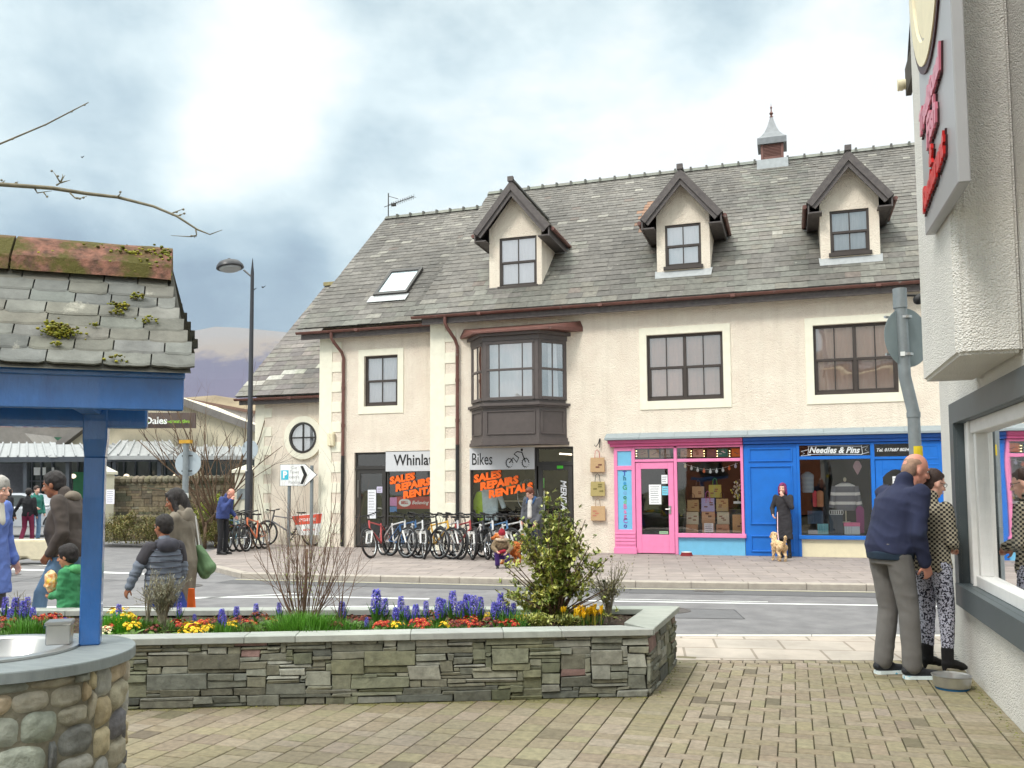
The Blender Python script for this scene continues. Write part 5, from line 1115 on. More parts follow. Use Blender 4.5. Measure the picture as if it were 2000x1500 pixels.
# bent pole sign, right
t=thing('road_sign','back of a round grey road sign on a bent galvanised pole by the corner building','sign',(1.1,9,0))
P=lambda x,y:Yp(x,y,9.0)
mb=MB(); pts=[P(1757,570),P(1767,735),P(1784,805)]; base=P(1784,880); mb.tube([pts[0]]+[pts[1],pts[1].lerp(pts[2],.5),pts[2],Vector((pts[2].x+.01,9,1.2)),Vector((pts[2].x+.01,9,0))],.056,14); 
mb.tube([pts[0]+Vector((0,0,-.16)),pts[0]+Vector((0,0,.03))],.064,14); mb.tube([pts[2]+Vector((0,0,-.05)),pts[2]],.062,14); pole=mb.build('pole','galv',t,smooth='auto')
dc=P(1769,658); ca,sa=math.cos(rad(40)),math.sin(rad(40)); 
def disc(c,r,th,ang,mt_,name,par,n=44,oy=.075):
    mb=MB(); mb.lathe([(r,0),(r,th),(r-.008,th+.002),(0,th+.002)],(0,0,0),n); A=Vector((math.cos(ang),math.sin(ang),0)); Nn=Vector((A.y,-A.x,0)); mb.v=[tuple(Vector(c)+A*x+Vector((0,0,1))*y_-Nn*(z+oy)) for x,y_,z in mb.v]; return mb.build(name,mt_,par)
disc(dc+Vector((.06,0,0)),.285,.004,rad(40),'sign_back','disc',t,oy=.065)
mb=MB(); A=Vector((ca,sa,0)); Nn=Vector((A.y,-A.x,0))
for z in (.19,-.17): mb.bar(dc-A*.2-Nn*.055+Vector((0,0,z)),dc+A*.2-Nn*.055+Vector((0,0,z)),.02,.02); mb.tube([dc+Vector((0,0,z-.012)),dc+Vector((0,0,z+.012))],.062,12)
mb.build('clips','steel',t); mb=MB(); mb.box(dc.x-.06,dc.x-.02,8.93,8.945,dc.z-.19,dc.z-.15); mb.build('sticker','paper',t)
mb=MB(); z=P(1783,880).z; mb.tube([(pts[2].x+.01,9,z-.06),(pts[2].x+.01,9,z+.04)],.0585,14); mb.build('yellow_band','sticker_yellow',t) if 'sticker_yellow' in M else (mat('sticker_yellow',S(225,200,40)),mb.build('yellow_band','sticker_yellow',t))
t=thing('wall_lantern','small black spotlight on an arm by the corner building','lamp',(1.3,9.6,3.7))
mb=MB(); a=Yp(1765,577,9.3);b=Yp(1800,577,9.3); mb.tube([a,b],.012,6); mb.build('arm','black',t); mb=MB(); mb.cap(b+Vector((-.03,0,-.04)),.05,b+Vector((.06,0,.03)),.03,10); mb.build('lamp_head','black',t,smooth=True)
mb=MB(); mb.lathe([(.0,.01),(.11,.01),(.125,.02),(.13,.06),(.135,.095),(.142,.1),(.135,.102),(.125,.095),(.118,.035),(0,.03)],(1.09,7.28,0),36,sx=1,sy=1); t=thing('dog_bowl','shiny steel dog bowl with blue rubber foot beside the man\'s shoe','bowl',(1.09,7.28,0)); mb.build('bowl_dish','steel',t,smooth='auto'); mb=MB(); mb.lathe([(.112,0),(.118,.012),(.11,.016)],(1.09,7.28,0),30); mat('rubber_blue',S(40,110,160)); mb.build('foot_ring','rubber_blue',t)
mb=MB(); c=Yp(1341,1079,19.7); t=thing('dog_bowl','small red dog bowl on the pavement below the pink shop window','bowl',(c.x,c.y,0)); mb.lathe([(.14,0),(.11,.08),(.1,.08),(.09,.03),(0,.03)],(c.x,c.y,0),24); mat('bowl_red',S(120,28,34)); mb.build('bowl_dish','bowl_red',t); mb=MB(); mb.lathe([(.112,.078),(.112,.086),(.092,.086),(.09,.07)],(c.x,c.y,0),24); mb.build('rim','white_paint',t)
# ================= BICYCLES =================
def bicycle(name,label,loc,rz,frc,forkc='white_paint',lean=0.,group=None,steer=0.,wr=.34,small=False,mount=False,wb=1.06):
    """local axes: +Y = forward; wheels stand on z=0"""
    key='paint_'+str(frc); 
    if key not in M: mat(key,frc,.3,.04,5,coat=.4)
    t=thing(name,label,'bicycle',loc,rz,group); t.rotation_euler=(0,rad(lean),rz); ky=wb/1.06; tyr=.026
    def wheel(y,rot):
        mb=MB(); pts=[(0,wr*math.cos(a)*.94,wr*math.sin(a)*.94) for a in [2*math.pi*i/40 for i in range(40)]]; mb.tube(pts,tyr,8,closed=True)
        if mount:
            for i in range(60): a=2*math.pi*i/60; 
        tyre=mb; rim=MB(); rim.tube([(0,wr*.87*math.cos(a),wr*.87*math.sin(a)) for a in [2*math.pi*i/36 for i in range(36)]],.011,6,closed=True)
        for i in range(18): a=2*math.pi*i/18; rim.tube([(.015*(-1)**i,.03*math.cos(a+.6),.03*math.sin(a+.6)),(0,wr*.87*math.cos(a),wr*.87*math.sin(a))],.0014,3,cap=False)
        rim.tube([(-.05,0,0),(.05,0,0)],.018,8); rim.lathe([(.085,-.001),(.085,.001)],(0,0,0),20,caps=True) if 0 else None
        for m_ in (tyre,rim):
            if rot: R=Matrix.Rotation(rot,3,'Z'); m_.v=[tuple(R@Vector(p)) for p in m_.v]
            m_.v=[(a,b+y,c+wr) for a,b,c in m_.v]
        w=tyre.build('wheel','rubber',t,local=True,smooth=True,fix=False); rim.build('rim','chrome',w,local=True,fix=False); return w
    wheel(wb/2,steer); wheel(-wb/2,0)
    bbk=Vector((0,-.09*ky,.3)); seat=Vector((0,-.25*ky,.74)); hd=Vector((0,wb/2-.20,.80)); hd2=Vector((0,wb/2-.16,.66)); ra=Vector((0,-wb/2,wr)); fa=Vector((0,wb/2,wr))
    f=MB(); f.tube([bbk,seat],.019,8); f.tube([seat+Vector((0,.01,-.04)),hd],.018,8); f.tube([bbk,hd2],.023,8); f.tube([hd+Vector((0,-.01,.03)),hd2+Vector((0,.01,-.03))],.024,8)
    for s in (-1,1): f.tube([ra+Vector((s*.06,0,0)),bbk+Vector((s*.03,0,0))],.011,6); f.tube([ra+Vector((s*.06,0,0)),seat+Vector((s*.02,0,-.06))],.009,6)
    f.build('frame',key,t,local=True,smooth='auto',fix=False)
    def tw(m_): 
        if steer: 
            R=Matrix.Rotation(steer,3,'Z'); c=Vector((0,wb/2-.13,0)); m_.v=[tuple(R@(Vector(p)-c)+c) for p in m_.v]
        return m_
    k=MB()
    for s in (-1,1): k.tube([fa+Vector((s*.062,0,0)),hd2+Vector((s*.06,.03,-.1))],[.018,.022],8)
    k.obox(hd2+Vector((0,.03,-.09)),(.075,0,0),(0,.025,0),(0,0,.03)); tw(k).build('fork',forkc,t,local=True,fix=False,bevel=0)
    h=MB(); top=hd+Vector((0,-.03,.13)); h.tube([hd,top],.017,6); h.tube([top,top+Vector((0,.09,.02))],.017,6); tt=top+Vector((0,.09,.02)); h.tube([tt+Vector((-.31,-.05,.03)),tt+Vector((-.1,0,0)),tt+Vector((.1,0,0)),tt+Vector((.31,-.05,.03))],.013,6)
    for s in (-1,1): h.tube([tt+Vector((s*.2,-.03,.02)),tt+Vector((s*.31,-.05,.03))],.02,6); h.tube([tt+Vector((s*.17,0,.0)),tt+Vector((s*.24,.06,-.03))],.006,4)
    h.tube([tt,tt+Vector((.03,.12,-.1)),hd2+Vector((.02,.1,-.1))],.005,4); h.tube([tt,tt+Vector((-.05,.13,-.05)),hd2+Vector((-.02,.06,-.0))],.005,4); tw(h).build('handlebar','black',t,local=True,fix=False)
    s=MB(); s.tube([seat,seat+Vector((0,-.03,.12))],.014,6); s.ell(seat+Vector((0,-.09,.15)),(.07,.09,.025),10,5); s.ell(seat+Vector((0,.03,.15)),(.025,.11,.02),8,5); s.build('saddle','black',t,local=True,smooth=True,fix=False)
    c=MB(); c.v,c.f=[],[]; c.tube([(x_,bbk.y+.09*math.cos(a),bbk.z+.09*math.sin(a)) for x_ in (.06,) for a in [6.283*i/20 for i in range(20)]],.006,4,closed=True); c.tube([bbk+Vector((-.08,0,0)),bbk+Vector((.08,0,0))],.018,6); c.obox(bbk+Vector((.085,.07,-.07)),(.006,0,0),(0,.09,-.09),(0,.008,.008)); c.obox(bbk+Vector((-.085,-.07,.07)),(.006,0,0),(0,.09,-.09),(0,.008,.008))
    for s_ in (-1,1): c.obox(bbk+Vector((s_*.13,.15*s_,-.15*s_)),(.045,0,0),(0,.04,0),(0,0,.01))
    c.build('crankset','black',t,local=True,fix=False)
    return t
BK=[((-8.86,17.95),-.62,(.55,.08,.08)),((-8.56,17.95),-.45,(.7,.7,.7)),((-8.28,17.85),-.32,(.05,.15,.35)),((-8.0,17.8),-.3,(.75,.75,.75)),((-7.74,17.85),-.26,(.03,.03,.03)),((-7.47,17.8),-.28,(.8,.45,.05)),((-7.2,17.85),-.25,(.7,.7,.72)),((-6.94,17.8),-.27,(.45,.05,.05)),((-6.67,17.85),-.22,(.05,.05,.06)),((-6.4,17.85),-.25,(.75,.75,.75)),((-6.12,17.9),-.2,(.08,.2,.4)),((-5.85,17.95),-.22,(.8,.8,.8))]
BK=[(p,(-.02 if k==0 else -.82-.12*(k%3)),c) for k,(p,_,c) in enumerate(BK)]
orn=['dark red bicycle leaning out at the left end of the shop row','pale silver bicycle','navy blue bicycle','white bicycle','black bicycle','orange bicycle','light grey bicycle','maroon bicycle','matt black bicycle','white and grey bicycle','mid blue bicycle','bright white bicycle at the right end of the row']
for i,((x,y),a,c) in enumerate(BK):
    lab=orn[i] if i in (0,11) else f'{orn[i]}, {order[i]} from the left in the row outside the bike shop'
    b_=bicycle('bicycle',lab,(x,y,0),math.pi-a,c,'white_paint' if i not in (4,8) else 'black',lean=[12,-6,-5,-4,-5,-3,-4,-5,-3,-4,-3,-3][i],group='bicycles lined up outside the bike shop',steer=R_.uniform(-.5,.35))
# rack by lamp
RK=[(430,1078,.5,(.12,.35,.5),'blue bicycle with pale wheels at the outer end of the rack by the lamp'),(444,1077,.45,(.3,.32,.35),'grey bicycle second in the rack left of the lamp'),(458,1077,.4,(.1,.1,.1),'black bicycle third in the rack left of the lamp'),(470,1077,.35,(.75,.2,.08),'orange bicycle right against the lamp column')]
for px,py,a,c,lab in RK:
    p=G(px,py,0); bicycle('bicycle',lab,(p.x+.1,p.y+.5,0),math.pi+.12+.1*a,c,'black',lean=6,group='bicycles in the rack by the lamp')
# long cargo tandem with advert against wing wall
c=(.12,.12,.13); t=bicycle('advert_bicycle','black old bicycle with red and white advert board against the wing wall',(Yp(565,1070,20.8).x,20.8,0),math.pi/2,c,'black',lean=0,wb=1.42)
t.scale=(1,1.0,1)
t.scale=(1,1.75,1) if 0 else (1,1,1)
mb=MB(); 
# frame stretched: board between wheels
brd=thing('advert_board','red and white advert board hung on the old black bicycle','sign',(-12.35,20.6,.3)); mb.prism([(-12.85,.82),(-11.9,.9),(-12.0,.30),(-12.6,.30)],20.57,20.59,'y'); mb.build('board','sign_white',brd); mb=MB(); mat('advert_red',S(226,92,70)); mb.prism([(-12.83,.80),(-11.92,.875),(-11.96,.62),(-12.72,.57)],20.563,20.569,'y'); mb.build('red_band','advert_red',brd)
text('CYCLE HIRE',.1,'lettering','sign_white',brd,Vector((-12.36,20.56,.71)),(1,0,.06),(0,0,1),.003,.003); text('and repairs',.08,'lettering','advert_red',brd,Vector((-12.3,20.565,.45)),(1,0,.04),(0,0,1),.003,.002)
# ================= SHOP SIGNS =================
t=thing('shop_sign','pale grey shop name board lettered in spiky black left of the quoins','sign',(-9.35,20.6,2.2)); mb=MB(); mb.box(-10.08,-8.64,20.6,20.65,1.97,2.5); mb.build('board','sign_board',t,bevel=.004) if 'sign_board' in M else (mat('sign_board',S(206,208,212),.4,.02),mb.build('board','sign_board',t,bevel=.004))
text('Whinlatter',.40,'lettering','black',t,Vector((-9.84,20.595,2.25)),(1,0,0),(0,0,1),.006,.004,0,'LEFT',.84)
t=thing('shop_sign','pale grey shop name board with cyclist emblem below the bay window','sign',(-6.7,20.1,2.2)); mb=MB(); mb.box(-7.55,-5.89,20.08,20.14,1.97,2.5); mb.build('board','sign_board',t,bevel=.004)
text('Bikes',.42,'lettering','black',t,Vector((-7.5,20.075,2.22)),(1,0,0),(0,0,1),.006,.0,0,'LEFT',.62)
mb=MB(); 
for cx_ in (-6.52,-6.11): mb.tube([(cx_+.08*math.cos(a),20.075,2.13+.1*math.sin(a)) for a in [6.283*i/24 for i in range(20)]],.009,4); 
for cx_ in (-6.52,-6.11):
    for i in range(14): a=6.283*i/14; mb.bar((cx_+.085*math.cos(a),20.075,2.13+.105*math.sin(a)),(cx_+.105*math.cos(a),20.075,2.13+.125*math.sin(a)),.012,.012)
mb.tube([(-6.52,20.073,2.13),(-6.42,20.073,2.25),(-6.33,20.073,2.14),(-6.28,20.073,2.25),(-6.4,20.073,2.34),(-6.32,20.073,2.40),(-6.2,20.073,2.38),(-6.15,20.073,2.25),(-6.11,20.073,2.14)],.012,4); mb.ell((-6.2,20.073,2.44),(.03,.006,.03)); mb.build('cyclist_emblem','black',t,fix=False)
mat('orange_vinyl',S(255,110,24),.5,.02)
def vinyl(x,z,y,sc_,label):
    t=thing('window_lettering',label,'lettering',(x,y,z))
    for i,(tx,dx) in enumerate((('SALES',0),('REPAIRS',.17),('RENTALS',.40))): a=rad(10); text(tx,.26*sc_,'lettering','orange_vinyl',t,Vector((x+dx*sc_,y,z-.2*i*sc_)),(math.cos(a),0,math.sin(a)),(-math.sin(a)*0,0,1),.004,.016,0,'LEFT',1.12)
vinyl(-9.98,1.72,20.655,.95,'orange words on the left bike shop window, partly behind the quoins'); vinyl(-7.46,1.74,20.155,.95,'orange words slanting across the right bike shop window')
t=thing('banner','red banner with white oval badge in the left bike shop window','banner',(-9.3,20.7,1.3)); mb=MB(); mb.box(-9.85,-8.66,20.71,20.72,1.0,1.32); mat('banner_red',S(190,50,60)); mb.build('cloth','banner_red',t); mb=MB(); mb.lathe([(.17,0),(.17,.004),(0,.004)],(0,0,0),28,sy=.6); mb.v=[(-9.58+a,20.708-c_,1.16+b) for a,b,c_ in mb.v]; mb.build('badge','sign_white',t); text('BELL',.1,'lettering','banner_red',t,Vector((-9.58,20.70,1.16)),(1,0,0),(0,0,1),.003,.004); text('Believing',.13,'lettering','sign_white',t,Vector((-9.38,20.705,1.16)),(1,0,0),(0,0,1),.003,.002,.3,'LEFT')
def card(label,x0,x1,z0,z1,y,c,lines=0,nm='notice',cat='notice',lc=S(120,124,130)):
    k='card_'+str(c); 
    if k not in M: mat(k,c,.7,.03)
    mb=MB(); mb.box(x0,x1,y-.003,y,z0,z1,c)
    o=D.objects; mbb=mb
    for i in range(lines): z=z1-(z1-z0)*(i+1)/(lines+1); mb.box(x0+(x1-x0)*.12,x1-(x1-x0)*(.12+.15*R_.random()),y-.0045,y-.003,z-.006,z+.006,lc)
    mbb.c=[(lc if i>=6 else c) for i in range(len(mbb.f))]; o=mbb.build(nm,'petal',None,fix=False); tag(o,label,cat); return o
card('long white price notice taped in the left bike shop door',-10.62,-10.38,.75,1.5,20.66,S(226,228,234),9); card('small pale lilac notice beside the long notice',-10.36,-10.2,1.42,1.58,20.66,S(206,200,226),3)
card('pink flyer low in the left bike shop window',-10.0,-9.8,1.08,1.3,20.70,S(216,150,200)); card('blue flyer under the pink flyer',-10.0,-9.8,.92,1.06,20.70,S(90,140,200)); 
t=thing('jersey','hi-vis yellow and white jersey on a hanger in the bike window','jersey',(-7.2,20.4,1)); mb=MB(); mb.prism([(-7.42,.72),(-6.92,.72),(-6.94,1.3),(-6.82,1.0),(-6.72,1.05),(-6.85,1.42),(-7.05,1.5),(-7.29,1.5),(-7.48,1.42),(-7.62,1.05),(-7.52,1.0),(-7.40,1.3)],20.38,20.46,'y'); mat('jersey_white',S(214,232,240)); mb.build('body_panel','jersey_white',t,bevel=.02); mb=MB(); mb.prism([(-7.44,.7),(-7.30,.7),(-7.34,1.44),(-7.48,1.43),(-7.63,1.04),(-7.52,.98)],20.36,20.475,'y'); mat('hivis',S(190,226,40)); mb.build('side_panel','hivis',t,bevel=.02); mb=MB(); mb.tube([(-7.35,20.42,1.47),(-7.17,20.42,1.56),(-7.0,20.42,1.47)],.01,5); mb.tube([(-7.17,20.42,1.56),(-7.17,20.42,1.63),(-7.14,20.42,1.65)],.006,4); mb.build('hanger','white_paint',t)
for (x,z,c,l) in ((-6.15,.9,S(150,230,40),'lime green glove pack hanging in the right bike window'),(-6.75,1.55,S(110,200,120),'small green boxed item high in the right bike window'),(-5.9,1.52,S(120,220,110),'narrow green boxed item at the right of bike window')): card(l,x,x+.14,z,z+.24,20.5,c,2,'boxed_item','package')
t=thing('wheel_display','single bicycle wheel hanging inside the right bike shop window','wheel',(-6.25,20.6,1.45)); mb=MB(); mb.tube([(-6.22+.33*math.cos(a)*.8,20.6,1.35+.38*math.sin(a)) for a in [6.283*i/36 for i in range(36)]],.012,6,closed=True); mb.build('rim','chrome',t); mb=MB()
for i in range(16): a=6.283*i/16; mb.tube([(-6.22,20.6,1.35),(-6.22+.26*math.cos(a),20.6,1.35+.37*math.sin(a))],.002,3)
mb.build('spokes','chrome',t)
for k,(x,z,w) in enumerate(((-6.95,1.18,1.0),(-6.95,.82,1.0))): mb=MB(); mb.box(x,x+w,20.85,21.1,z,z+.03); tag(mb.build('shelf','concrete'),f'{"upper" if k==0 else "lower"} timber display shelf inside the right bike shop','shelf')
t=thing('strip_light','lit fluorescent tube on the bike shop ceiling','lamp',(-5.2,20.8,2.4)); emit('tube_glow',(1,.82,.6),3); mb=MB(); mb.tube([(-5.45,20.8,2.36),(-4.98,21.2,2.33)],.02,6); mb.build('tube','tube_glow',t)
text_=thing('door_lettering','white vertical lettering on the right bike shop door glass','lettering',(-5.2,20.17,1)); text('MERIDA',.2,'lettering','sign_board',text_,Vector((-5.2,20.165,1.35)),(0,0,-1),(1,0,0),.003,.004,.2); card('green sticker on the right bike shop door head',-5.35,-5.2,1.98,2.06,20.165,S(70,190,50),0,'sticker','sticker')
# pink shop: name, bags
t=thing('shop_lettering','vertical colourful shop name letters on the pink shop pilaster','lettering',(-3.7,20,1.2))
cl=[S(60,80,170),S(40,110,130),S(60,150,200),S(60,150,110),S(120,170,210),S(50,120,70),S(120,190,130),S(210,110,170),S(220,130,180),S(190,110,160),S(150,110,190),S(90,80,160),S(50,70,150)]
for i,ch in enumerate('TheGoodBagCo'):
    k=f'lt{i}'; mat(k,cl[i],.5,.02); text(ch,.15,'letter',k,t,Vector((-3.695,Y0+.022,1.84-i*.109)),(1,0,0),(0,0,1),.006,.004)
def bag(label,x,y,z,w,h,c,hc,mark=None,handle=True,grp=None,d=.08,rot=0.,cat='bag'):
    t=thing('jute_bag',label,cat,(x,y,z),rot,grp); mb=MB(); mb.add([(-w/2,-d/2,0),(w/2,-d/2,0),(w/2,d/2,0),(-w/2,d/2,0),(-w/2*.97,-d/4,h),(w/2*.97,-d/4,h),(w/2*.97,d/4,h),(-w/2*.97,d/4,h)],[(0,1,2,3),(0,1,5,4),(1,2,6,5),(2,3,7,6),(3,0,4,7),(4,5,6,7)],c); 
    o=mb.build('bag_body','fabric_attr',t,local=True,bevel=.006) if 'fabric_attr' in M else (mat('fabric_attr',(.5,.5,.5),.95,.12,60,bump=.4,bscale=200,attr=True,bd=.003),mb.build('bag_body','fabric_attr',t,local=True,bevel=.006))[1]
    if handle: m2=MB(); m2.tube([(-w*.18,-d/4,h-.01),(-w*.13,-d/4-.01,h+w*.42),(0,-d/4-.01,h+w*.55),(w*.13,-d/4-.01,h+w*.42),(w*.18,-d/4,h-.01)],.007,5,hc); m2.build('handle','petal',t,local=True,fix=False)
    if mark:
        m3=MB()
        for i in range(R_.randint(2,4)): a=R_.uniform(-.25,.25)*w; b_=h*(.35+.15*i); m3.box(a-w*.12,a+w*.14,-d/2*(1-b_/h*.5)-.006,-d/2*(1-b_/h*.5),b_-h*.04,b_+h*.05,mark)
        m3.build('print','petal',t,local=True,fix=False)
    return t
JU=S(190,158,120)
mb=MB(); hb=Yp(1169,856,20.02); t=thing('bracket','small black curly iron bracket above the hanging bags','bracket',(hb.x,20.1,hb.z)); mb.tube([(hb.x+.02,20.08,hb.z),(hb.x+.02,20.04,hb.z-.22)],.012,5); mb.tube([(hb.x-.1,20.0,hb.z-.15),(hb.x-.06,20.0,hb.z-.2),(hb.x,20.0,hb.z-.12),(hb.x+.02,20.04,hb.z-.02)],.01,5); mb.build('ironwork','black',t)
for (zt_,hcol,mk_,lab) in ((2.22,S(190,60,60),S(110,60,50),'tan jute bag with dark print, topmost of the three hung on the wall'),(1.66,S(60,60,50),S(120,110,60),'olive jute bag with leaf print, middle of the three hung on the wall'),(1.09,S(170,140,110),S(190,120,100),'pinkish jute bag with faint print, lowest of the three hung on the wall')): bag(lab,-4.335,20.04,zt_-.34,.34,.34,JU if zt_!=1.66 else S(172,156,104),hcol,mk_,True,'jute bags hung on the wall',.07)
# bags in the pink window
def wb(px,py0,py1,wpx,y,c,hc,mk_,lab,hd=True):
    a=Yp(px,py1,y);b=Yp(px,py0,y); w=abs(Yp(px+wpx/2,py1,y).x-Yp(px-wpx/2,py1,y).x); bag(lab,a.x,y,a.z,w,b.z-a.z,c,hc,mk_,hd,'jute bags in the pink shop window')
WBg=[(1256,878,894,19,'small plain jute bag, first from the left in the transom row',JU),(1278,878,894,19,'small jute bag with red stripe edge, second in the transom row',S(206,170,130)),(1300,878,894,19,'small grey jute bag, third in the transom row',S(170,150,130)),(1339,877,893,20,'small jute bag with gold stars, fourth in the transom row',JU),(1364,877,893,21,'small pink toned jute bag, fifth in the transom row',S(214,170,150)),(1390,877,893,18,'small mauve bag, sixth in the transom row',S(136,92,100)),(1412,876,892,20,'small teal bag with white words, seventh in the transom row',S(30,134,118)),(1438,876,892,18,'small orange bag at the right end of the transom row',S(232,130,50))]
for px,a,b_,w,l,c in WBg: wb(px,a,b_,w,20.25,c,S(150,120,100),S(240,240,230) if 'teal' in l else S(150,100,80),l,False)
WB2=[(1364,950,972,24,'jute bag with red print, left on the top tier of the display',JU,S(90,70,60)),(1397,947,972,25,'yellow green bag with green handles, right on the top tier',S(176,168,80),S(70,150,60)),(1354,976,999,23,'dark handled jute bag, left on the second tier',S(176,148,104),S(60,50,50)),(1383,973,999,26,'lilac bag behind the owl bag on the second tier',S(176,166,204),S(180,90,160)),(1411,974,999,24,'natural jute bag with green print, right on the second tier',S(186,160,112),S(50,50,60)),(1353,1000,1024,24,'striped drawstring sack, left on the third tier',S(196,188,164),JU),(1384,984,1022,26,'tan bag with rounded white eyes in the middle of the tiers',S(206,160,126),S(190,80,120)),(1413,1000,1024,24,'striped sack on the right of the third tier',S(200,190,166),JU),(1443,1005,1040,24,'orange flower bag at the right end of the bottom tier',S(204,160,112),JU),(1352,1024,1041,24,'small brown house bag, left on the bottom tier',S(182,140,108),JU),(1412,1024,1041,26,'red roofed house bag on the bottom tier',S(190,140,110),S(190,40,40)),(1384,1022,1041,24,'pale brown bag in the centre of bottom tier',S(200,160,130),JU)]
for i,(px,a,b_,w,l,c,hc) in enumerate(WB2): wb(px,a,b_,w,20.62-.09*((a>970)+(a>995)+(a>1015)),c,hc,S(130,80,60),l,a<1000)
mb=MB(); mb.box(-2.45,-1.1,20.75,21.0,.0,1.0); mb.box(-2.45,-1.1,20.55,20.75,0,.72); mb.box(-2.45,-1.1,20.25,20.55,0,.48); tag(mb.build('display_steps','grey_wood'),'stepped wooden display stand holding the bags in the pink window','stand')
card('white handwritten notice standing among the bags',-1.93,-1.73,.5,.70,20.22,S(236,238,240),4); card('large white poster on the pink shop door glass',-3.14,-2.86,1.13,1.58,Y0+.04,S(238,240,242),8); card('upper white leaflet by the pink door handle side',-2.85,-2.71,1.6,1.8,Y0+.04,S(232,234,238),3); card('pale blue leaflet below the upper white leaflet',-2.84,-2.7,1.34,1.54,Y0+.04,S(120,200,225),3); card('green sticker at the foot of the pink shop door glass',-2.92,-2.72,.46,.52,Y0+.04,S(150,190,150),1,'sticker','sticker')
mb=MB(); pts=[Yp(1334+i*4.1,905+12*math.sin(math.pi*i/26),20.2) for i in range(27)]; t=thing('bunting','string of white and orange bunting across the pink shop window','bunting',pts[13]); mb.tube(pts,.003,4); mb.build('string','white_paint',t)
for i,c in enumerate([S(230,220,180),S(235,238,240),S(240,240,240),S(235,110,50),S(240,242,244),S(236,240,244),S(240,240,240),S(236,110,50),S(200,210,235)]):
    p=pts[1+i*3]; mb=MB(); mb.ell(p+Vector((0,-.008,-.05)),(.03,.008,.042),10,6,c); mb.ell(p+Vector((0,-.008,0)),(.012,.006,.025),6,4,c); mb.build('pennant','petal',t,fix=False)
t=thing('string_lights','row of tiny lit warm bulbs behind the transom bags','lights',(-2,20.3,2.3)); emit('bulb',(1,.75,.35),4)
mb=MB()
for px in (1243,1308,1330,1350,1375,1401,1425,1449):
    for py in (881,886,891): p=Yp(px,py,20.32); mb.ell(p,(.014,.01,.010),6,4)
mb.build('bulbs','bulb',t)
mb=MB(); c=Yp(1441,955,20.4); t=thing('toy_tree','white twig tree hung with toys at the right of the pink window','ornament',c)
for i in range(70): q=c+rdir(-1.5,1.5)*R_.uniform(.02,.22); mb.ell(q,(.02,.02,.028),6,4,R_.choice([S(226,224,214),S(200,190,170),S(214,210,90),S(60,60,60),S(220,190,150)]))
mb.build('ornaments','petal',t,fix=False); mb=MB(); mb.tube([c+Vector((0,0,-.3)),c],.012,6,S(220,220,214)); mb.box(c.x-.1,c.x+.1,20.35,20.45,c.z-.33,c.z-.28,S(226,232,236)); mb.build('stand','petal',t,fix=False)
# blue shop
t=thing('shop_lettering','white scroll lettering on the blue shop transom glass','lettering',(.88,20.05,2.29)); text('Needles & Pins',.185,'lettering','sign_white',t,Vector((.87,Y0+.05,2.295)),(1,0,-.02),(0,0,1),.004,.006,.35,'CENTER',.9)
mb=MB(); 
def wave(xs,z0,amp): return [(x,Y0+.05,z0+amp*math.sin((x-.2)*3.6)) for x in xs]
xs=[.34+.05*i for i in range(23)]; mb.tube(wave(xs,2.385,.012),.006,4); mb.tube(wave(xs,2.205,.012),.006,4)
for P_ in (((.36,2.38),(.34,2.21)),((.36,2.32),(.2,2.28),(.27,2.24),(.19,2.18),(.4,2.2)),((1.43,2.39),(1.45,2.2)),((1.44,2.34),(1.57,2.38),(1.5,2.29),(1.58,2.24),(1.42,2.2))): mb.tube([(x,Y0+.05,z) for x,z in P_],.006,4)
mb.build('scroll','sign_white',t)
t=thing('phone_lettering','small white telephone number on the blue shop door transom','lettering',(2.0,20.05,2.3)); text('Tel. 017687 80342',.095,'lettering','sign_white',t,Vector((2.06,Y0+.05,2.28)),(1,0,0),(0,0,1),.003,.002,.3,'CENTER',.95)
def torso(label,x,z,y,w,h,cols,nm='jumper',stand=True,sl=True):
    t=thing(nm,label,nm,(x,y,z)); mb=MB(); n=16; prof=[(.36,0),(.42,.1),(.42,.35),(.44,.7),(.46,.82),(.40,.92),(.2,1.0),(.12,1.04)]
    rows=28; pts=[]
    for i in range(rows):
        f=i/rows; g=(i+1)/rows; rr=lambda q:np.interp(q*1.04,[p[1] for p in prof],[p[0] for p in prof])*w; c=cols[(i//3)%len(cols)]; mb.lathe([(rr(f),f*h),(rr(g),g*h)],(x,y,z),n,c,1,.5,False)
    if sl:
        for s in (-1,1):
            for i in range(7): f=i/7; g=(i+1)/7; a=Vector((x+s*w*.42,y,z+h*.86)); b_=Vector((x+s*w*.56,y-.02,z+h*.1)); mb.tube([a.lerp(b_,f),a.lerp(b_,g)],w*.12,8,cols[i%len(cols)])
    mb.build('knit','fabric_attr',t,smooth='auto',fix=False)
    if stand: m2=MB(); m2.ell((x,y,z+h*1.1),(.035,.035,.05)); m2.tube([(x,y,z-.25),(x,y,z)],.014,6); m2.lathe([(.1,0),(.09,.03),(0,.03)],(x,y,z-.27),16); m2.build('stand','concrete',t)
    return t
a=Yp(1652,1000,20.5); torso('grey and white striped jumper on a display bust in the blue shop window',a.x,a.z+.03,20.5,.52,.62,[S(104,104,114),S(104,104,114),S(220,218,214)])
a=Yp(1578,962,20.4); torso('pale blue knitted vest hanging at the left of the blue shop window',a.x,a.z,20.4,.30,.46,[S(140,168,180),S(130,158,172)],'vest',False,False)
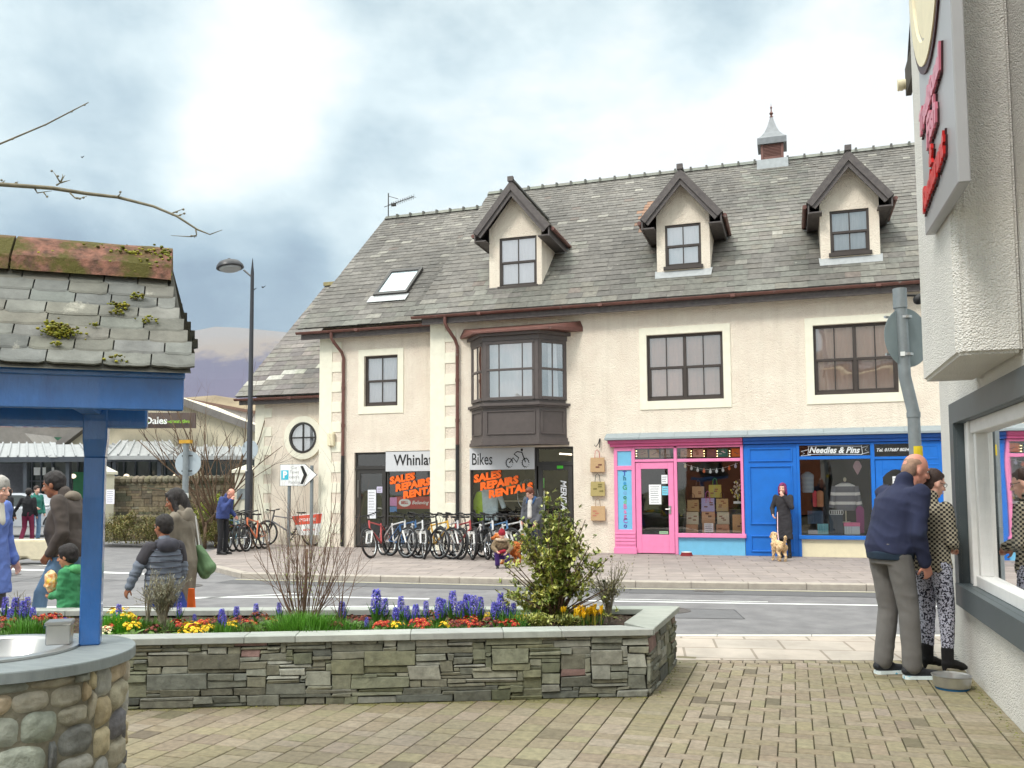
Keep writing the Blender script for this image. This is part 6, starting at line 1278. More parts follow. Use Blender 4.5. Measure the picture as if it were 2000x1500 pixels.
for (px,py0,py1,w,c,l,nm) in ((1592,958,990,8,S(196,70,74),'slim red knitted scarf in the blue shop window','scarf'),(1602,958,990,13,S(176,120,84),'brown knitted bag beside the red scarf','bag'),(1681,988,1042,14,S(140,40,110),'magenta knitted shawl at the right of the window','shawl'),(1675,900,928,16,S(206,170,176),'pink hanging pennant shawl at upper right of the window','shawl')):
    a=Yp(px,py1,20.45);b=Yp(px,py0,20.45); t=thing(nm,l,nm,a); ww=w*.0118; mb=MB(); h=b.z-a.z
    P_=[(-ww*.45,0),(ww*.45,0),(ww*.5,h*.9),(ww*.2,h),(-ww*.2,h),(-ww*.5,h*.9)] if 'pennant' not in l else [(0,0),(ww*.5,h*.6),(ww*.2,h),(-ww*.2,h),(-ww*.5,h*.6)]
    mb.prism(P_,-.04,.04,'y',c); mb.build('knit','fabric_attr',t,local=True,bevel=.012,bseg=2)
for (x0,x1,z0,z1,c,l) in ((.5,.72,.47,.70,S(130,190,196),'pale teal gift box low in the blue shop window'),(1.05,1.36,.47,.72,S(206,214,216),'white box with pink lid by the jumper stand'),(.75,1.02,.47,.9,S(40,56,74),'dark denim bag in the middle of the window floor'),(.3,.62,.7,.98,S(60,80,104),'blue grey folded cloth stack at left of window'),(.3,.5,.47,.56,S(190,186,190),'pale yarn heap low on the left of the window')):
    mb=MB(); mb.box(x0,x1,20.3,20.5,z0,z1,c); 
    if 'pink lid' in l: mb.box(x0-.01,x1+.01,20.29,20.51,z1-.07,z1+.01,S(226,110,150))
    for i in range(3): mb.box(x0+.03+.05*i,x0+.05+.05*i,20.295,20.3,z0+.03,z1-.05,tuple(q*.8 for q in c))
    tag(mb.build('display_item','fabric_attr',bevel=.01),l,'display item')
mb=MB(); mb.box(.16,1.6,20.15,20.9,.0,.46); tag(mb.build('display_plinth','grey_wood'),'low grey display floor inside the blue shop window','stand')
t=thing('necklaces','row of pale hooped necklaces on a dark stand in blue shop window','jewellery',(.9,20.35,.9)); mb=MB()
for i in range(6): mb.tube([(.78+.045*i+.03*math.cos(a),20.3,.95+.05*math.sin(a)) for a in [6.283*k/12 for k in range(12)]],.006,4,closed=True)
mb.build('hoops','white_paint',t)
card('white square notice in the blue shop door glass',2.02,2.16,1.56,1.72,Y0+.04,S(236,236,236),2)
# ================= PEOPLE AND DOGS =================
random.seed(41)
def remesh(o,vox,sm=2,disp=0.,fr=(9,9,6),fine=0.):
    m=o.modifiers.new('r','REMESH'); m.mode='VOXEL'; m.voxel_size=vox; m.use_smooth_shade=True
    if sm: s=o.modifiers.new('s','SMOOTH'); s.factor=.5; s.iterations=sm
    bpy.context.view_layer.update(); me=D.meshes.new_from_object(o.evaluated_get(bpy.context.evaluated_depsgraph_get())); o.modifiers.clear(); old=o.data; mt_=old.materials[0]; me.name=old.name; o.data=me; D.meshes.remove(old)
    me.materials.clear(); me.materials.append(mt_)
    if disp or fine:
        n=len(me.vertices); co=np.empty(n*3,dtype=np.float32); me.vertices.foreach_get('co',co); nn=np.empty(n*3,dtype=np.float32); me.vertices.foreach_get('normal',nn); co=co.reshape(-1,3); nn=nn.reshape(-1,3)
        off_=(hash(o.name)%97)*.37
        h=np.array([ (1-abs(noise.noise(Vector((c[0]*fr[0]+off_,c[1]*fr[1],c[2]*fr[2]+c[0]*4)))*2.2))*disp + (noise.noise(Vector((c[0]*60,c[1]*60,c[2]*60)))*fine if fine else 0) for c in co.tolist()],dtype=np.float32)
        h-=h.mean(); co+=nn*h[:,None]; me.vertices.foreach_set('co',co.ravel())
    me.polygons.foreach_set('use_smooth',[True]*len(me.polygons)); me.update(); return o
def sect(mb,secs,n=20):
    """closed body of elliptical sections: (centre, half width, half depth)"""
    vs=[]
    k=len(secs)
    for i,(c,rx,ry) in enumerate(secs):
        c=Vector(c); d=(Vector(secs[min(i+1,k-1)][0])-Vector(secs[max(i-1,0)][0])).normalized(); X=Vector((1,0,0)); Yd=d.cross(X); Yd=-Yd if Yd.y<0 else Yd; Yd.normalize()
        for j in range(n): a=6.28318*j/n; vs.append(c+X*rx*math.cos(a)+Yd*ry*math.sin(a))
    mb.add(vs,[(i*n+j,i*n+(j+1)%n,(i+1)*n+(j+1)%n,(i+1)*n+j) for i in range(k-1) for j in range(n)]+[tuple(range(n))[::-1],tuple((k-1)*n+j for j in range(n))])
skin_cols={'pale':S(226,176,156),'ruddy':S(214,150,130),'brown':S(150,98,72),'tan':S(186,132,102)}
for k_,v_ in skin_cols.items(): mat('skin_'+k_,v_,.5,.08,14,bump=.06,bscale=120)
def cloth(nm,c,**k): 
    kk=dict(rough=.92,var=.14,scale=7,bump=.35,bscale=260,bd=.002); kk.update(k); return mat(nm,c,**kk)
HAND=[(-.028,.0,.040,.0085),(-.010,.004,.046,.009),(.010,.003,.043,.0088),(.028,-.002,.034,.0078)]
def hand(mb,w,d,palmn,side,curl=.6,sc_=1.):
    """palm, four separate unequal curled fingers and a side thumb at wrist w, pointing along d, palm facing palmn"""
    w=Vector(w);d=Vector(d).normalized();pn=Vector(palmn);pn=(pn-d*pn.dot(d)).normalized();s=d.cross(pn)*side
    for k in (-.024,-.008,.008,.024): mb.cap(w+s*k*.7*sc_,.016*sc_,w+d*.075*sc_+s*k*sc_,.0115*sc_,8)
    for (o,l,ln,r) in HAND:
        p=w+d*(.082+l)*sc_+s*o*sc_; dd=d.copy()
        for q in range(3):
            dd=(dd*math.cos(curl*(.6+.3*q))+pn*math.sin(curl*(.6+.3*q))).normalized(); p2=p+dd*ln*sc_*(.62 if q==0 else .45); mb.cap(p,r*sc_*(1-.1*q),p2,r*sc_*(.92-.1*q),7); p=p2; d_=dd
    t0=w+d*.02*sc_-s*.022*sc_; t1=t0+(d*.6-s*.75+pn*.35).normalized()*.042*sc_; t2=t1+(d*.85-s*.25+pn*.5).normalized()*.034*sc_; mb.cap(t0,.013*sc_,t1,.0105*sc_,8); mb.cap(t1,.0105*sc_,t2,.0085*sc_,8)
def person(label,loc,face,H,skin,J={},hair=None,top=None,legs=None,shoes='black',vox=.011,yaw=0.,nod=0.,belly=0.,fem=False,curl=(.6,.6),palm=None,extras=None,hs=1.,hands=(1,1)):
    """face = world heading of the body in degrees from +X; local +Y is forward, +X is the person's right"""
    s=H/1.75; t=thing('person',label,'person',loc,rad(face)-math.pi/2,None,s)
    j=dict(P=(0,0,.95),B=(0,.0,1.13),C=(0,0,1.31),N=(0,-.01,1.47),Hd=(0,.03,1.635),sR=(.185,-.01,1.42),sL=(-.185,-.01,1.42),eR=(.24,-.03,1.13),eL=(-.24,-.03,1.13),wR=(.25,.08,.88),wL=(-.25,.08,.88),hR=(.095,0,.92),hL=(-.095,0,.92),kR=(.105,.03,.50),kL=(-.105,.03,.50),aR=(.105,0,.09),aL=(-.105,0,.09))
    j.update(J); j={k:Vector(v) for k,v in j.items()}
    v=vox/s
    for k in ('R','L'):
        if 't'+k not in j: j['t'+k]=Vector((0,1,0))
    R=Matrix.Rotation(rad(yaw),3,'Z')@Matrix.Rotation(rad(-nod),3,'X'); hd=j['Hd']; Q=lambda x,y,z:hd+R@Vector((x*hs,y*hs,z*hs))
    # continuous body
    b=MB(); b.ell(Q(0,-.01,.03),(.076*hs,.096*hs,.098*hs),20,14,R=R); b.ell(Q(0,.022,-.03),(.060*hs,.068*hs,.088*hs),18,12,R=R); b.ell(Q(0,.048,-.092),(.034*hs,.034*hs,.030*hs),12,8,R=R); b.ell(Q(0,.01,-.06),(.058*hs,.06*hs,.05*hs),12,8,R=R)
    b.cap(Q(0,.088,.012),.009*hs,Q(0,.112,-.026),.0135*hs,8); b.ell(Q(0,.094,-.03),(.019*hs,.016*hs,.010*hs),8,6,R=R); b.ell(Q(0,.088,-.058),(.024*hs,.012*hs,.007*hs),10,6,R=R); b.ell(Q(0,.084,-.07),(.020*hs,.012*hs,.007*hs),10,6,R=R)
    for sx in (-1,1):
        b.ell(Q(sx*.076,-.004,-.008),(.010*hs,.020*hs,.032*hs),8,8,R=R); b.ell(Q(sx*.034,.070,-.028),(.022*hs,.018*hs,.020*hs),8,6,R=R); b.ell(Q(sx*.03,.078,.028),(.024*hs,.012*hs,.008*hs),8,6,R=R)
    b.cap(j['N']+Vector((0,0,-.04)),.062,Q(0,-.012,-.05),.052*hs,14)
    sect(b,[(j['P'],.12,.08),(j['B'],.11,.08),(j['C'],.12,.09),(j['N'],.06,.05)])
    for k,sx in (('R',1),('L',-1)):
        b.cap(j['C'],.05,j['s'+k],.045); b.cap(j['s'+k],.045,j['e'+k],.034); b.cap(j['e'+k],.036,j['w'+k],.024); b.cap(j['h'+k],.07,j['k'+k],.045); b.cap(j['k'+k],.045,j['a'+k],.032); b.cap(j['a'+k],.034,j['a'+k]+j['t'+k]*.12+Vector((0,0,-.05)),.022)
        if hands[0 if k=='R' else 1]:
            d=j['w'+k]-j['e'+k]; pn=(palm or {}).get(k,Vector((-sx,.2,0))); hand(b,j['w'+k],d,pn,sx*(1),curl[0 if k=='R' else 1])
    bo=b.build('body','skin_'+skin,t,local=True,smooth=True,fix=False); remesh(bo,min(v,.0075) if vox<.012 else v*.8,1)
    # eyes, brows, lips
    if vox<.013:
        e=MB()
        for sx in (-1,1): e.ell(Q(sx*.030,.077,.008),(.013*hs,.008*hs,.0065*hs),8,6,S(230,226,220),R); e.ell(Q(sx*.030,.0835,.008),(.0055*hs,.003*hs,.0055*hs),8,6,S(40,28,22),R); e.bar(Q(sx*.014,.088,.030),Q(sx*.046,.078,.030),.004,.005,col=S(50,38,32))
        e.bar(Q(-.02,.099,-.0645),Q(.02,.099,-.0645),.004,.003,col=S(130,60,56)); e.build('eyes','petal',bo,local=True,fix=False)
    HS[0]=hs
    if hair: hair(Q,R,t,bo,v)
    # top garment
    if top:
        mt_,hem,fit,kind=top[:4]; opt=top[4] if len(top)>4 else {}
        g=MB(); P,B,C,Nk=j['P'],j['B'],j['C'],j['N']; w=fit; bel=belly
        hemc=P.lerp(j['kR'].lerp(j['kL'],.5),max(0,(P.z-hem)/(P.z-.5))) if hem<P.z else P.lerp(B,(hem-P.z)/(B.z-P.z))
        sc_=[]
        if kind=='coat': sc_+= [(hemc,.185*w,.15*w),(hemc.lerp(P,.5),.185*w,.145*w)]
        else: sc_+= [(hemc,.168*w,.125*w+bel*.5),(hemc+Vector((0,0,.03)),.175*w,.132*w+bel*.6)]
        if hem<P.z-.05: sc_+= [(P,.178*w,.132*w+bel*.7)]
        fw=.155 if fem else .165
        sc_+= [(B+Vector((0,bel*.3,0)),fw*w,.118*w+bel),(C,.178*w,.125*w+bel*.4),(j['sR'].lerp(j['sL'],.5)+Vector((0,0,-.02)),.165*w,.10*w),(Nk+Vector((0,0,.0)),.075,.07)]
        sect(g,sc_,24)
        ar=opt.get('arm',1.)
        for k in 'RL':
            g.cap(C+Vector((0,0,.02)),.08*w,j['s'+k],.062*w*ar); g.cap(j['s'+k],.066*w*ar,j['e'+k],.054*w*ar,14); wr_=j['e'+k].lerp(j['w'+k],opt.get('cuff',.96)); g.cap(j['e'+k],.055*w*ar,wr_,.040*w*ar,14)
        if opt.get('collar',1): g.cap(Nk+Vector((0,-.01,-.01)),.078,Nk+Vector((0,.0,.045)),.066,14)
        if opt.get('hood'):
            hc=Nk+Vector((0,-.10,-.01)); g.ell(hc,(.125*w,.075*w,.085*w),16,10); g.ell(Nk+Vector((0,.0,.0)),(.115,.10,.05),16,8)
        if opt.get('rib'):   # waistband and cuffs cinch
            pass
        to=g.build(opt.get('name','jacket'),mt_,t,local=True,smooth=True,fix=False); remesh(to,v,2,opt.get('fold',.010),opt.get('fr',(8,8,11)))
        if opt.get('band'):
            g=MB(); sect(g,[(hemc+Vector((0,0,-.045)),.160*w,.12*w+bel*.5),(hemc+Vector((0,0,.02)),.168*w,.127*w+bel*.55)],24); o=g.build('waistband',opt['band'],to,local=True,smooth=True,fix=False); remesh(o,v,2)
    if legs:
        mt_,w=legs[:2]; opt=legs[2] if len(legs)>2 else {}; g=MB(); sect(g,[(j['P']+Vector((0,0,-.10)),.15*w,.115*w),(j['P']+Vector((0,0,.06)),.165*w,.12*w+belly*.5)],22)
        for k in 'RL':
            g.cap(j['h'+k],.088*w,j['k'+k],.066*w,16); cu=j['k'+k].lerp(j['a'+k],opt.get('cuff',.97)); g.cap(j['k'+k],.066*w,cu,opt.get('hem',.062)*w,16)
        lo=g.build('trousers',mt_,t,local=True,smooth=True,fix=False); remesh(lo,v,2,opt.get('fold',.004),(7,7,9))
        if opt.get('band'):
            for k in 'RL': g=MB(); c=j['k'+k].lerp(j['a'+k],opt['cuff']); d=(j['a'+k]-j['k'+k]).normalized(); g.tube([c-d*.0,c+d*.035],.047*w,14); g.build('cuff',opt['band'],lo,local=True,smooth='auto',fix=False)
    if shoes:
        for k in 'RL':
            a=j['a'+k]; f=j['t'+k].normalized(); g=MB()
            if shoes=='boot':
                g.cap(a+Vector((0,0,.10)),.052,a+Vector((0,0,-.01)),.048,12); g.cap(a+Vector((0,0,-.01)),.046,a+f*.15+Vector((0,0,-.052)),.030,12); g.cap(a+f*.14+Vector((0,0,-.058)),.030,a+f*.175+Vector((0,0,-.062)),.022,10); g.cap(a-f*.035+Vector((0,0,-.02)),.030,a-f*.042+Vector((0,0,-.075)),.014,10)
                o=g.build('boot','boot_suede',t,local=True,smooth=True,fix=False); remesh(o,v*.8,1,.003)
                l=MB()
                for i in range(6): c=a+f*(.03+.012*i)+Vector((0,0,.07-.017*i)); sd=f.cross(Vector((0,0,1))); l.bar(c-sd*.022+f*.022,c+sd*.022+f*.022,.004,.004)
                l.build('laces','sign_back',o,local=True,fix=False)
            else:
                g.cap(a+Vector((0,0,0)),.044,a+f*.06+Vector((0,0,-.035)),.040,12); g.cap(a-f*.045+Vector((0,0,-.03)),.036,a+f*.178+Vector((0,0,-.055)),.030,12)
                o=g.build('shoe',shoes,t,local=True,smooth=True,fix=False); remesh(o,v,1)
                l=MB(); sd=f.cross(Vector((0,0,1))).normalized(); P_=[]
                for (u,wd) in ((-.072,.026),(-.05,.038),(.02,.036),(.10,.043),(.15,.042),(.19,.026),(.205,.0)): P_.append((u*1.02+.008,wd))
                out=[a+f*u+sd*wd for u,wd in P_]+[a+f*u-sd*wd for u,wd in P_[::-1][1:]]
                zb=.0-0; l.add([(p.x,p.y,a.z-.089) for p in out]+[(p.x,p.y,a.z-.064) for p in out],[tuple(range(len(out)))[::-1],tuple(range(len(out),2*len(out)))]+[(i,(i+1)%len(out),(i+1)%len(out)+len(out),i+len(out)) for i in range(len(out))])
                l.build('sole','sole' if vox>.01 or shoes!='trainer' else 'trainer_sole',o,local=True,fix=True)
    if extras: extras(t,j,Q,R,bo)
    return t
mat('sole',S(60,58,56),.8); mat('trainer',S(30,32,38),.7,.2,40,bump=.4,bscale=200); mat('boot_suede',S(22,22,24),.95,.25,30,bump=.4,bscale=200); mat('trainer_sole',S(225,236,238),.5,0,9,c2=S(214,228,230),dirt=(S(60,175,205),9,.56,.02))
mat('hair_black',S(40,34,34),.6,.45,10,bump=1,bscale=60,stretch=(3,3,.5)); mat('hair_thin',S(158,128,108),.8,.25,20,bump=.3,bscale=200,c2=S(120,96,84)); mat('hair_grey',S(178,174,168),.6,.2,10,bump=.7,bscale=70,stretch=(3,3,.5)); mat('hair_brown',S(62,44,38),.6,.3,8,bump=.7,bscale=90); mat('hair_pink',S(140,44,104),.6,.3,8,bump=.7,bscale=80,c2=S(70,26,60)); mat('hair_auburn',S(110,58,40),.6,.3,8)
HS=[1.]
class HB(MB):
    def ell(s,c,r,*a,**k): k.setdefault('R',None); return MB.ell(s,c,tuple(q*HS[0] for q in r),*a,**k)
    def cap(s,a,ra,b,rb,*n,**k): return MB.cap(s,a,ra*HS[0],b,rb*HS[0],*n,**k)
def hshort(mt_,thick=.0,low=False,fr=.0):
    def f(Q,R,t,b,v):
        g=HB(); g.ell(Q(0,-.020,.042),(.082+thick,.095+thick,.096+thick),18,12,R=R); g.ell(Q(0,-.045,-.01),(.072+thick,.06+thick,.075),16,10,R=R)
        g.ell(Q(0,.035+fr,.085),(.06,.045,.035+thick),14,8,R=R)
        o=g.build('hair',mt_,b,local=True,smooth=True,fix=False); remesh(o,v,1,.005,(22,22,14),.002)
    return f
def hlong(mt_,L_=.22):
    def f(Q,R,t,b,v):
        g=HB(); g.ell(Q(0,-.022,.040),(.090,.102,.100),18,12,R=R)
        for sx in (-1,1): g.cap(Q(sx*.070,.015,.03),.032,Q(sx*.082,.0,-.12),.030,10); g.cap(Q(sx*.082,.0,-.12),.032,Q(sx*.08,-.01,-.1-L_*.5),.02,10)
        g.cap(Q(0,-.06,.0),.078,Q(0,-.085,-L_),.055,14)
        g.ell(Q(0,.035,.085),(.065,.05,.035),14,8,R=R); o=g.build('hair',mt_,b,local=True,smooth=True,fix=False); remesh(o,v,1,.006,(26,26,6),.001)
    return f
def hbun(mt_):
    def f(Q,R,t,b,v):
        g=HB(); g.ell(Q(0,-.018,.042),(.081,.094,.094),18,12,R=R); g.ell(Q(0,-.05,-.01),(.068,.052,.07),14,10,R=R); g.ell(Q(0,-.115,.02),(.04,.035,.04),12,8,R=R); g.ell(Q(0,.04,.08),(.055,.04,.03),12,8,R=R); o=g.build('hair',mt_,b,local=True,smooth=True,fix=False); remesh(o,v,1,.004,(24,24,14))
    return f
def bald(mt_):
    def f(Q,R,t,b,v):
        g=HB(); g.ell(Q(0,-.045,.0),(.0775,.062,.085),18,12,R=R); g.ell(Q(0,-.02,.045),(.0768,.085,.062),18,12,R=R); o=g.build('hair',mt_,b,local=True,smooth=True,fix=False); remesh(o,v,1,.001,(22,22,14),.001)
    return f
LV=Vector((.952,.306,0)); LANG=math.degrees(math.atan2(.306,.952))
def glasses(t,j,Q,R,bo,c='black'):
    g=MB()
    for sx in (-1,1): g.tube([Q(sx*.033+.024*math.cos(a),.092,.006+.018*math.sin(a)) for a in [6.283*i/16 for i in range(16)]],.0022,5,closed=True); g.tube([Q(sx*.057,.09,.01),Q(sx*.08,.0,.01)],.0022,5)
    g.tube([Q(-.01,.094,.01),Q(.01,.094,.01)],.0022,5); g.build('glasses',c,bo,local=True,fix=False)
cloth('navy_jacket',S(38,44,72),dirt=(S(34,52,70),2.,.58,.2)); cloth('navy_band',S(30,48,66)); cloth('grey_trousers',S(108,106,104),var=.12,scale=5)
# 1 man in navy at the window
fp=GD(1740,7.0)
person('balding man in navy jacket and grey trousers bending towards the shop window',(fp.x,fp.y,0),34,1.83,'ruddy',dict(P=(0,-.03,.95),B=(0,.01,1.12),C=(0,.06,1.30),N=(0,.13,1.44),Hd=(.0,.235,1.56),sR=(.19,.10,1.38),sL=(-.19,.10,1.38),eR=(.235,.03,1.08),eL=(-.24,.1,1.08),wR=(.20,.12,.86),wL=(-.2,.2,.86),hR=(.095,-.03,.92),hL=(-.095,-.03,.92),kR=(.11,.03,.50),kL=(-.10,.02,.50),aR=(.10,.05,.09),aL=(-.12,-.03,.09),tR=(.30,.95,0),tL=(.15,1,0)),bald('hair_thin'),('navy_jacket',.93,1.16,'jacket',dict(name='jacket',band='navy_band',fold=.009,fr=(6,6,10))),('grey_trousers',1.13,dict(hem=.062,fold=.004)),'trainer',.0095,yaw=-14,nod=16,belly=.03)
# 2 woman in houndstooth
m=mat('houndstooth',S(190,176,148),.9,.05,8); t_=m.node_tree; b_=t_.nodes['Principled BSDF']; tc_=[n for n in t_.nodes if n.type=='TEX_COORD'][0]; ck=N(t_,'ShaderNodeTexChecker',i_Scale=52.); dp_=N(t_,'ShaderNodeVectorMath',operation='DOT_PRODUCT'); dp_.inputs[1].default_value=(.64,.77,0); sp_=N(t_,'ShaderNodeSeparateXYZ'); cx_=N(t_,'ShaderNodeCombineXYZ'); ck.inputs['Color1'].default_value=(*S(34,32,32),1); ck.inputs['Color2'].default_value=(*S(168,160,140),1); t_.links.new(tc_.outputs['Object'],dp_.inputs[0]); t_.links.new(tc_.outputs['Object'],sp_.inputs[0]); t_.links.new(dp_.outputs['Value'],cx_.inputs[0]); t_.links.new(sp_.outputs['Z'],cx_.inputs[1]); cx_.inputs[2].default_value=.005; t_.links.new(cx_.outputs[0],ck.inputs['Vector']); t_.links.new(ck.outputs['Color'],b_.inputs['Base Color'])
m=mat('leopard_trousers',S(186,188,204),.9,.05,8); t_=m.node_tree; b_=t_.nodes['Principled BSDF']; tc_=[n for n in t_.nodes if n.type=='TEX_COORD'][0]; vo=N(t_,'ShaderNodeTexNoise',i_Scale=62.,i_Detail=1.5,i_Distortion=.8); cr_=ramp(t_,[(.47,S(44,44,58)),(.51,S(186,188,204))]); t_.links.new(tc_.outputs['Object'],vo.inputs['Vector']); t_.links.new(vo.outputs[0],cr_.inputs[0]); t_.links.new(cr_.outputs[0],b_.inputs['Base Color'])
fp=GD(1814,7.12)
person('woman with glasses in houndstooth jacket and patterned trousers with black heeled boots',(fp.x,fp.y,0),40,1.65,'pale',dict(N=(0,.01,1.46),Hd=(0,.055,1.615),sR=(.165,0,1.40),sL=(-.165,0,1.40),eR=(.20,.02,1.12),eL=(-.21,.0,1.13),wR=(.055,.21,1.08),wL=(-.06,.20,1.06),kR=(.10,.04,.52),kL=(-.08,.02,.52),aR=(.10,.03,.115),aL=(-.08,.0,.115),tR=(.1,1,0),tL=(-.1,1,0)),hbun('hair_brown'),('houndstooth',.86,1.0,'jacket',dict(name='jacket',fold=.006)),('leopard_trousers',1.0,dict(cuff=.72,hem=.050,band='black')),'boot',.0095,yaw=-14,nod=14,fem=True,curl=(.9,.9),palm={'R':Vector((-1,-.3,-.2)),'L':Vector((1,-.3,-.2))},extras=glasses)
# 3 brown jacket man
cloth('brown_jacket',S(80,72,68),var=.2); cloth('jeans_light',S(110,142,176)); cloth('hood_grey',S(120,110,98))
fp=GD(138,8.6); A0=180+LANG
def hoodx(t,j,Q,R,bo):
    g=MB(); g.ell(j['N']+Vector((0,-.085,.0)),(.11,.07,.06),16,10); g.cap(j['N']+Vector((.07,-.02,.0)),.035,j['N']+Vector((.05,.06,-.01)),.02,8); o=g.build('hood','hood_grey',t,local=True,smooth=True,fix=False); remesh(o,.01,2,.006)
person('dark haired man in dark brown jacket and light jeans walking behind the child',(fp.x,fp.y,0),A0+4,1.76,'brown',dict(P=(0,-.02,.93),B=(0,.03,1.11),C=(0,.02,1.29),N=(0,.06,1.44),Hd=(0,.16,1.555),sR=(.19,.03,1.39),sL=(-.19,.03,1.39),eR=(.24,-.07,1.12),eL=(-.235,-.04,1.10),wR=(.20,-.02,.88),wL=(-.2,.10,.90),kR=(.1,-.05,.50),kL=(-.1,.2,.52),aR=(.1,-.30,.16),aL=(-.1,.25,.10),tR=(0,.9,-.3)),hshort('hair_black',.006),('brown_jacket',.86,1.14,'jacket',dict(name='jacket',fold=.008,fr=(6,6,9))),('jeans_light',1.0),'black',.0105,yaw=0,nod=12,belly=.05,extras=hoodx)
# 4 child in green
cloth('green_hoodie',S(60,136,90)); cloth('green_trim',S(90,170,110)); cloth('dark_jeans',S(50,56,74))
fp=GD(141,7.8)
def kidx(t,j,Q,R,bo):
    g=MB(); g.ell(j['N']+Vector((0,-.10,-.01)),(.125,.075,.08),16,10); g.ell(j['N']+Vector((0,0,.0)),(.10,.09,.045),14,8); o=g.build('hood','green_trim',t,local=True,smooth=True,fix=False); remesh(o,.014,2,.006); glasses(t,j,Q,R,bo,'charcoal_frame')
person('small child with glasses in green hooded top clutching a snack bag',(fp.x,fp.y,0),A0,1.05,'tan',dict(P=(0,-.02,.86),B=(0,.0,1.03),C=(0,0,1.20),N=(0,.01,1.36),Hd=(0,.04,1.535),sR=(.16,0,1.30),sL=(-.16,0,1.30),eR=(.20,-.02,1.02),eL=(-.20,.02,1.02),wR=(.06,.24,.97),wL=(-.06,.24,.96),hR=(.09,0,.84),hL=(-.09,0,.84)),hshort('hair_black',.012,fr=.01),('green_hoodie',.74,1.22,'jacket',dict(name='hooded_top',fold=.014,fr=(7,7,12))),('dark_jeans',1.1),'black',.008,nod=8,hs=1.32,curl=(.9,.9),palm={'R':Vector((-1,0,.3)),'L':Vector((1,0,.3))},extras=kidx)
p=W(99,1136,7.75); mat('snack_bag',S(232,216,170),.4,.1,30,c2=S(220,120,40),dirt=(S(226,190,60),12,.55,.05)); t=thing('snack_bag','cream and yellow snack bag held by the child in green','bag',p); g=MB(); g.ell(p,(.07,.045,.10),12,8); o=g.build('packet','snack_bag',t,smooth=True); remesh(o,.01,1,.01,(20,20,20))
# 5 older person in blue coat
cloth('blue_coat',S(104,128,200)); cloth('white_scarf',S(226,222,210))
fp=GD(-16,8.2)
def lap(t,j,Q,R,bo):
    g=MB(); g.cap(j['N']+Vector((0,.06,.0)),.05,j['C']+Vector((0,.10,-.02)),.055,10); o=g.build('scarf','white_scarf',t,local=True,smooth=True,fix=False); remesh(o,.011,2,.006)
    g=MB()
    for i in range(5): g.lathe([(.016,0),(.016,.01),(0,.01)],(0,0,0),10); 
    g=MB(); 
    for z in (1.25,1.05,.85): g.ell((.11,.165,z),(.016,.008,.016),8,6)
    g.build('buttons','navy_band',t,local=True,smooth=True)
person('grey haired older person in long periwinkle blue coat at the left edge',(fp.x,fp.y,0),LANG-12,1.66,'pale',dict(N=(0,.03,1.45),Hd=(0,.09,1.60),eR=(.25,.0,1.12),wR=(.22,.16,.98)),hshort('hair_grey',.012),('blue_coat',.58,1.12,'coat',dict(name='coat',fold=.012)),('grey_trousers',1.0),'black',.0105,nod=10,fem=True,extras=lap)
# 6 woman in taupe coat
cloth('taupe_coat',S(124,116,104),var=.16,scale=9); cloth('blue_trousers',S(50,74,150)); mat('bag_green',S(92,122,84),.7,.15,10)
fp=GD(357,8.5)
def bagx(t,j,Q,R,bo):
    g=MB(); g.ell(j['N']+Vector((0,-.095,-.05)),(.12,.05,.11),16,10); g.cap(j['N']+Vector((-.09,-.03,.01)),.035,j['N']+Vector((-.03,-.11,-.14)),.03); g.cap(j['N']+Vector((.09,-.03,.01)),.035,j['N']+Vector((.03,-.11,-.14)),.03); g.ell(j['N']+Vector((0,.0,-.01)),(.115,.105,.04),14,8); o=g.build('hood','taupe_coat',t,local=True,smooth=True,fix=False); remesh(o,.012,2,.008)
person('woman with long black hair in hooded taupe coat walking behind the boy',(fp.x,fp.y,0),A0-8,1.53,'brown',dict(P=(0,-.02,.95),C=(0,.0,1.31),N=(0,.02,1.47),Hd=(0,.085,1.61),sR=(.17,0,1.41),sL=(-.17,0,1.41),eL=(-.22,.05,1.13),wL=(-.15,.22,.98),eR=(.23,-.05,1.13),wR=(.2,.05,.92),kR=(.1,.14,.5),kL=(-.1,-.05,.5),aR=(.1,.18,.09),aL=(-.1,-.2,.12)),hlong('hair_black',.20),('taupe_coat',.42,1.10,'coat',dict(name='coat',fold=.012,fr=(9,9,4))),('blue_trousers',1.0),'black',.0105,yaw=16,nod=20,fem=True,extras=bagx)
p=GD(399,8.6); t=thing('shoulder_bag','olive green shoulder bag swinging behind the woman in the taupe coat','bag',(p.x,p.y,.75)); g=MB(); q=Vector((p.x,p.y,.83)); g.cap(q+Vector((-.05,0,.1)),.04,q+LV*.06+Vector((0,0,-.08)),.07,12); g.cap(q+Vector((-.06,0,-.02)),.05,q+LV*.02+Vector((0,0,-.14)),.055,12); o=g.build('bag_body','bag_green',t,smooth=True,fix=False); remesh(o,.011,2,.008); g=MB(); g.tube([q+Vector((-.1,0,.42)),q+Vector((-.04,0,.1))],.008,5); g.tube([q+Vector((-.13,0,.36)),q+Vector((-.06,0,.02))],.006,5); g.build('strap','white_paint',t)
# orange carrier seen below the coat
p=GD(376,8.3); t=thing('carrier_bag','bright orange carrier bag hanging below the taupe coat','bag',(p.x,p.y,.5)); mat('orange_bag',S(226,100,30),.6,.1,8); g=MB(); g.add([(p.x-.03,p.y-.02,.34),(p.x+.03,p.y+.02,.34),(p.x+.035,p.y+.05,.34),(p.x-.03,p.y+.02,.34),(p.x-.022,p.y-.01,.58),(p.x+.022,p.y+.01,.58),(p.x+.03,p.y+.03,.58),(p.x-.02,p.y+.01,.58)],[(0,1,2,3),(4,5,6,7),(0,1,5,4),(1,2,6,5),(2,3,7,6),(3,0,4,7)]); g.build('bag_body','orange_bag',t,bevel=.006)
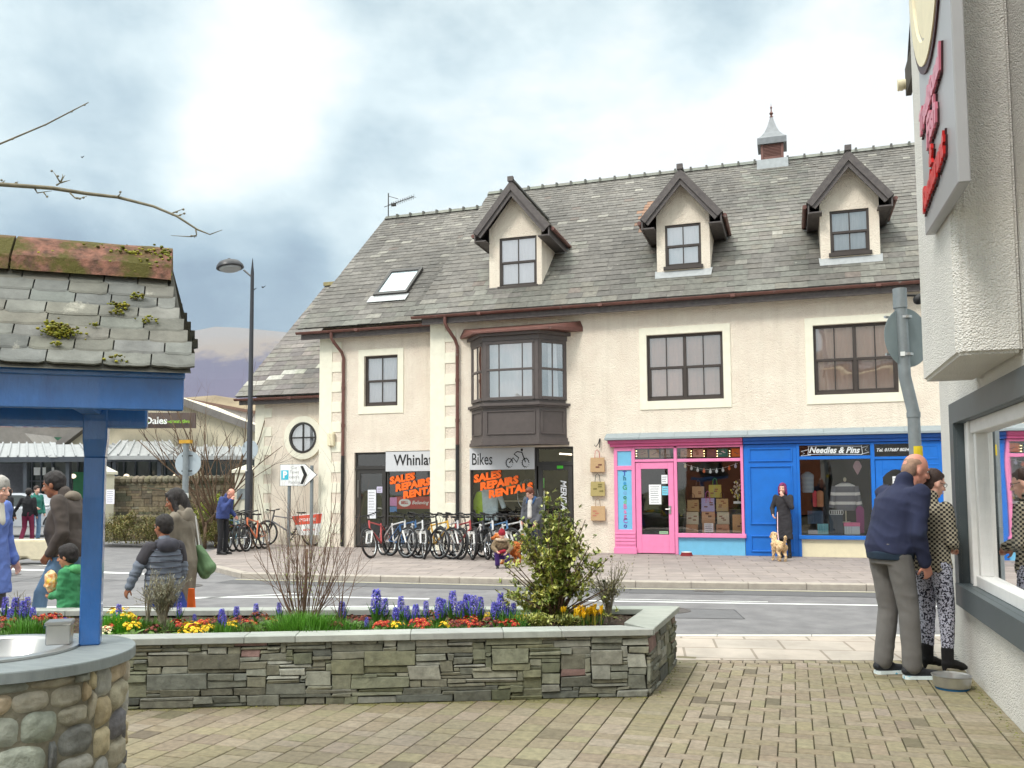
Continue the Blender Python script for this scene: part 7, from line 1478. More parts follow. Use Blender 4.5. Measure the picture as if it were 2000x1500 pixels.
# 7 boy
cloth('puffy_grey',S(110,118,132),var=.06,scale=4); cloth('dark_yoke',S(62,60,66)); cloth('boy_hood',S(66,66,76))
def boyx(t,j,Q,R,bo):
    g=MB(); g.ell(j['N']+Vector((0,-.11,-.035)),(.15,.085,.095),16,10); g.ell(j['N']+Vector((0,.0,.0)),(.115,.105,.05),14,8); g.cap(j['N']+Vector((.09,.02,.0)),.04,j['N']+Vector((.02,.11,-.01)),.035,8); o=g.build('hood','boy_hood',t,local=True,smooth=True,fix=False); remesh(o,.012,2,.006)
    for k in 'RL': g=MB(); g.cap(j['s'+k],.092,j['s'+k].lerp(j['e'+k],.55),.082,14); o=g.build('shoulder_patch','dark_yoke',t,local=True,smooth=True,fix=False); remesh(o,.012,1,.003)
    g=MB()
    for i in range(8):
        z=.80+.072*i; g.tube([(.225*math.cos(a),.165*math.sin(a),z) for a in [6.283*q/24 for q in range(24)]],.006,5,closed=True)
    g.build('quilt_seams','boy_hood',t,local=True,fix=False)
fp=GD(323,8.0)
person('boy in quilted grey jacket with dark hood seen from behind near the lavender',(fp.x,fp.y,0),A0-42,1.30,'brown',dict(P=(0,0,.90),B=(0,0,1.06),C=(0,0,1.22),N=(0,.0,1.39),Hd=(0,.03,1.575),sR=(.175,0,1.32),sL=(-.175,0,1.32),eL=(-.30,.06,1.08),wL=(-.37,.12,.86),eR=(.25,.0,1.05),wR=(.25,.08,.82),hR=(.09,0,.88),hL=(-.09,0,.88)),hshort('hair_black',.006),('puffy_grey',.72,1.26,'jacket',dict(name='jacket',fold=.012,fr=(4,4,22))),('blue_trousers',1.05),'black',.009,hs=1.16,yaw=18,nod=6,extras=boyx)
# 8 man on the phone by the pillar
cloth('blue_sweater',S(60,74,128)); cloth('black_cloth',S(36,36,40)); cloth('maroon',S(128,44,74)); cloth('teal_top',S(50,120,108))
fp=GD(436,20.6); person('man in blue sweater and black trousers with hand to his face by the gate pillar',(fp.x,fp.y,0),LANG-20,1.66,'ruddy',dict(C=(0,.05,1.29),N=(0,.12,1.42),Hd=(0,.23,1.50),sR=(.18,.10,1.37),sL=(-.18,.10,1.37),eR=(.22,.20,1.12),wR=(.10,.32,1.36),eL=(-.22,.05,1.10),wL=(-.2,.22,.95)),bald('hair_thin'),('blue_sweater',.88,1.08,'jacket',dict(name='sweater')),('black_cloth',1.0),'black',.016,nod=32)
fp=GD(56,25.5); person('woman in black top and maroon trousers walking away past the silver car',(fp.x,fp.y,0),112,1.58,'tan',dict(eL=(-.33,0,1.16),wL=(-.46,.0,.95),kR=(.1,.1,.5),aR=(.1,.12,.09),aL=(-.1,-.2,.12)),hshort('hair_black',.02),('black_cloth',.86,1.05,'jacket',dict(name='top')),('maroon',1.08),'black',.018,fem=True)
fp=GD(71,26.6); person('person in teal top and pale jeans with raised arm beside the silver car',(fp.x,fp.y,0),-10,1.66,'pale',dict(eR=(.30,.15,1.2),wR=(.25,.42,1.08),eL=(-.3,-.1,1.15)),hshort('hair_brown',.01),('teal_top',.86,1.08,'jacket',dict(name='top')),('jeans_light',1.0),'black',.018)
fp=GD(16,25); person('person in black coat with shoulder bag at the far left by the car',(fp.x,fp.y,0),80,1.62,'tan',{},hlong('hair_black',.2),('black_cloth',.7,1.12,'coat',dict(name='coat')),('black_cloth',1.0),'black',.018,fem=True)
# 12 man by the bike shop door
cloth('hoodie_grey',S(84,86,92)); cloth('hood_blue',S(52,86,132)); cloth('tee_white',S(200,198,194))
def teex(t,j,Q,R,bo):
    g=MB(); g.cap(j['C']+Vector((0,.10,.06)),.06,j['B']+Vector((0,.125,-.1)),.06,12); o=g.build('tee_shirt','tee_white',t,local=True,smooth=True,fix=False); remesh(o,.014,2,.004)
    g=MB(); g.ell(j['N']+Vector((0,-.07,.0)),(.12,.08,.06),14,8); g.cap(j['N']+Vector((.09,0,0)),.03,j['C']+Vector((.09,.13,.03)),.02,8); g.cap(j['N']+Vector((-.09,0,0)),.03,j['C']+Vector((-.09,.13,.03)),.02,8); o=g.build('hood','hood_blue',t,local=True,smooth=True,fix=False); remesh(o,.014,2); glasses(t,j,Q,R,bo)
p=GD(1040,18.4); person('young man in glasses and open grey hoodie looking down outside the bike shop door',(p.x,p.y,0),-LANG-88,1.57,'pale',dict(N=(0,.05,1.45),Hd=(0,.12,1.57),eR=(.26,.0,1.12),wR=(.2,.15,.92),wL=(-.2,.15,.9)),hshort('hair_auburn',.01,fr=.01),('hoodie_grey',.85,1.1,'jacket',dict(name='hoodie')),('dark_jeans',1.0),'black',.0125,nod=24,yaw=-14,extras=teex)
# 13 pink haired woman
cloth('long_black_coat',S(50,48,52),var=.1)
p=GD(1529,18.75); pw=person('woman with pink hair in long dark coat holding a dog lead, hand at mouth',(p.x,p.y,0),-105,1.60,'pale',dict(N=(0,0,1.46),Hd=(0,.03,1.615),sR=(.17,0,1.41),sL=(-.17,0,1.41),eL=(-.22,.10,1.17),wL=(-.05,.15,1.43),eR=(.26,.02,1.14),wR=(.20,.16,1.0),aR=(.06,.0,.09),aL=(-.12,0,.09),kR=(.06,.02,.5)),hlong('hair_pink',.10),('long_black_coat',.43,1.0,'coat',dict(name='coat',fold=.009)),('black_cloth',.8,dict(hem=.05)),'black',.012,nod=4,fem=True,curl=(1.,.7),palm={'L':Vector((0,-1,0))})
# 11 crouching child with red hat
cloth('khaki_coat',S(122,104,80)); cloth('purple_cloth',S(74,48,118)); cloth('red_wool',S(150,30,48)); mat('fur_trim',S(206,186,160),1,.3,30,bump=1,bscale=80); 
def hat(Q,R,t,b,v): g=HB(); g.ell(Q(0,-.01,.055),(.088,.104,.092),16,10,R=R); g.tube([Q(.085*math.cos(a),-.01+.1*math.sin(a),.03) for a in [6.283*i/20 for i in range(20)]],.016,6,closed=True); g.ell(Q(0,-.01,.15),(.03,.03,.03)); o=g.build('bobble_hat','red_wool',b,local=True,smooth=True,fix=False); remesh(o,v,1,.004,(30,30,30))
def furx(t,j,Q,R,bo): g=MB(); g.tube([j['N']+Vector((.16*math.cos(a),-.0+.11*math.sin(a),.01)) for a in [6.283*i/16 for i in range(16)]],.042,8,closed=True); o=g.build('fur_collar','fur_trim',t,local=True,smooth=True,fix=False); remesh(o,.016,1,.02,(25,25,25)); g=MB(); g.cap((-.08,.22,.50),.05,(.1,.25,.45),.05,10); o=g.build('red_scarf','red_wool',t,local=True,smooth=True,fix=False); remesh(o,.016,1,.008)
p=GD(980,16.7); person('crouching child in red bobble hat and khaki coat stroking the ginger dog',(p.x,p.y,0),-72,1.16,'pale',dict(P=(0,-.12,.34),B=(0,-.06,.50),C=(0,.02,.66),N=(0,.08,.80),Hd=(0,.13,.96),sR=(.17,.06,.76),sL=(-.17,.06,.76),eR=(.27,.16,.60),eL=(-.27,.18,.58),wR=(.15,.38,.50),wL=(-.14,.38,.46),hR=(.1,-.1,.34),hL=(-.1,-.1,.34),kR=(.15,.24,.44),kL=(-.15,.24,.42),aR=(.13,.08,.09),aL=(-.13,.08,.09)),hat,('khaki_coat',.36,1.2,'jacket',dict(name='coat',fold=.012)),('purple_cloth',1.12),'black',.012,hs=1.15,nod=26,extras=furx)
# dogs
def dog(label,loc,rz,L_,c,furm,sitting=False,fluffy=1.,hd_=0.):
    t=thing('dog',label,'dog',loc,rz); s=L_; g=MB()   # local +Y = nose
    g.cap((0,-.20*s,.40*s),.10*s,(0,.18*s,.42*s),.125*s,14); g.ell((0,.17*s,.37*s),(.10*s,.13*s,.14*s)); g.cap((0,.24*s,.46*s),.075*s,(hd_*.5,.34*s,.60*s),.065*s)
    H_=Vector((hd_,.40*s,.66*s)); g.ell(H_,(.078*s,.09*s,.078*s)); g.cap(H_+Vector((0,.06*s,-.02*s)),.045*s,H_+Vector((0,.15*s,-.035*s)),.032*s)
    for sx in (-1,1):
        g.cap(H_+Vector((sx*.06*s,-.01*s,.04*s)),.028*s,H_+Vector((sx*.095*s,.0,-.05*s)),.024*s)
        g.cap((sx*.07*s,.18*s,.36*s),.055*s,(sx*.075*s,.17*s,.19*s),.034*s); g.cap((sx*.075*s,.17*s,.19*s),.033*s,(sx*.075*s,.18*s,.04*s),.027*s); g.ell((sx*.075*s,.205*s,.025*s),(.032*s,.045*s,.026*s))
        g.cap((sx*.07*s,-.20*s,.36*s),.075*s,(sx*.08*s,-.13*s,.24*s),.05*s); g.cap((sx*.08*s,-.13*s,.24*s),.042*s,(sx*.08*s,-.25*s,.14*s),.028*s); g.cap((sx*.08*s,-.25*s,.14*s),.028*s,(sx*.08*s,-.22*s,.04*s),.025*s); g.ell((sx*.08*s,-.195*s,.025*s),(.03*s,.045*s,.025*s))
    g.cap((0,-.28*s,.44*s),.035*s,(0,-.40*s,.54*s),.03*s); g.cap((0,-.40*s,.54*s),.03*s,(0,-.42*s,.64*s),.035*s)
    o=g.build('body',furm,t,local=True,smooth=True,fix=False); remesh(o,.011,1,.022*fluffy,(26,26,18),.006)
    e=MB()
    for sx in (-1,1): e.ell(H_+Vector((sx*.03*s,.078*s,.02*s)),(.009*s,.006*s,.009*s),6,4)
    e.ell(H_+Vector((0,.18*s,-.03*s)),(.017*s,.012*s,.013*s),8,6); e.build('nose_and_eyes','black',o,local=True); return t
mat('fur_cream',S(222,196,158),1,.2,14,bump=1,bscale=90,c2=S(196,158,112)); mat('fur_ginger',S(200,120,60),1,.25,10,bump=1,bscale=90,c2=S(170,90,40),dirt=(S(232,196,150),5,.56,.1))
p=GD(1518,17.9); dog('cream fluffy terrier standing on the pavement at the pink haired woman\'s feet',(p.x,p.y,0),rad(25),.78,None,'fur_cream',fluffy=1.1,hd_=.04)
g=MB(); a=pw.location+Vector((-.12,-.17,.97)); b2=Vector((p.x,p.y-.0,.36)); g.tube([a,a.lerp(b2,.5)+Vector((-.01,0,-.06)),b2],.009,5); tag(g.build('dog_lead','lead_pink') if 'lead_pink' in M else (mat('lead_pink',S(226,190,196)),g.build('dog_lead','lead_pink'))[1],'pale pink dog lead running from the woman\'s hand to the terrier','lead')
p=G(978,1103,0); d_=dog('ginger and white dog with bushy coat sitting beside the crouching child',(p.x+.12,p.y+.25,0),rad(150),.85,None,'fur_ginger',fluffy=1.6)
# ================= LEFT BACKGROUND =================
random.seed(51)
# low rubble wall with gate pillars, notice
a=G(212,1056,0); b=G(470,1062,0); a=Vector((a.x,a.y)); b=Vector((b.x,b.y+1.2))
t=thing('stone_boundary_wall','old mossy rubble stone boundary wall behind the hedge at the supermarket entrance','wall',(-17.6,22,0))
mb=MB(); d=(b-a); n_=int(d.length/.16); r_=random.Random(2); L_=d.length; dn=d.normalized()
cols=int(L_/.085); 
for i,j,w,h in occupancy(cols,22,(2,3,4,5,6),(1,1,2),r_):
    u0=i*.085;u1=(i+w)*.085-.01;z0=j*.08;z1=(j+h)*.08-.01; p=Vector((*a,0))+Vector((*dn,0))*((u0+u1)/2); nn=Vector((dn.y,-dn.x,0)); k=1+.3*noise.noise(Vector((u0,z0*2,1))); c=tuple(q*k for q in rc(r_.choice([S(112,102,82),S(124,112,90),S(96,88,74),S(130,122,104),S(88,86,70)]),.15,r_))
    mb.obox(p+Vector((0,0,(z0+z1)/2))+nn*r_.uniform(0,.03),Vector((*dn,0))*(u1-u0)/2,nn*.06,Vector((0,0,(z1-z0)/2)),c)
mb.obox(Vector((*((a+b)/2),.88)),Vector((*dn,0))*L_/2,Vector((-dn.y,dn.x,0))*.03,Vector((0,0,.88)),S(60,56,48))
for i in range(int(L_/.2)): p=Vector((*a,1.83))+Vector((*dn,0))*(i*.2+.1); mb.ell(p,(.12,.2,.14),8,5,rc(S(112,106,88),.2,r_))
mb.build('stonework','stone',t,fix=False)
def pillar(x,y,w,h,lab,plate=False):
    t=thing('gate_pillar',lab,'pillar',(x,y,0)); mb=MB(); mb.box(x-w/2,x+w/2,y-w/2,y+w/2,0,h); mb.build('shaft','quoin',t,bevel=.01); mb=MB(); q=w/2+.06; mb.box(x-q,x+q,y-q,y+q,h,h+.08); mb.add([(x-q,y-q,h+.08),(x+q,y-q,h+.08),(x+q,y+q,h+.08),(x-q,y+q,h+.08),(x,y,h+.26)],[(0,1,4),(1,2,4),(2,3,4),(3,0,4)]); mb.build('cap','quoin',t)
    if plate: mb=MB(); mb.box(x-w*.3,x+w*.3,y-w/2-.03,y-w/2,1.25,1.55); mb.build('plaque','slate_ledge',t)
p=G(474,1062,0); pillar(p.x,p.y+.2,.52,2.0,'cream gate pillar with pyramid cap and grey plaque behind the street lamp',True); p=G(203,1058,0); pillar(p.x,p.y,.35,2.0,'cream gate pillar partly hidden by the blue well post')
p=W(231,970,24.5); mb=MB(); mb.box(p.x-.14,p.x+.14,p.y-.02,p.y,p.z-.2,p.z+.2); 
o=card('white laminated notice fixed on the rubble stone wall',p.x-.14,p.x+.14,p.z-.2,p.z+.2,p.y-.3,S(232,230,240),6)
# hedges
def bush(name,label,cat,c,rx,ry,h,n,cols,ls=.05,seedv=1,prof=None):
    t=thing(name,label,cat,(c[0],c[1],0)); lv=MB(); st=MB(); r=random.Random(seedv)
    for i in range(n):
        u=r.uniform(-1,1);v=r.uniform(-1,1); hh=h*(prof(u) if prof else 1)*(.75+.35*noise.noise(Vector((u*3,seedv,v*2)))); z=r.uniform(.0,1)**.7*hh; kk=math.sqrt(max(0,1-(z/max(hh,.01))**3))
        p=Vector((u*rx*(.7+.3*kk),v*ry*kk,z)); q=noise.noise(Vector((p.x*2.2,p.y*2,p.z*2.5+seedv)))
        if q<-.3: continue
        c_=r.choice(cols); c_=tuple(x*(1+q*.5) for x in c_); leaf(lv,p,rdir(-.4,1.4),ls*r.uniform(.7,1.4),ls*.5,rc(c_,.2,r))
    for i in range(14): u=r.uniform(-.9,.9); st.tube([(u*rx*.7,0,0),(u*rx,r.uniform(-.3,.3)*ry,h*.8)],[.02,.006],5)
    st.build('stems','bark',t,local=True,fix=False); lv.build('foliage','leafc',t,local=True,fix=False); return t
p=G(285,1064,0); bush('hedge','brown green unkempt hedge along the foot of the rubble wall','hedge',(p.x,p.y+.5),2.3,.5,.95,26000,[S(132,126,72),S(116,118,62),S(138,120,78),S(104,104,56)],.05,3)
p=G(412,1062,0); bush('spotted_laurel','yellow green spotted laurel bush beside the man in blue','shrub',(p.x,p.y+.8),.95,.6,1.55,11000,[S(166,176,66),S(136,154,60),S(108,128,52),S(190,192,88)],.07,5)
p=G(250,1058,0); bush('ivy','thin ivy and weeds creeping up the rubble wall','climber',(p.x+.6,p.y+.55),1.6,.25,1.5,3000,[S(104,104,60),S(120,110,70)],.05,8)
p=G(455,1050,0); bush('conifer_shrub','dark brown green shrub just behind the phone man at the pillar','shrub',(p.x,p.y+.8),.45,.4,1.6,2600,[S(84,80,52),S(98,90,60)],.05,9)
# bare tree behind wall
def baretree(label,px,d,h,n,spread,seedv,thick=.09,grp=None):
    random.seed(seedv); p=GD(px,d); t=thing('bare_tree',label,'tree',(p.x,p.y,0),0,grp); mb=MB(); mb.tube([(0,0,-.1),(.02,0,h*.2)],[thick,thick*.8],8); mb.build('trunk','bark',t,local=True,smooth=True,fix=False); mb=MB()
    for i in range(n):
        a_=R_.uniform(0,6.28); twig(mb,Vector((0,0,h*R_.uniform(.08,.22))),Vector((math.cos(a_)*spread*R_.uniform(.2,1.2),math.sin(a_)*spread*.6,1)),h*R_.uniform(.5,.85),thick*.45,3,.1,None,.13,(2,3),6)
    mb.build('crown','bark',t,local=True,smooth=True,fix=False)
baretree('leafless many stemmed tree behind the boundary wall left of the street lamp',425,24.5,4.0,16,.75,61,.07); baretree('slimmer leafless tree leaning left near the round sign back',402,24.0,3.2,6,.9,67,.05)
# round sign back at the junction
t=thing('road_sign','back of a round grey road sign on a straight pole at the junction','sign',tuple(GD(362,17.2)))
p=GD(362,17.2); mb=MB(); mb.tube([p+Vector((0,0,0)),p+Vector((0,0,2.5))],.06,12); mb.build('pole','galv',t,smooth='auto'); q=W(362,905,17.2); 
mb=MB(); mb.lathe([(.25,0),(.25,.006),(0,.006)],(0,0,0),36); mb.v=[(q.x+a_*.98,q.y+.08+c_+a_*.3,q.z+b_) for a_,b_,c_ in mb.v]; mb.build('disc','sign_back_pale',t) if 'sign_back_pale' in M else (mat('sign_back_pale',S(176,188,196),.5,.05),mb.build('disc','sign_back_pale',t))
mb=MB(); 
for z in (.15,-.15): mb.box(q.x-.12,q.x+.12,q.y+.04,q.y+.06,q.z+z-.012,q.z+z+.012)
mb.build('clips','charcoal_frame',t); mb=MB(); z=W(362,862,17.2).z; mb.box(q.x-.13,q.x+.13,q.y-.04,q.y+.04,z-.04,z+.03); mat('amber',S(196,150,50)); mb.build('amber_lamp','amber',t); mb=MB(); z=W(362,968,17.2).z; mb.tube([(p.x,p.y,z-.05),(p.x,p.y,z+.05)],.063,12); mb.build('sticker','paper',t)
p=W(488,878,24); mb=MB(); mb.lathe([(.26,0),(.26,.01),(0,.01)],(0,0,0),30); mb.v=[(p.x+a_,p.y+c_,p.z+b_) for a_,b_,c_ in mb.v]; t=thing('road_sign','pale round sign back half hidden behind the street lamp column','sign',(p.x,p.y,0)); mb.build('disc','sign_back_pale',t); mb=MB(); mb.tube([(p.x,p.y+.05,0),(p.x,p.y+.05,p.z+.3)],.04,8); mb.build('pole','galv',t)
# concrete block
p=GD(78,19.4); t=thing('concrete_block','pale tapered concrete barrier block with a notch under it','barrier',(p.x,p.y,0)); 
mb=MB(); w=.85; prof=[(-w,0),(-.30,0),(-.22,.07),(-.06,.07),(.02,0),(w,0),(w*.86,.44),(-w*.78,.44)]
mb.prism(prof,-.3,.3,'y'); mb.v=[(p.x+x*.95-y*.3,p.y+y+x*.3,z) for x,y,z in mb.v]; mb.build('block','concrete',t,bevel=.03,bseg=2)
# supermarket
sm=thing('supermarket','cream gabled supermarket with grey metal canopy roof and glazed front','building',tuple(GD(250,42)))
K=lambda x,y,d: W(x,y,d)
def pq(mb,pts,d,col=None): mb.poly([K(x,y,d) for x,y in pts],col)
mat('cream_wall',S(226,216,190),.9,.05); mat('brown_sign',S(98,84,80),.6,.05); mat('roof_grey',S(128,124,120),.8,.15,2); mat('glass_dark',S(58,66,66),.15,.25,.5,spec=.6); mat('green_door',S(40,120,76),.5)
def extr(mb,pts,d,th,col=None):
    A=[K(x,y,d) for x,y in pts]; dv=Vector((_f.x,_f.y,0)).normalized()*th; Bq=[p+dv for p in A]; n=len(A); mb.add(A+Bq,[tuple(range(n)),tuple(range(2*n-1,n-1,-1))]+[(i,(i+1)%n,(i+1)%n+n,i+n) for i in range(n)],col)
mb=MB(); extr(mb,[(-60,962),(520,962),(520,842),(365,792),(270,752),(165,828),(110,868),(-60,905)],45,12); mb.build('gable_wall','cream_wall',sm)
mb=MB(); extr(mb,[(268,745),(530,842),(530,856),(268,760)],44.6,.6); extr(mb,[(268,745),(268,758),(112,876),(92,876)],44.5,.6); mb.build('gable_trim','roof_grey',sm)
mb=MB(); extr(mb,[(200,806),(381,806),(381,836),(200,836)],44.2,.15); sb=mb.build('name_board','brown_sign',sm)
Xd=LV; pz=K(268,822,44.0)
text('s',.5,'lettering','sign_white',sb,K(279,823,44.1),Xd,(0,0,1),.02,.01); mat('leaf_green',S(150,200,70)); text('&',.34,'lettering','leaf_green',sb,K(286.5,824,44.1),Xd,(0,0,1),.02,.01); text('Dales',.50,'lettering','sign_white',sb,K(305,822,44.1),Xd,(0,0,1),.02,.012); text('co-operative',.27,'lettering','leaf_green',sb,K(344,823,44.1),Xd,(0,0,1),.02,.006)
# canopy: hipped metal roofs
cm=MB()
def canopy(x0,x1,yr,ye,xr0,xr1,d0,d1,seams=9):
    e0,e1=K(x0,ye,d0),K(x1,ye,d0); r0,r1=K(xr0,yr,d1),K(xr1,yr,d1); cm.add([e0,e1,r1,r0,e0-Vector((0,0,.18)),e1-Vector((0,0,.18))],[(0,1,2,3),(4,5,1,0)],None)
    for i in range(seams+1): f=i/seams; a_=e0.lerp(e1,f);b_=r0.lerp(r1,f); cm.bar(a_+Vector((0,0,.04)),b_+Vector((0,0,.04)),.07,.08)
canopy(-60,110,866,893,-40,98,40,42.5); canopy(98,300,868,893,108,236,40.1,42.6,8); canopy(210,350,862,890,236,330,39.8,42.4,7); canopy(330,520,872,890,350,500,39.7,42.2,9)
for (x,y,w_) in ((104,868,14),(244,864,16),(402,872,14)): cm.add([K(x-w_*.6,893,39.9),K(x+w_*.6,893,39.9),K(x+w_*.3,y-4,42.3),K(x-w_*.3,y-4,42.3)],[(0,1,2,3)])
cm.build('canopy_roof','canopy_metal',sm,fix=False)
mb=MB(); extr(mb,[(-60,893),(520,890),(520,900),(-60,903)],39.95,.3); mb.build('canopy_fascia','canopy_dark',sm)
for x in (48,131,212,222,310,345): mb=MB(); extr(mb,[(x-3,900),(x+4,900),(x+4,1000),(x-3,1000)],40.2,.25); mb.build('canopy_post','canopy_dark',sm)
mb=MB(); extr(mb,[(-60,900),(520,900),(520,1010),(-60,1010)],43,.1); gw=mb.build('glazing','glass_dark',sm)
mb=MB()
for x in (60,78,100,150,190,240,262,290,320,350,380): extr(mb,[(x,900),(x+2.5,900),(x+2.5,1010),(x,1010)],42.85,.1)
extr(mb,[(55,938),(300,938),(300,941),(55,941)],42.83,.1); mb.build('mullions','canopy_dark',gw)
for (x0,x1,y0,y1,mt_) in ((66,77,913,928,'paper'),(83,88,913,928,'paper'),(101,104,913,928,'paper'),(118,139,936,944,'sign_white'),(143,165,922,985,'green_door'),(27,40,960,972,'pale_blue'),(-10,26,933,975,'black'),(355,392,885,940,'cream_paint'),(400,425,951,960,'paper')): mb=MB(); extr(mb,[(x0,y0),(x1,y0),(x1,y1),(x0,y1)],42.7,.08); mb.build('window_poster' if mt_!='green_door' else 'door',mt_,gw)
mb=MB(); extr(mb,[(-60,905),(48,905),(48,1000),(-60,1000)],42.6,.08); mb.build('side_wall','hoodie_grey',sm)
for px in (247,143,343):  # globe lamps in the window
    p=K(px,930,41.5); mb=MB(); mb.ell(p,(.13,.13,.11),10,6); mb.build('window_lamp','warm_glow' if 'warm_glow' in M else (emit('warm_glow',(1,.85,.6),1.2) and 'warm_glow'),gw,smooth=True)
# houses behind
def house(label,pts_roof,pts_wall,d,rc_,wc_,extra=None):
    t=thing('house',label,'house',tuple(GD(pts_wall[0][0],d))); mb=MB(); extr(mb,pts_wall,d,6); mb.build('wall',wc_,t); mb=MB(); extr(mb,pts_roof,d-.4,7); mb.build('roof',rc_,t); return t
h1=house('grey slate roofed house far left behind the canopy',[(-60,846),(48,846),(80,880),(-60,880)],[(-60,880),(80,880),(80,960),(-60,960)],58,'roof_grey','cream_wall')
mb=MB(); extr(mb,[(-40,868),(20,868),(30,885),(-40,885)],57.2,.1); mb.build('rooflight','sky_glass',h1); 
h2=house('pale gabled house with green gutters between canopy and gable',[(78,836),(160,834),(118,858),(70,856)],[(80,858),(118,858),(118,960),(80,960)],62,'roof_grey','cream_wall'); mb=MB(); extr(mb,[(66,852),(118,854),(118,860),(66,858)],61.2,.2); mat('green_gutter',S(50,96,76)); mb.build('gutter','green_gutter',h2)
h3=house('long low pink and grey roofed building behind the supermarket gable',[(340,770),(540,808),(540,870),(340,850)],[(340,850),(540,870),(540,960),(340,960)],66,'roof_pale','cream_wall') if 'roof_pale' in M else (mat('roof_pale',S(196,186,180),.8,.1,1.5),house('long low pink and grey roofed building behind the supermarket gable',[(340,776),(540,812),(540,870),(340,850)],[(340,850),(540,870),(540,960),(340,960)],66,'roof_pale','cream_wall'))[1]
mb=MB(); extr(mb,[(340,773),(540,810),(540,816),(340,779)],65.4,.3); mat('ridge_brown',S(132,104,92)); mb.build('ridge','ridge_brown',h3)
h4=house('grey roofed shop range behind the house with green gutters',[(-60,822),(80,826),(84,848),(-60,848)],[(-60,848),(84,848),(84,900),(-60,900)],70,'roof_grey','cream_wall')
# parked car, silver hatchback facing right
cp_=GD(58,31.5); t=thing('parked_car','silver hatchback parked behind the two walkers, seen from the side','car',(cp_.x,cp_.y,0),rad(LANG+4))
# side profile, x forward
low=[(-2.0,.32),(-2.02,.62),(-1.95,.95),(-1.75,1.0),(1.0,.94),(1.75,.80),(2.0,.62),(2.02,.35),(1.75,.26),(-1.75,.26)]
mb=MB(); n=len(low); W_=.84
rings=[(-W_,.93),(-W_*.96,1.0),(W_*.96,1.0),(W_,.93)]
vs=[((x*(1 if abs(y)<W_ else .995)),y,.6+(z-.6)*k) for (y,k) in rings for x,z in low]
mb.add(vs,[(i*n+j,i*n+(j+1)%n,(i+1)*n+(j+1)%n,(i+1)*n+j) for i in range(3) for j in range(n)]+[tuple(range(n))[::-1],tuple(3*n+j for j in range(n))])
roofp=[(-1.88,.97),(-1.62,1.36),(-1.25,1.46),(.0,1.46),(.35,1.38),(1.15,.93)]
m2=len(roofp); vs=[(x*(.97 if k else 1),y,z) for k,y in ((0,-W_*.9),(1,-W_*.72)) for x,z in roofp]
P0=[(x,-(W_*.93 if z<1 else W_*.74),z) for x,z in roofp]; P1=[(x,(W_*.93 if z<1 else W_*.74),z) for x,z in roofp]
mb.add(P0+P1,[tuple(range(m2)),tuple(range(2*m2-1,m2-1,-1))]+[(i,i+1,i+1+m2,i+m2) for i in range(m2-1)]); mb.build('body','car_silver',t,local=True,bevel=.04,bseg=2,smooth='auto')
for nm_,poly in (('side_window',[(-1.55,1.02),(-1.42,1.33),(-.62,1.38),(-.62,1.0)]),('side_window',[(-.55,1.0),(-.55,1.385),(.02,1.38),(.40,1.28),(.86,.99)])): mb=MB(); k=lambda z: -(W_*.93+(W_*.74-W_*.93)*(z-.97)/.45)-.008; mb.add([(x,k(z),z) for x,z in poly],[tuple(range(len(poly)))]); mb.build(nm_,'glass_dark',t,local=True,fix=False)
for x in (-1.28,1.27):
    for y in (-.80,.80):
        mb=MB(); mb.lathe([(.31,-.09),(.33,-.05),(.33,.05),(.31,.09),(.2,.09)],(0,0,0),28); mb.v=[(x+a_,y+c_,.33+b_) for a_,b_,c_ in mb.v]; o=mb.build('wheel','rubber',t,local=True,smooth='auto',fix=False); mb=MB(); s_=-1 if y<0 else 1; mb.tube([(x+.2*math.cos(q),y+s_*.095,.33+.2*math.sin(q)) for q in [6.283*i/24 for i in range(24)]],.018,5,closed=True); 
        for q in range(7): a_=6.283*q/7; mb.tube([(x,y+s_*.1,.33),(x+.2*math.cos(a_),y+s_*.095,.33+.2*math.sin(a_))],.022,5)
        mb.build('hubcap','chrome',o,local=True,fix=False); mb=MB(); mb.lathe([(.4,0),(.4,.02),(.34,.02),(.34,0)],(0,0,0),24,caps=False,a0=0,a1=math.pi); mb.v=[(x+a_,y*1.04+c_*s_*.5,.33+b_) for a_,b_,c_ in mb.v]; mb.build('wheel_arch','black',t,local=True,fix=False)
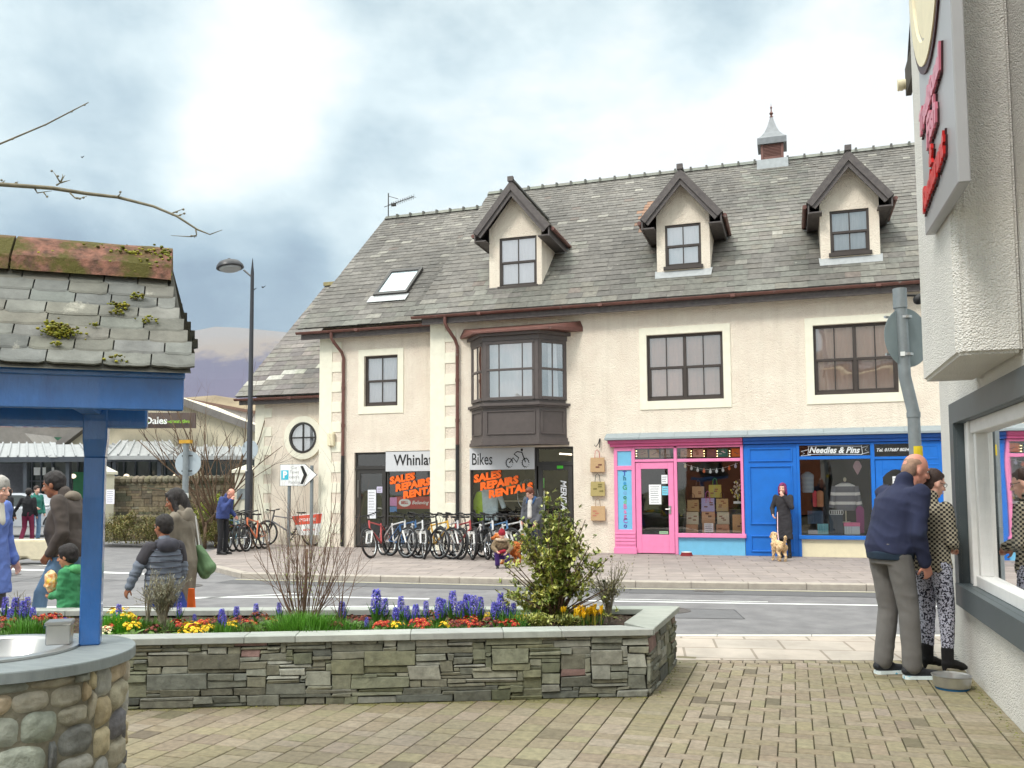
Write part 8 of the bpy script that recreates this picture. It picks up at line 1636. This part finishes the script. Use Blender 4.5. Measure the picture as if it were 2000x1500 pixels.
mb=MB(); mb.box(1.75,2.0,-.78,-.5,.62,.76); mb.build('headlight','paper',t,local=True,bevel=.03); mb=MB(); mb.box(.95,1.12,-.98,-.86,.95,1.06); mb.build('wing_mirror','car_silver',t,local=True,bevel=.03)
# buildings across the square behind the camera (reflected in the upper windows)
mat('brick_orange',S(178,110,80),.9,.15,4); 
for k,(x,y,w,h,lab,wc) in enumerate(((-16,-9,9,6.5,'cream gabled house behind the viewer reflected in the windows','cream_wall'),(-2,-12,8,8,'orange brick gabled house behind the viewer reflected in the windows','brick_orange'))):
    t=thing('house',lab,'house',(x,y,0)); mb=MB(); mb.prism([(x-w/2,0),(x+w/2,0),(x+w/2,h*.62),(x,h),(x-w/2,h*.62)],y-8,y,'y'); mb.build('wall',wc,t); mb=MB()
    for s_ in (-1,1): mb.add([(x,y+.2,h+.12),(x+s_*(w/2+.3),y+.2,h*.62-.1),(x+s_*(w/2+.3),y-8.2,h*.62-.1),(x,y-8.2,h+.12),(x,y+.2,h+.02),(x+s_*(w/2+.3),y+.2,h*.62-.2)],[(0,1,2,3),(0,1,5,4)])
    mb.build('roof','roof_grey',t,fix=False)
m=D.materials.new('haze_air'); m.use_nodes=True; t_=m.node_tree; t_.nodes.clear(); pv_=N(t_,'ShaderNodeVolumePrincipled',i_Density=.000045,i_Anisotropy=.2); pv_.inputs['Color'].default_value=(.86,.9,.96,1); t_.links.new(pv_.outputs[0],N(t_,'ShaderNodeOutputMaterial').inputs['Volume']); M['haze_air']=m
g=MB(); g.box(-4300,4300,-310,4600,-8,760); o=g.build('haze','haze_air'); o['kind']='stuff'; tag(o,'pale damp air that fades the far fell beyond the town','haze')
# a few birds far off in the sky
for i,(x,y,l) in enumerate(((513,561,'tiny dark bird flying in the sky right of the lamp, the larger one'),(496,565,'tiny faint bird in the sky beside the larger bird'),(160,307,'tiny dark bird high between the bare branches'))):
    p=W(x,y,60+i*8); mb=MB(); mb.ell(p,(.06,.12,.05),6,4); mb.add([p,p+Vector((.28,0,.12)),p+Vector((.1,.08,.02)),p+Vector((-.22,0,.14)),p+Vector((-.05,.08,.02))],[(0,1,2),(0,3,4)]); tag(mb.build('bird','black',fix=False),l,'bird','birds in the sky')
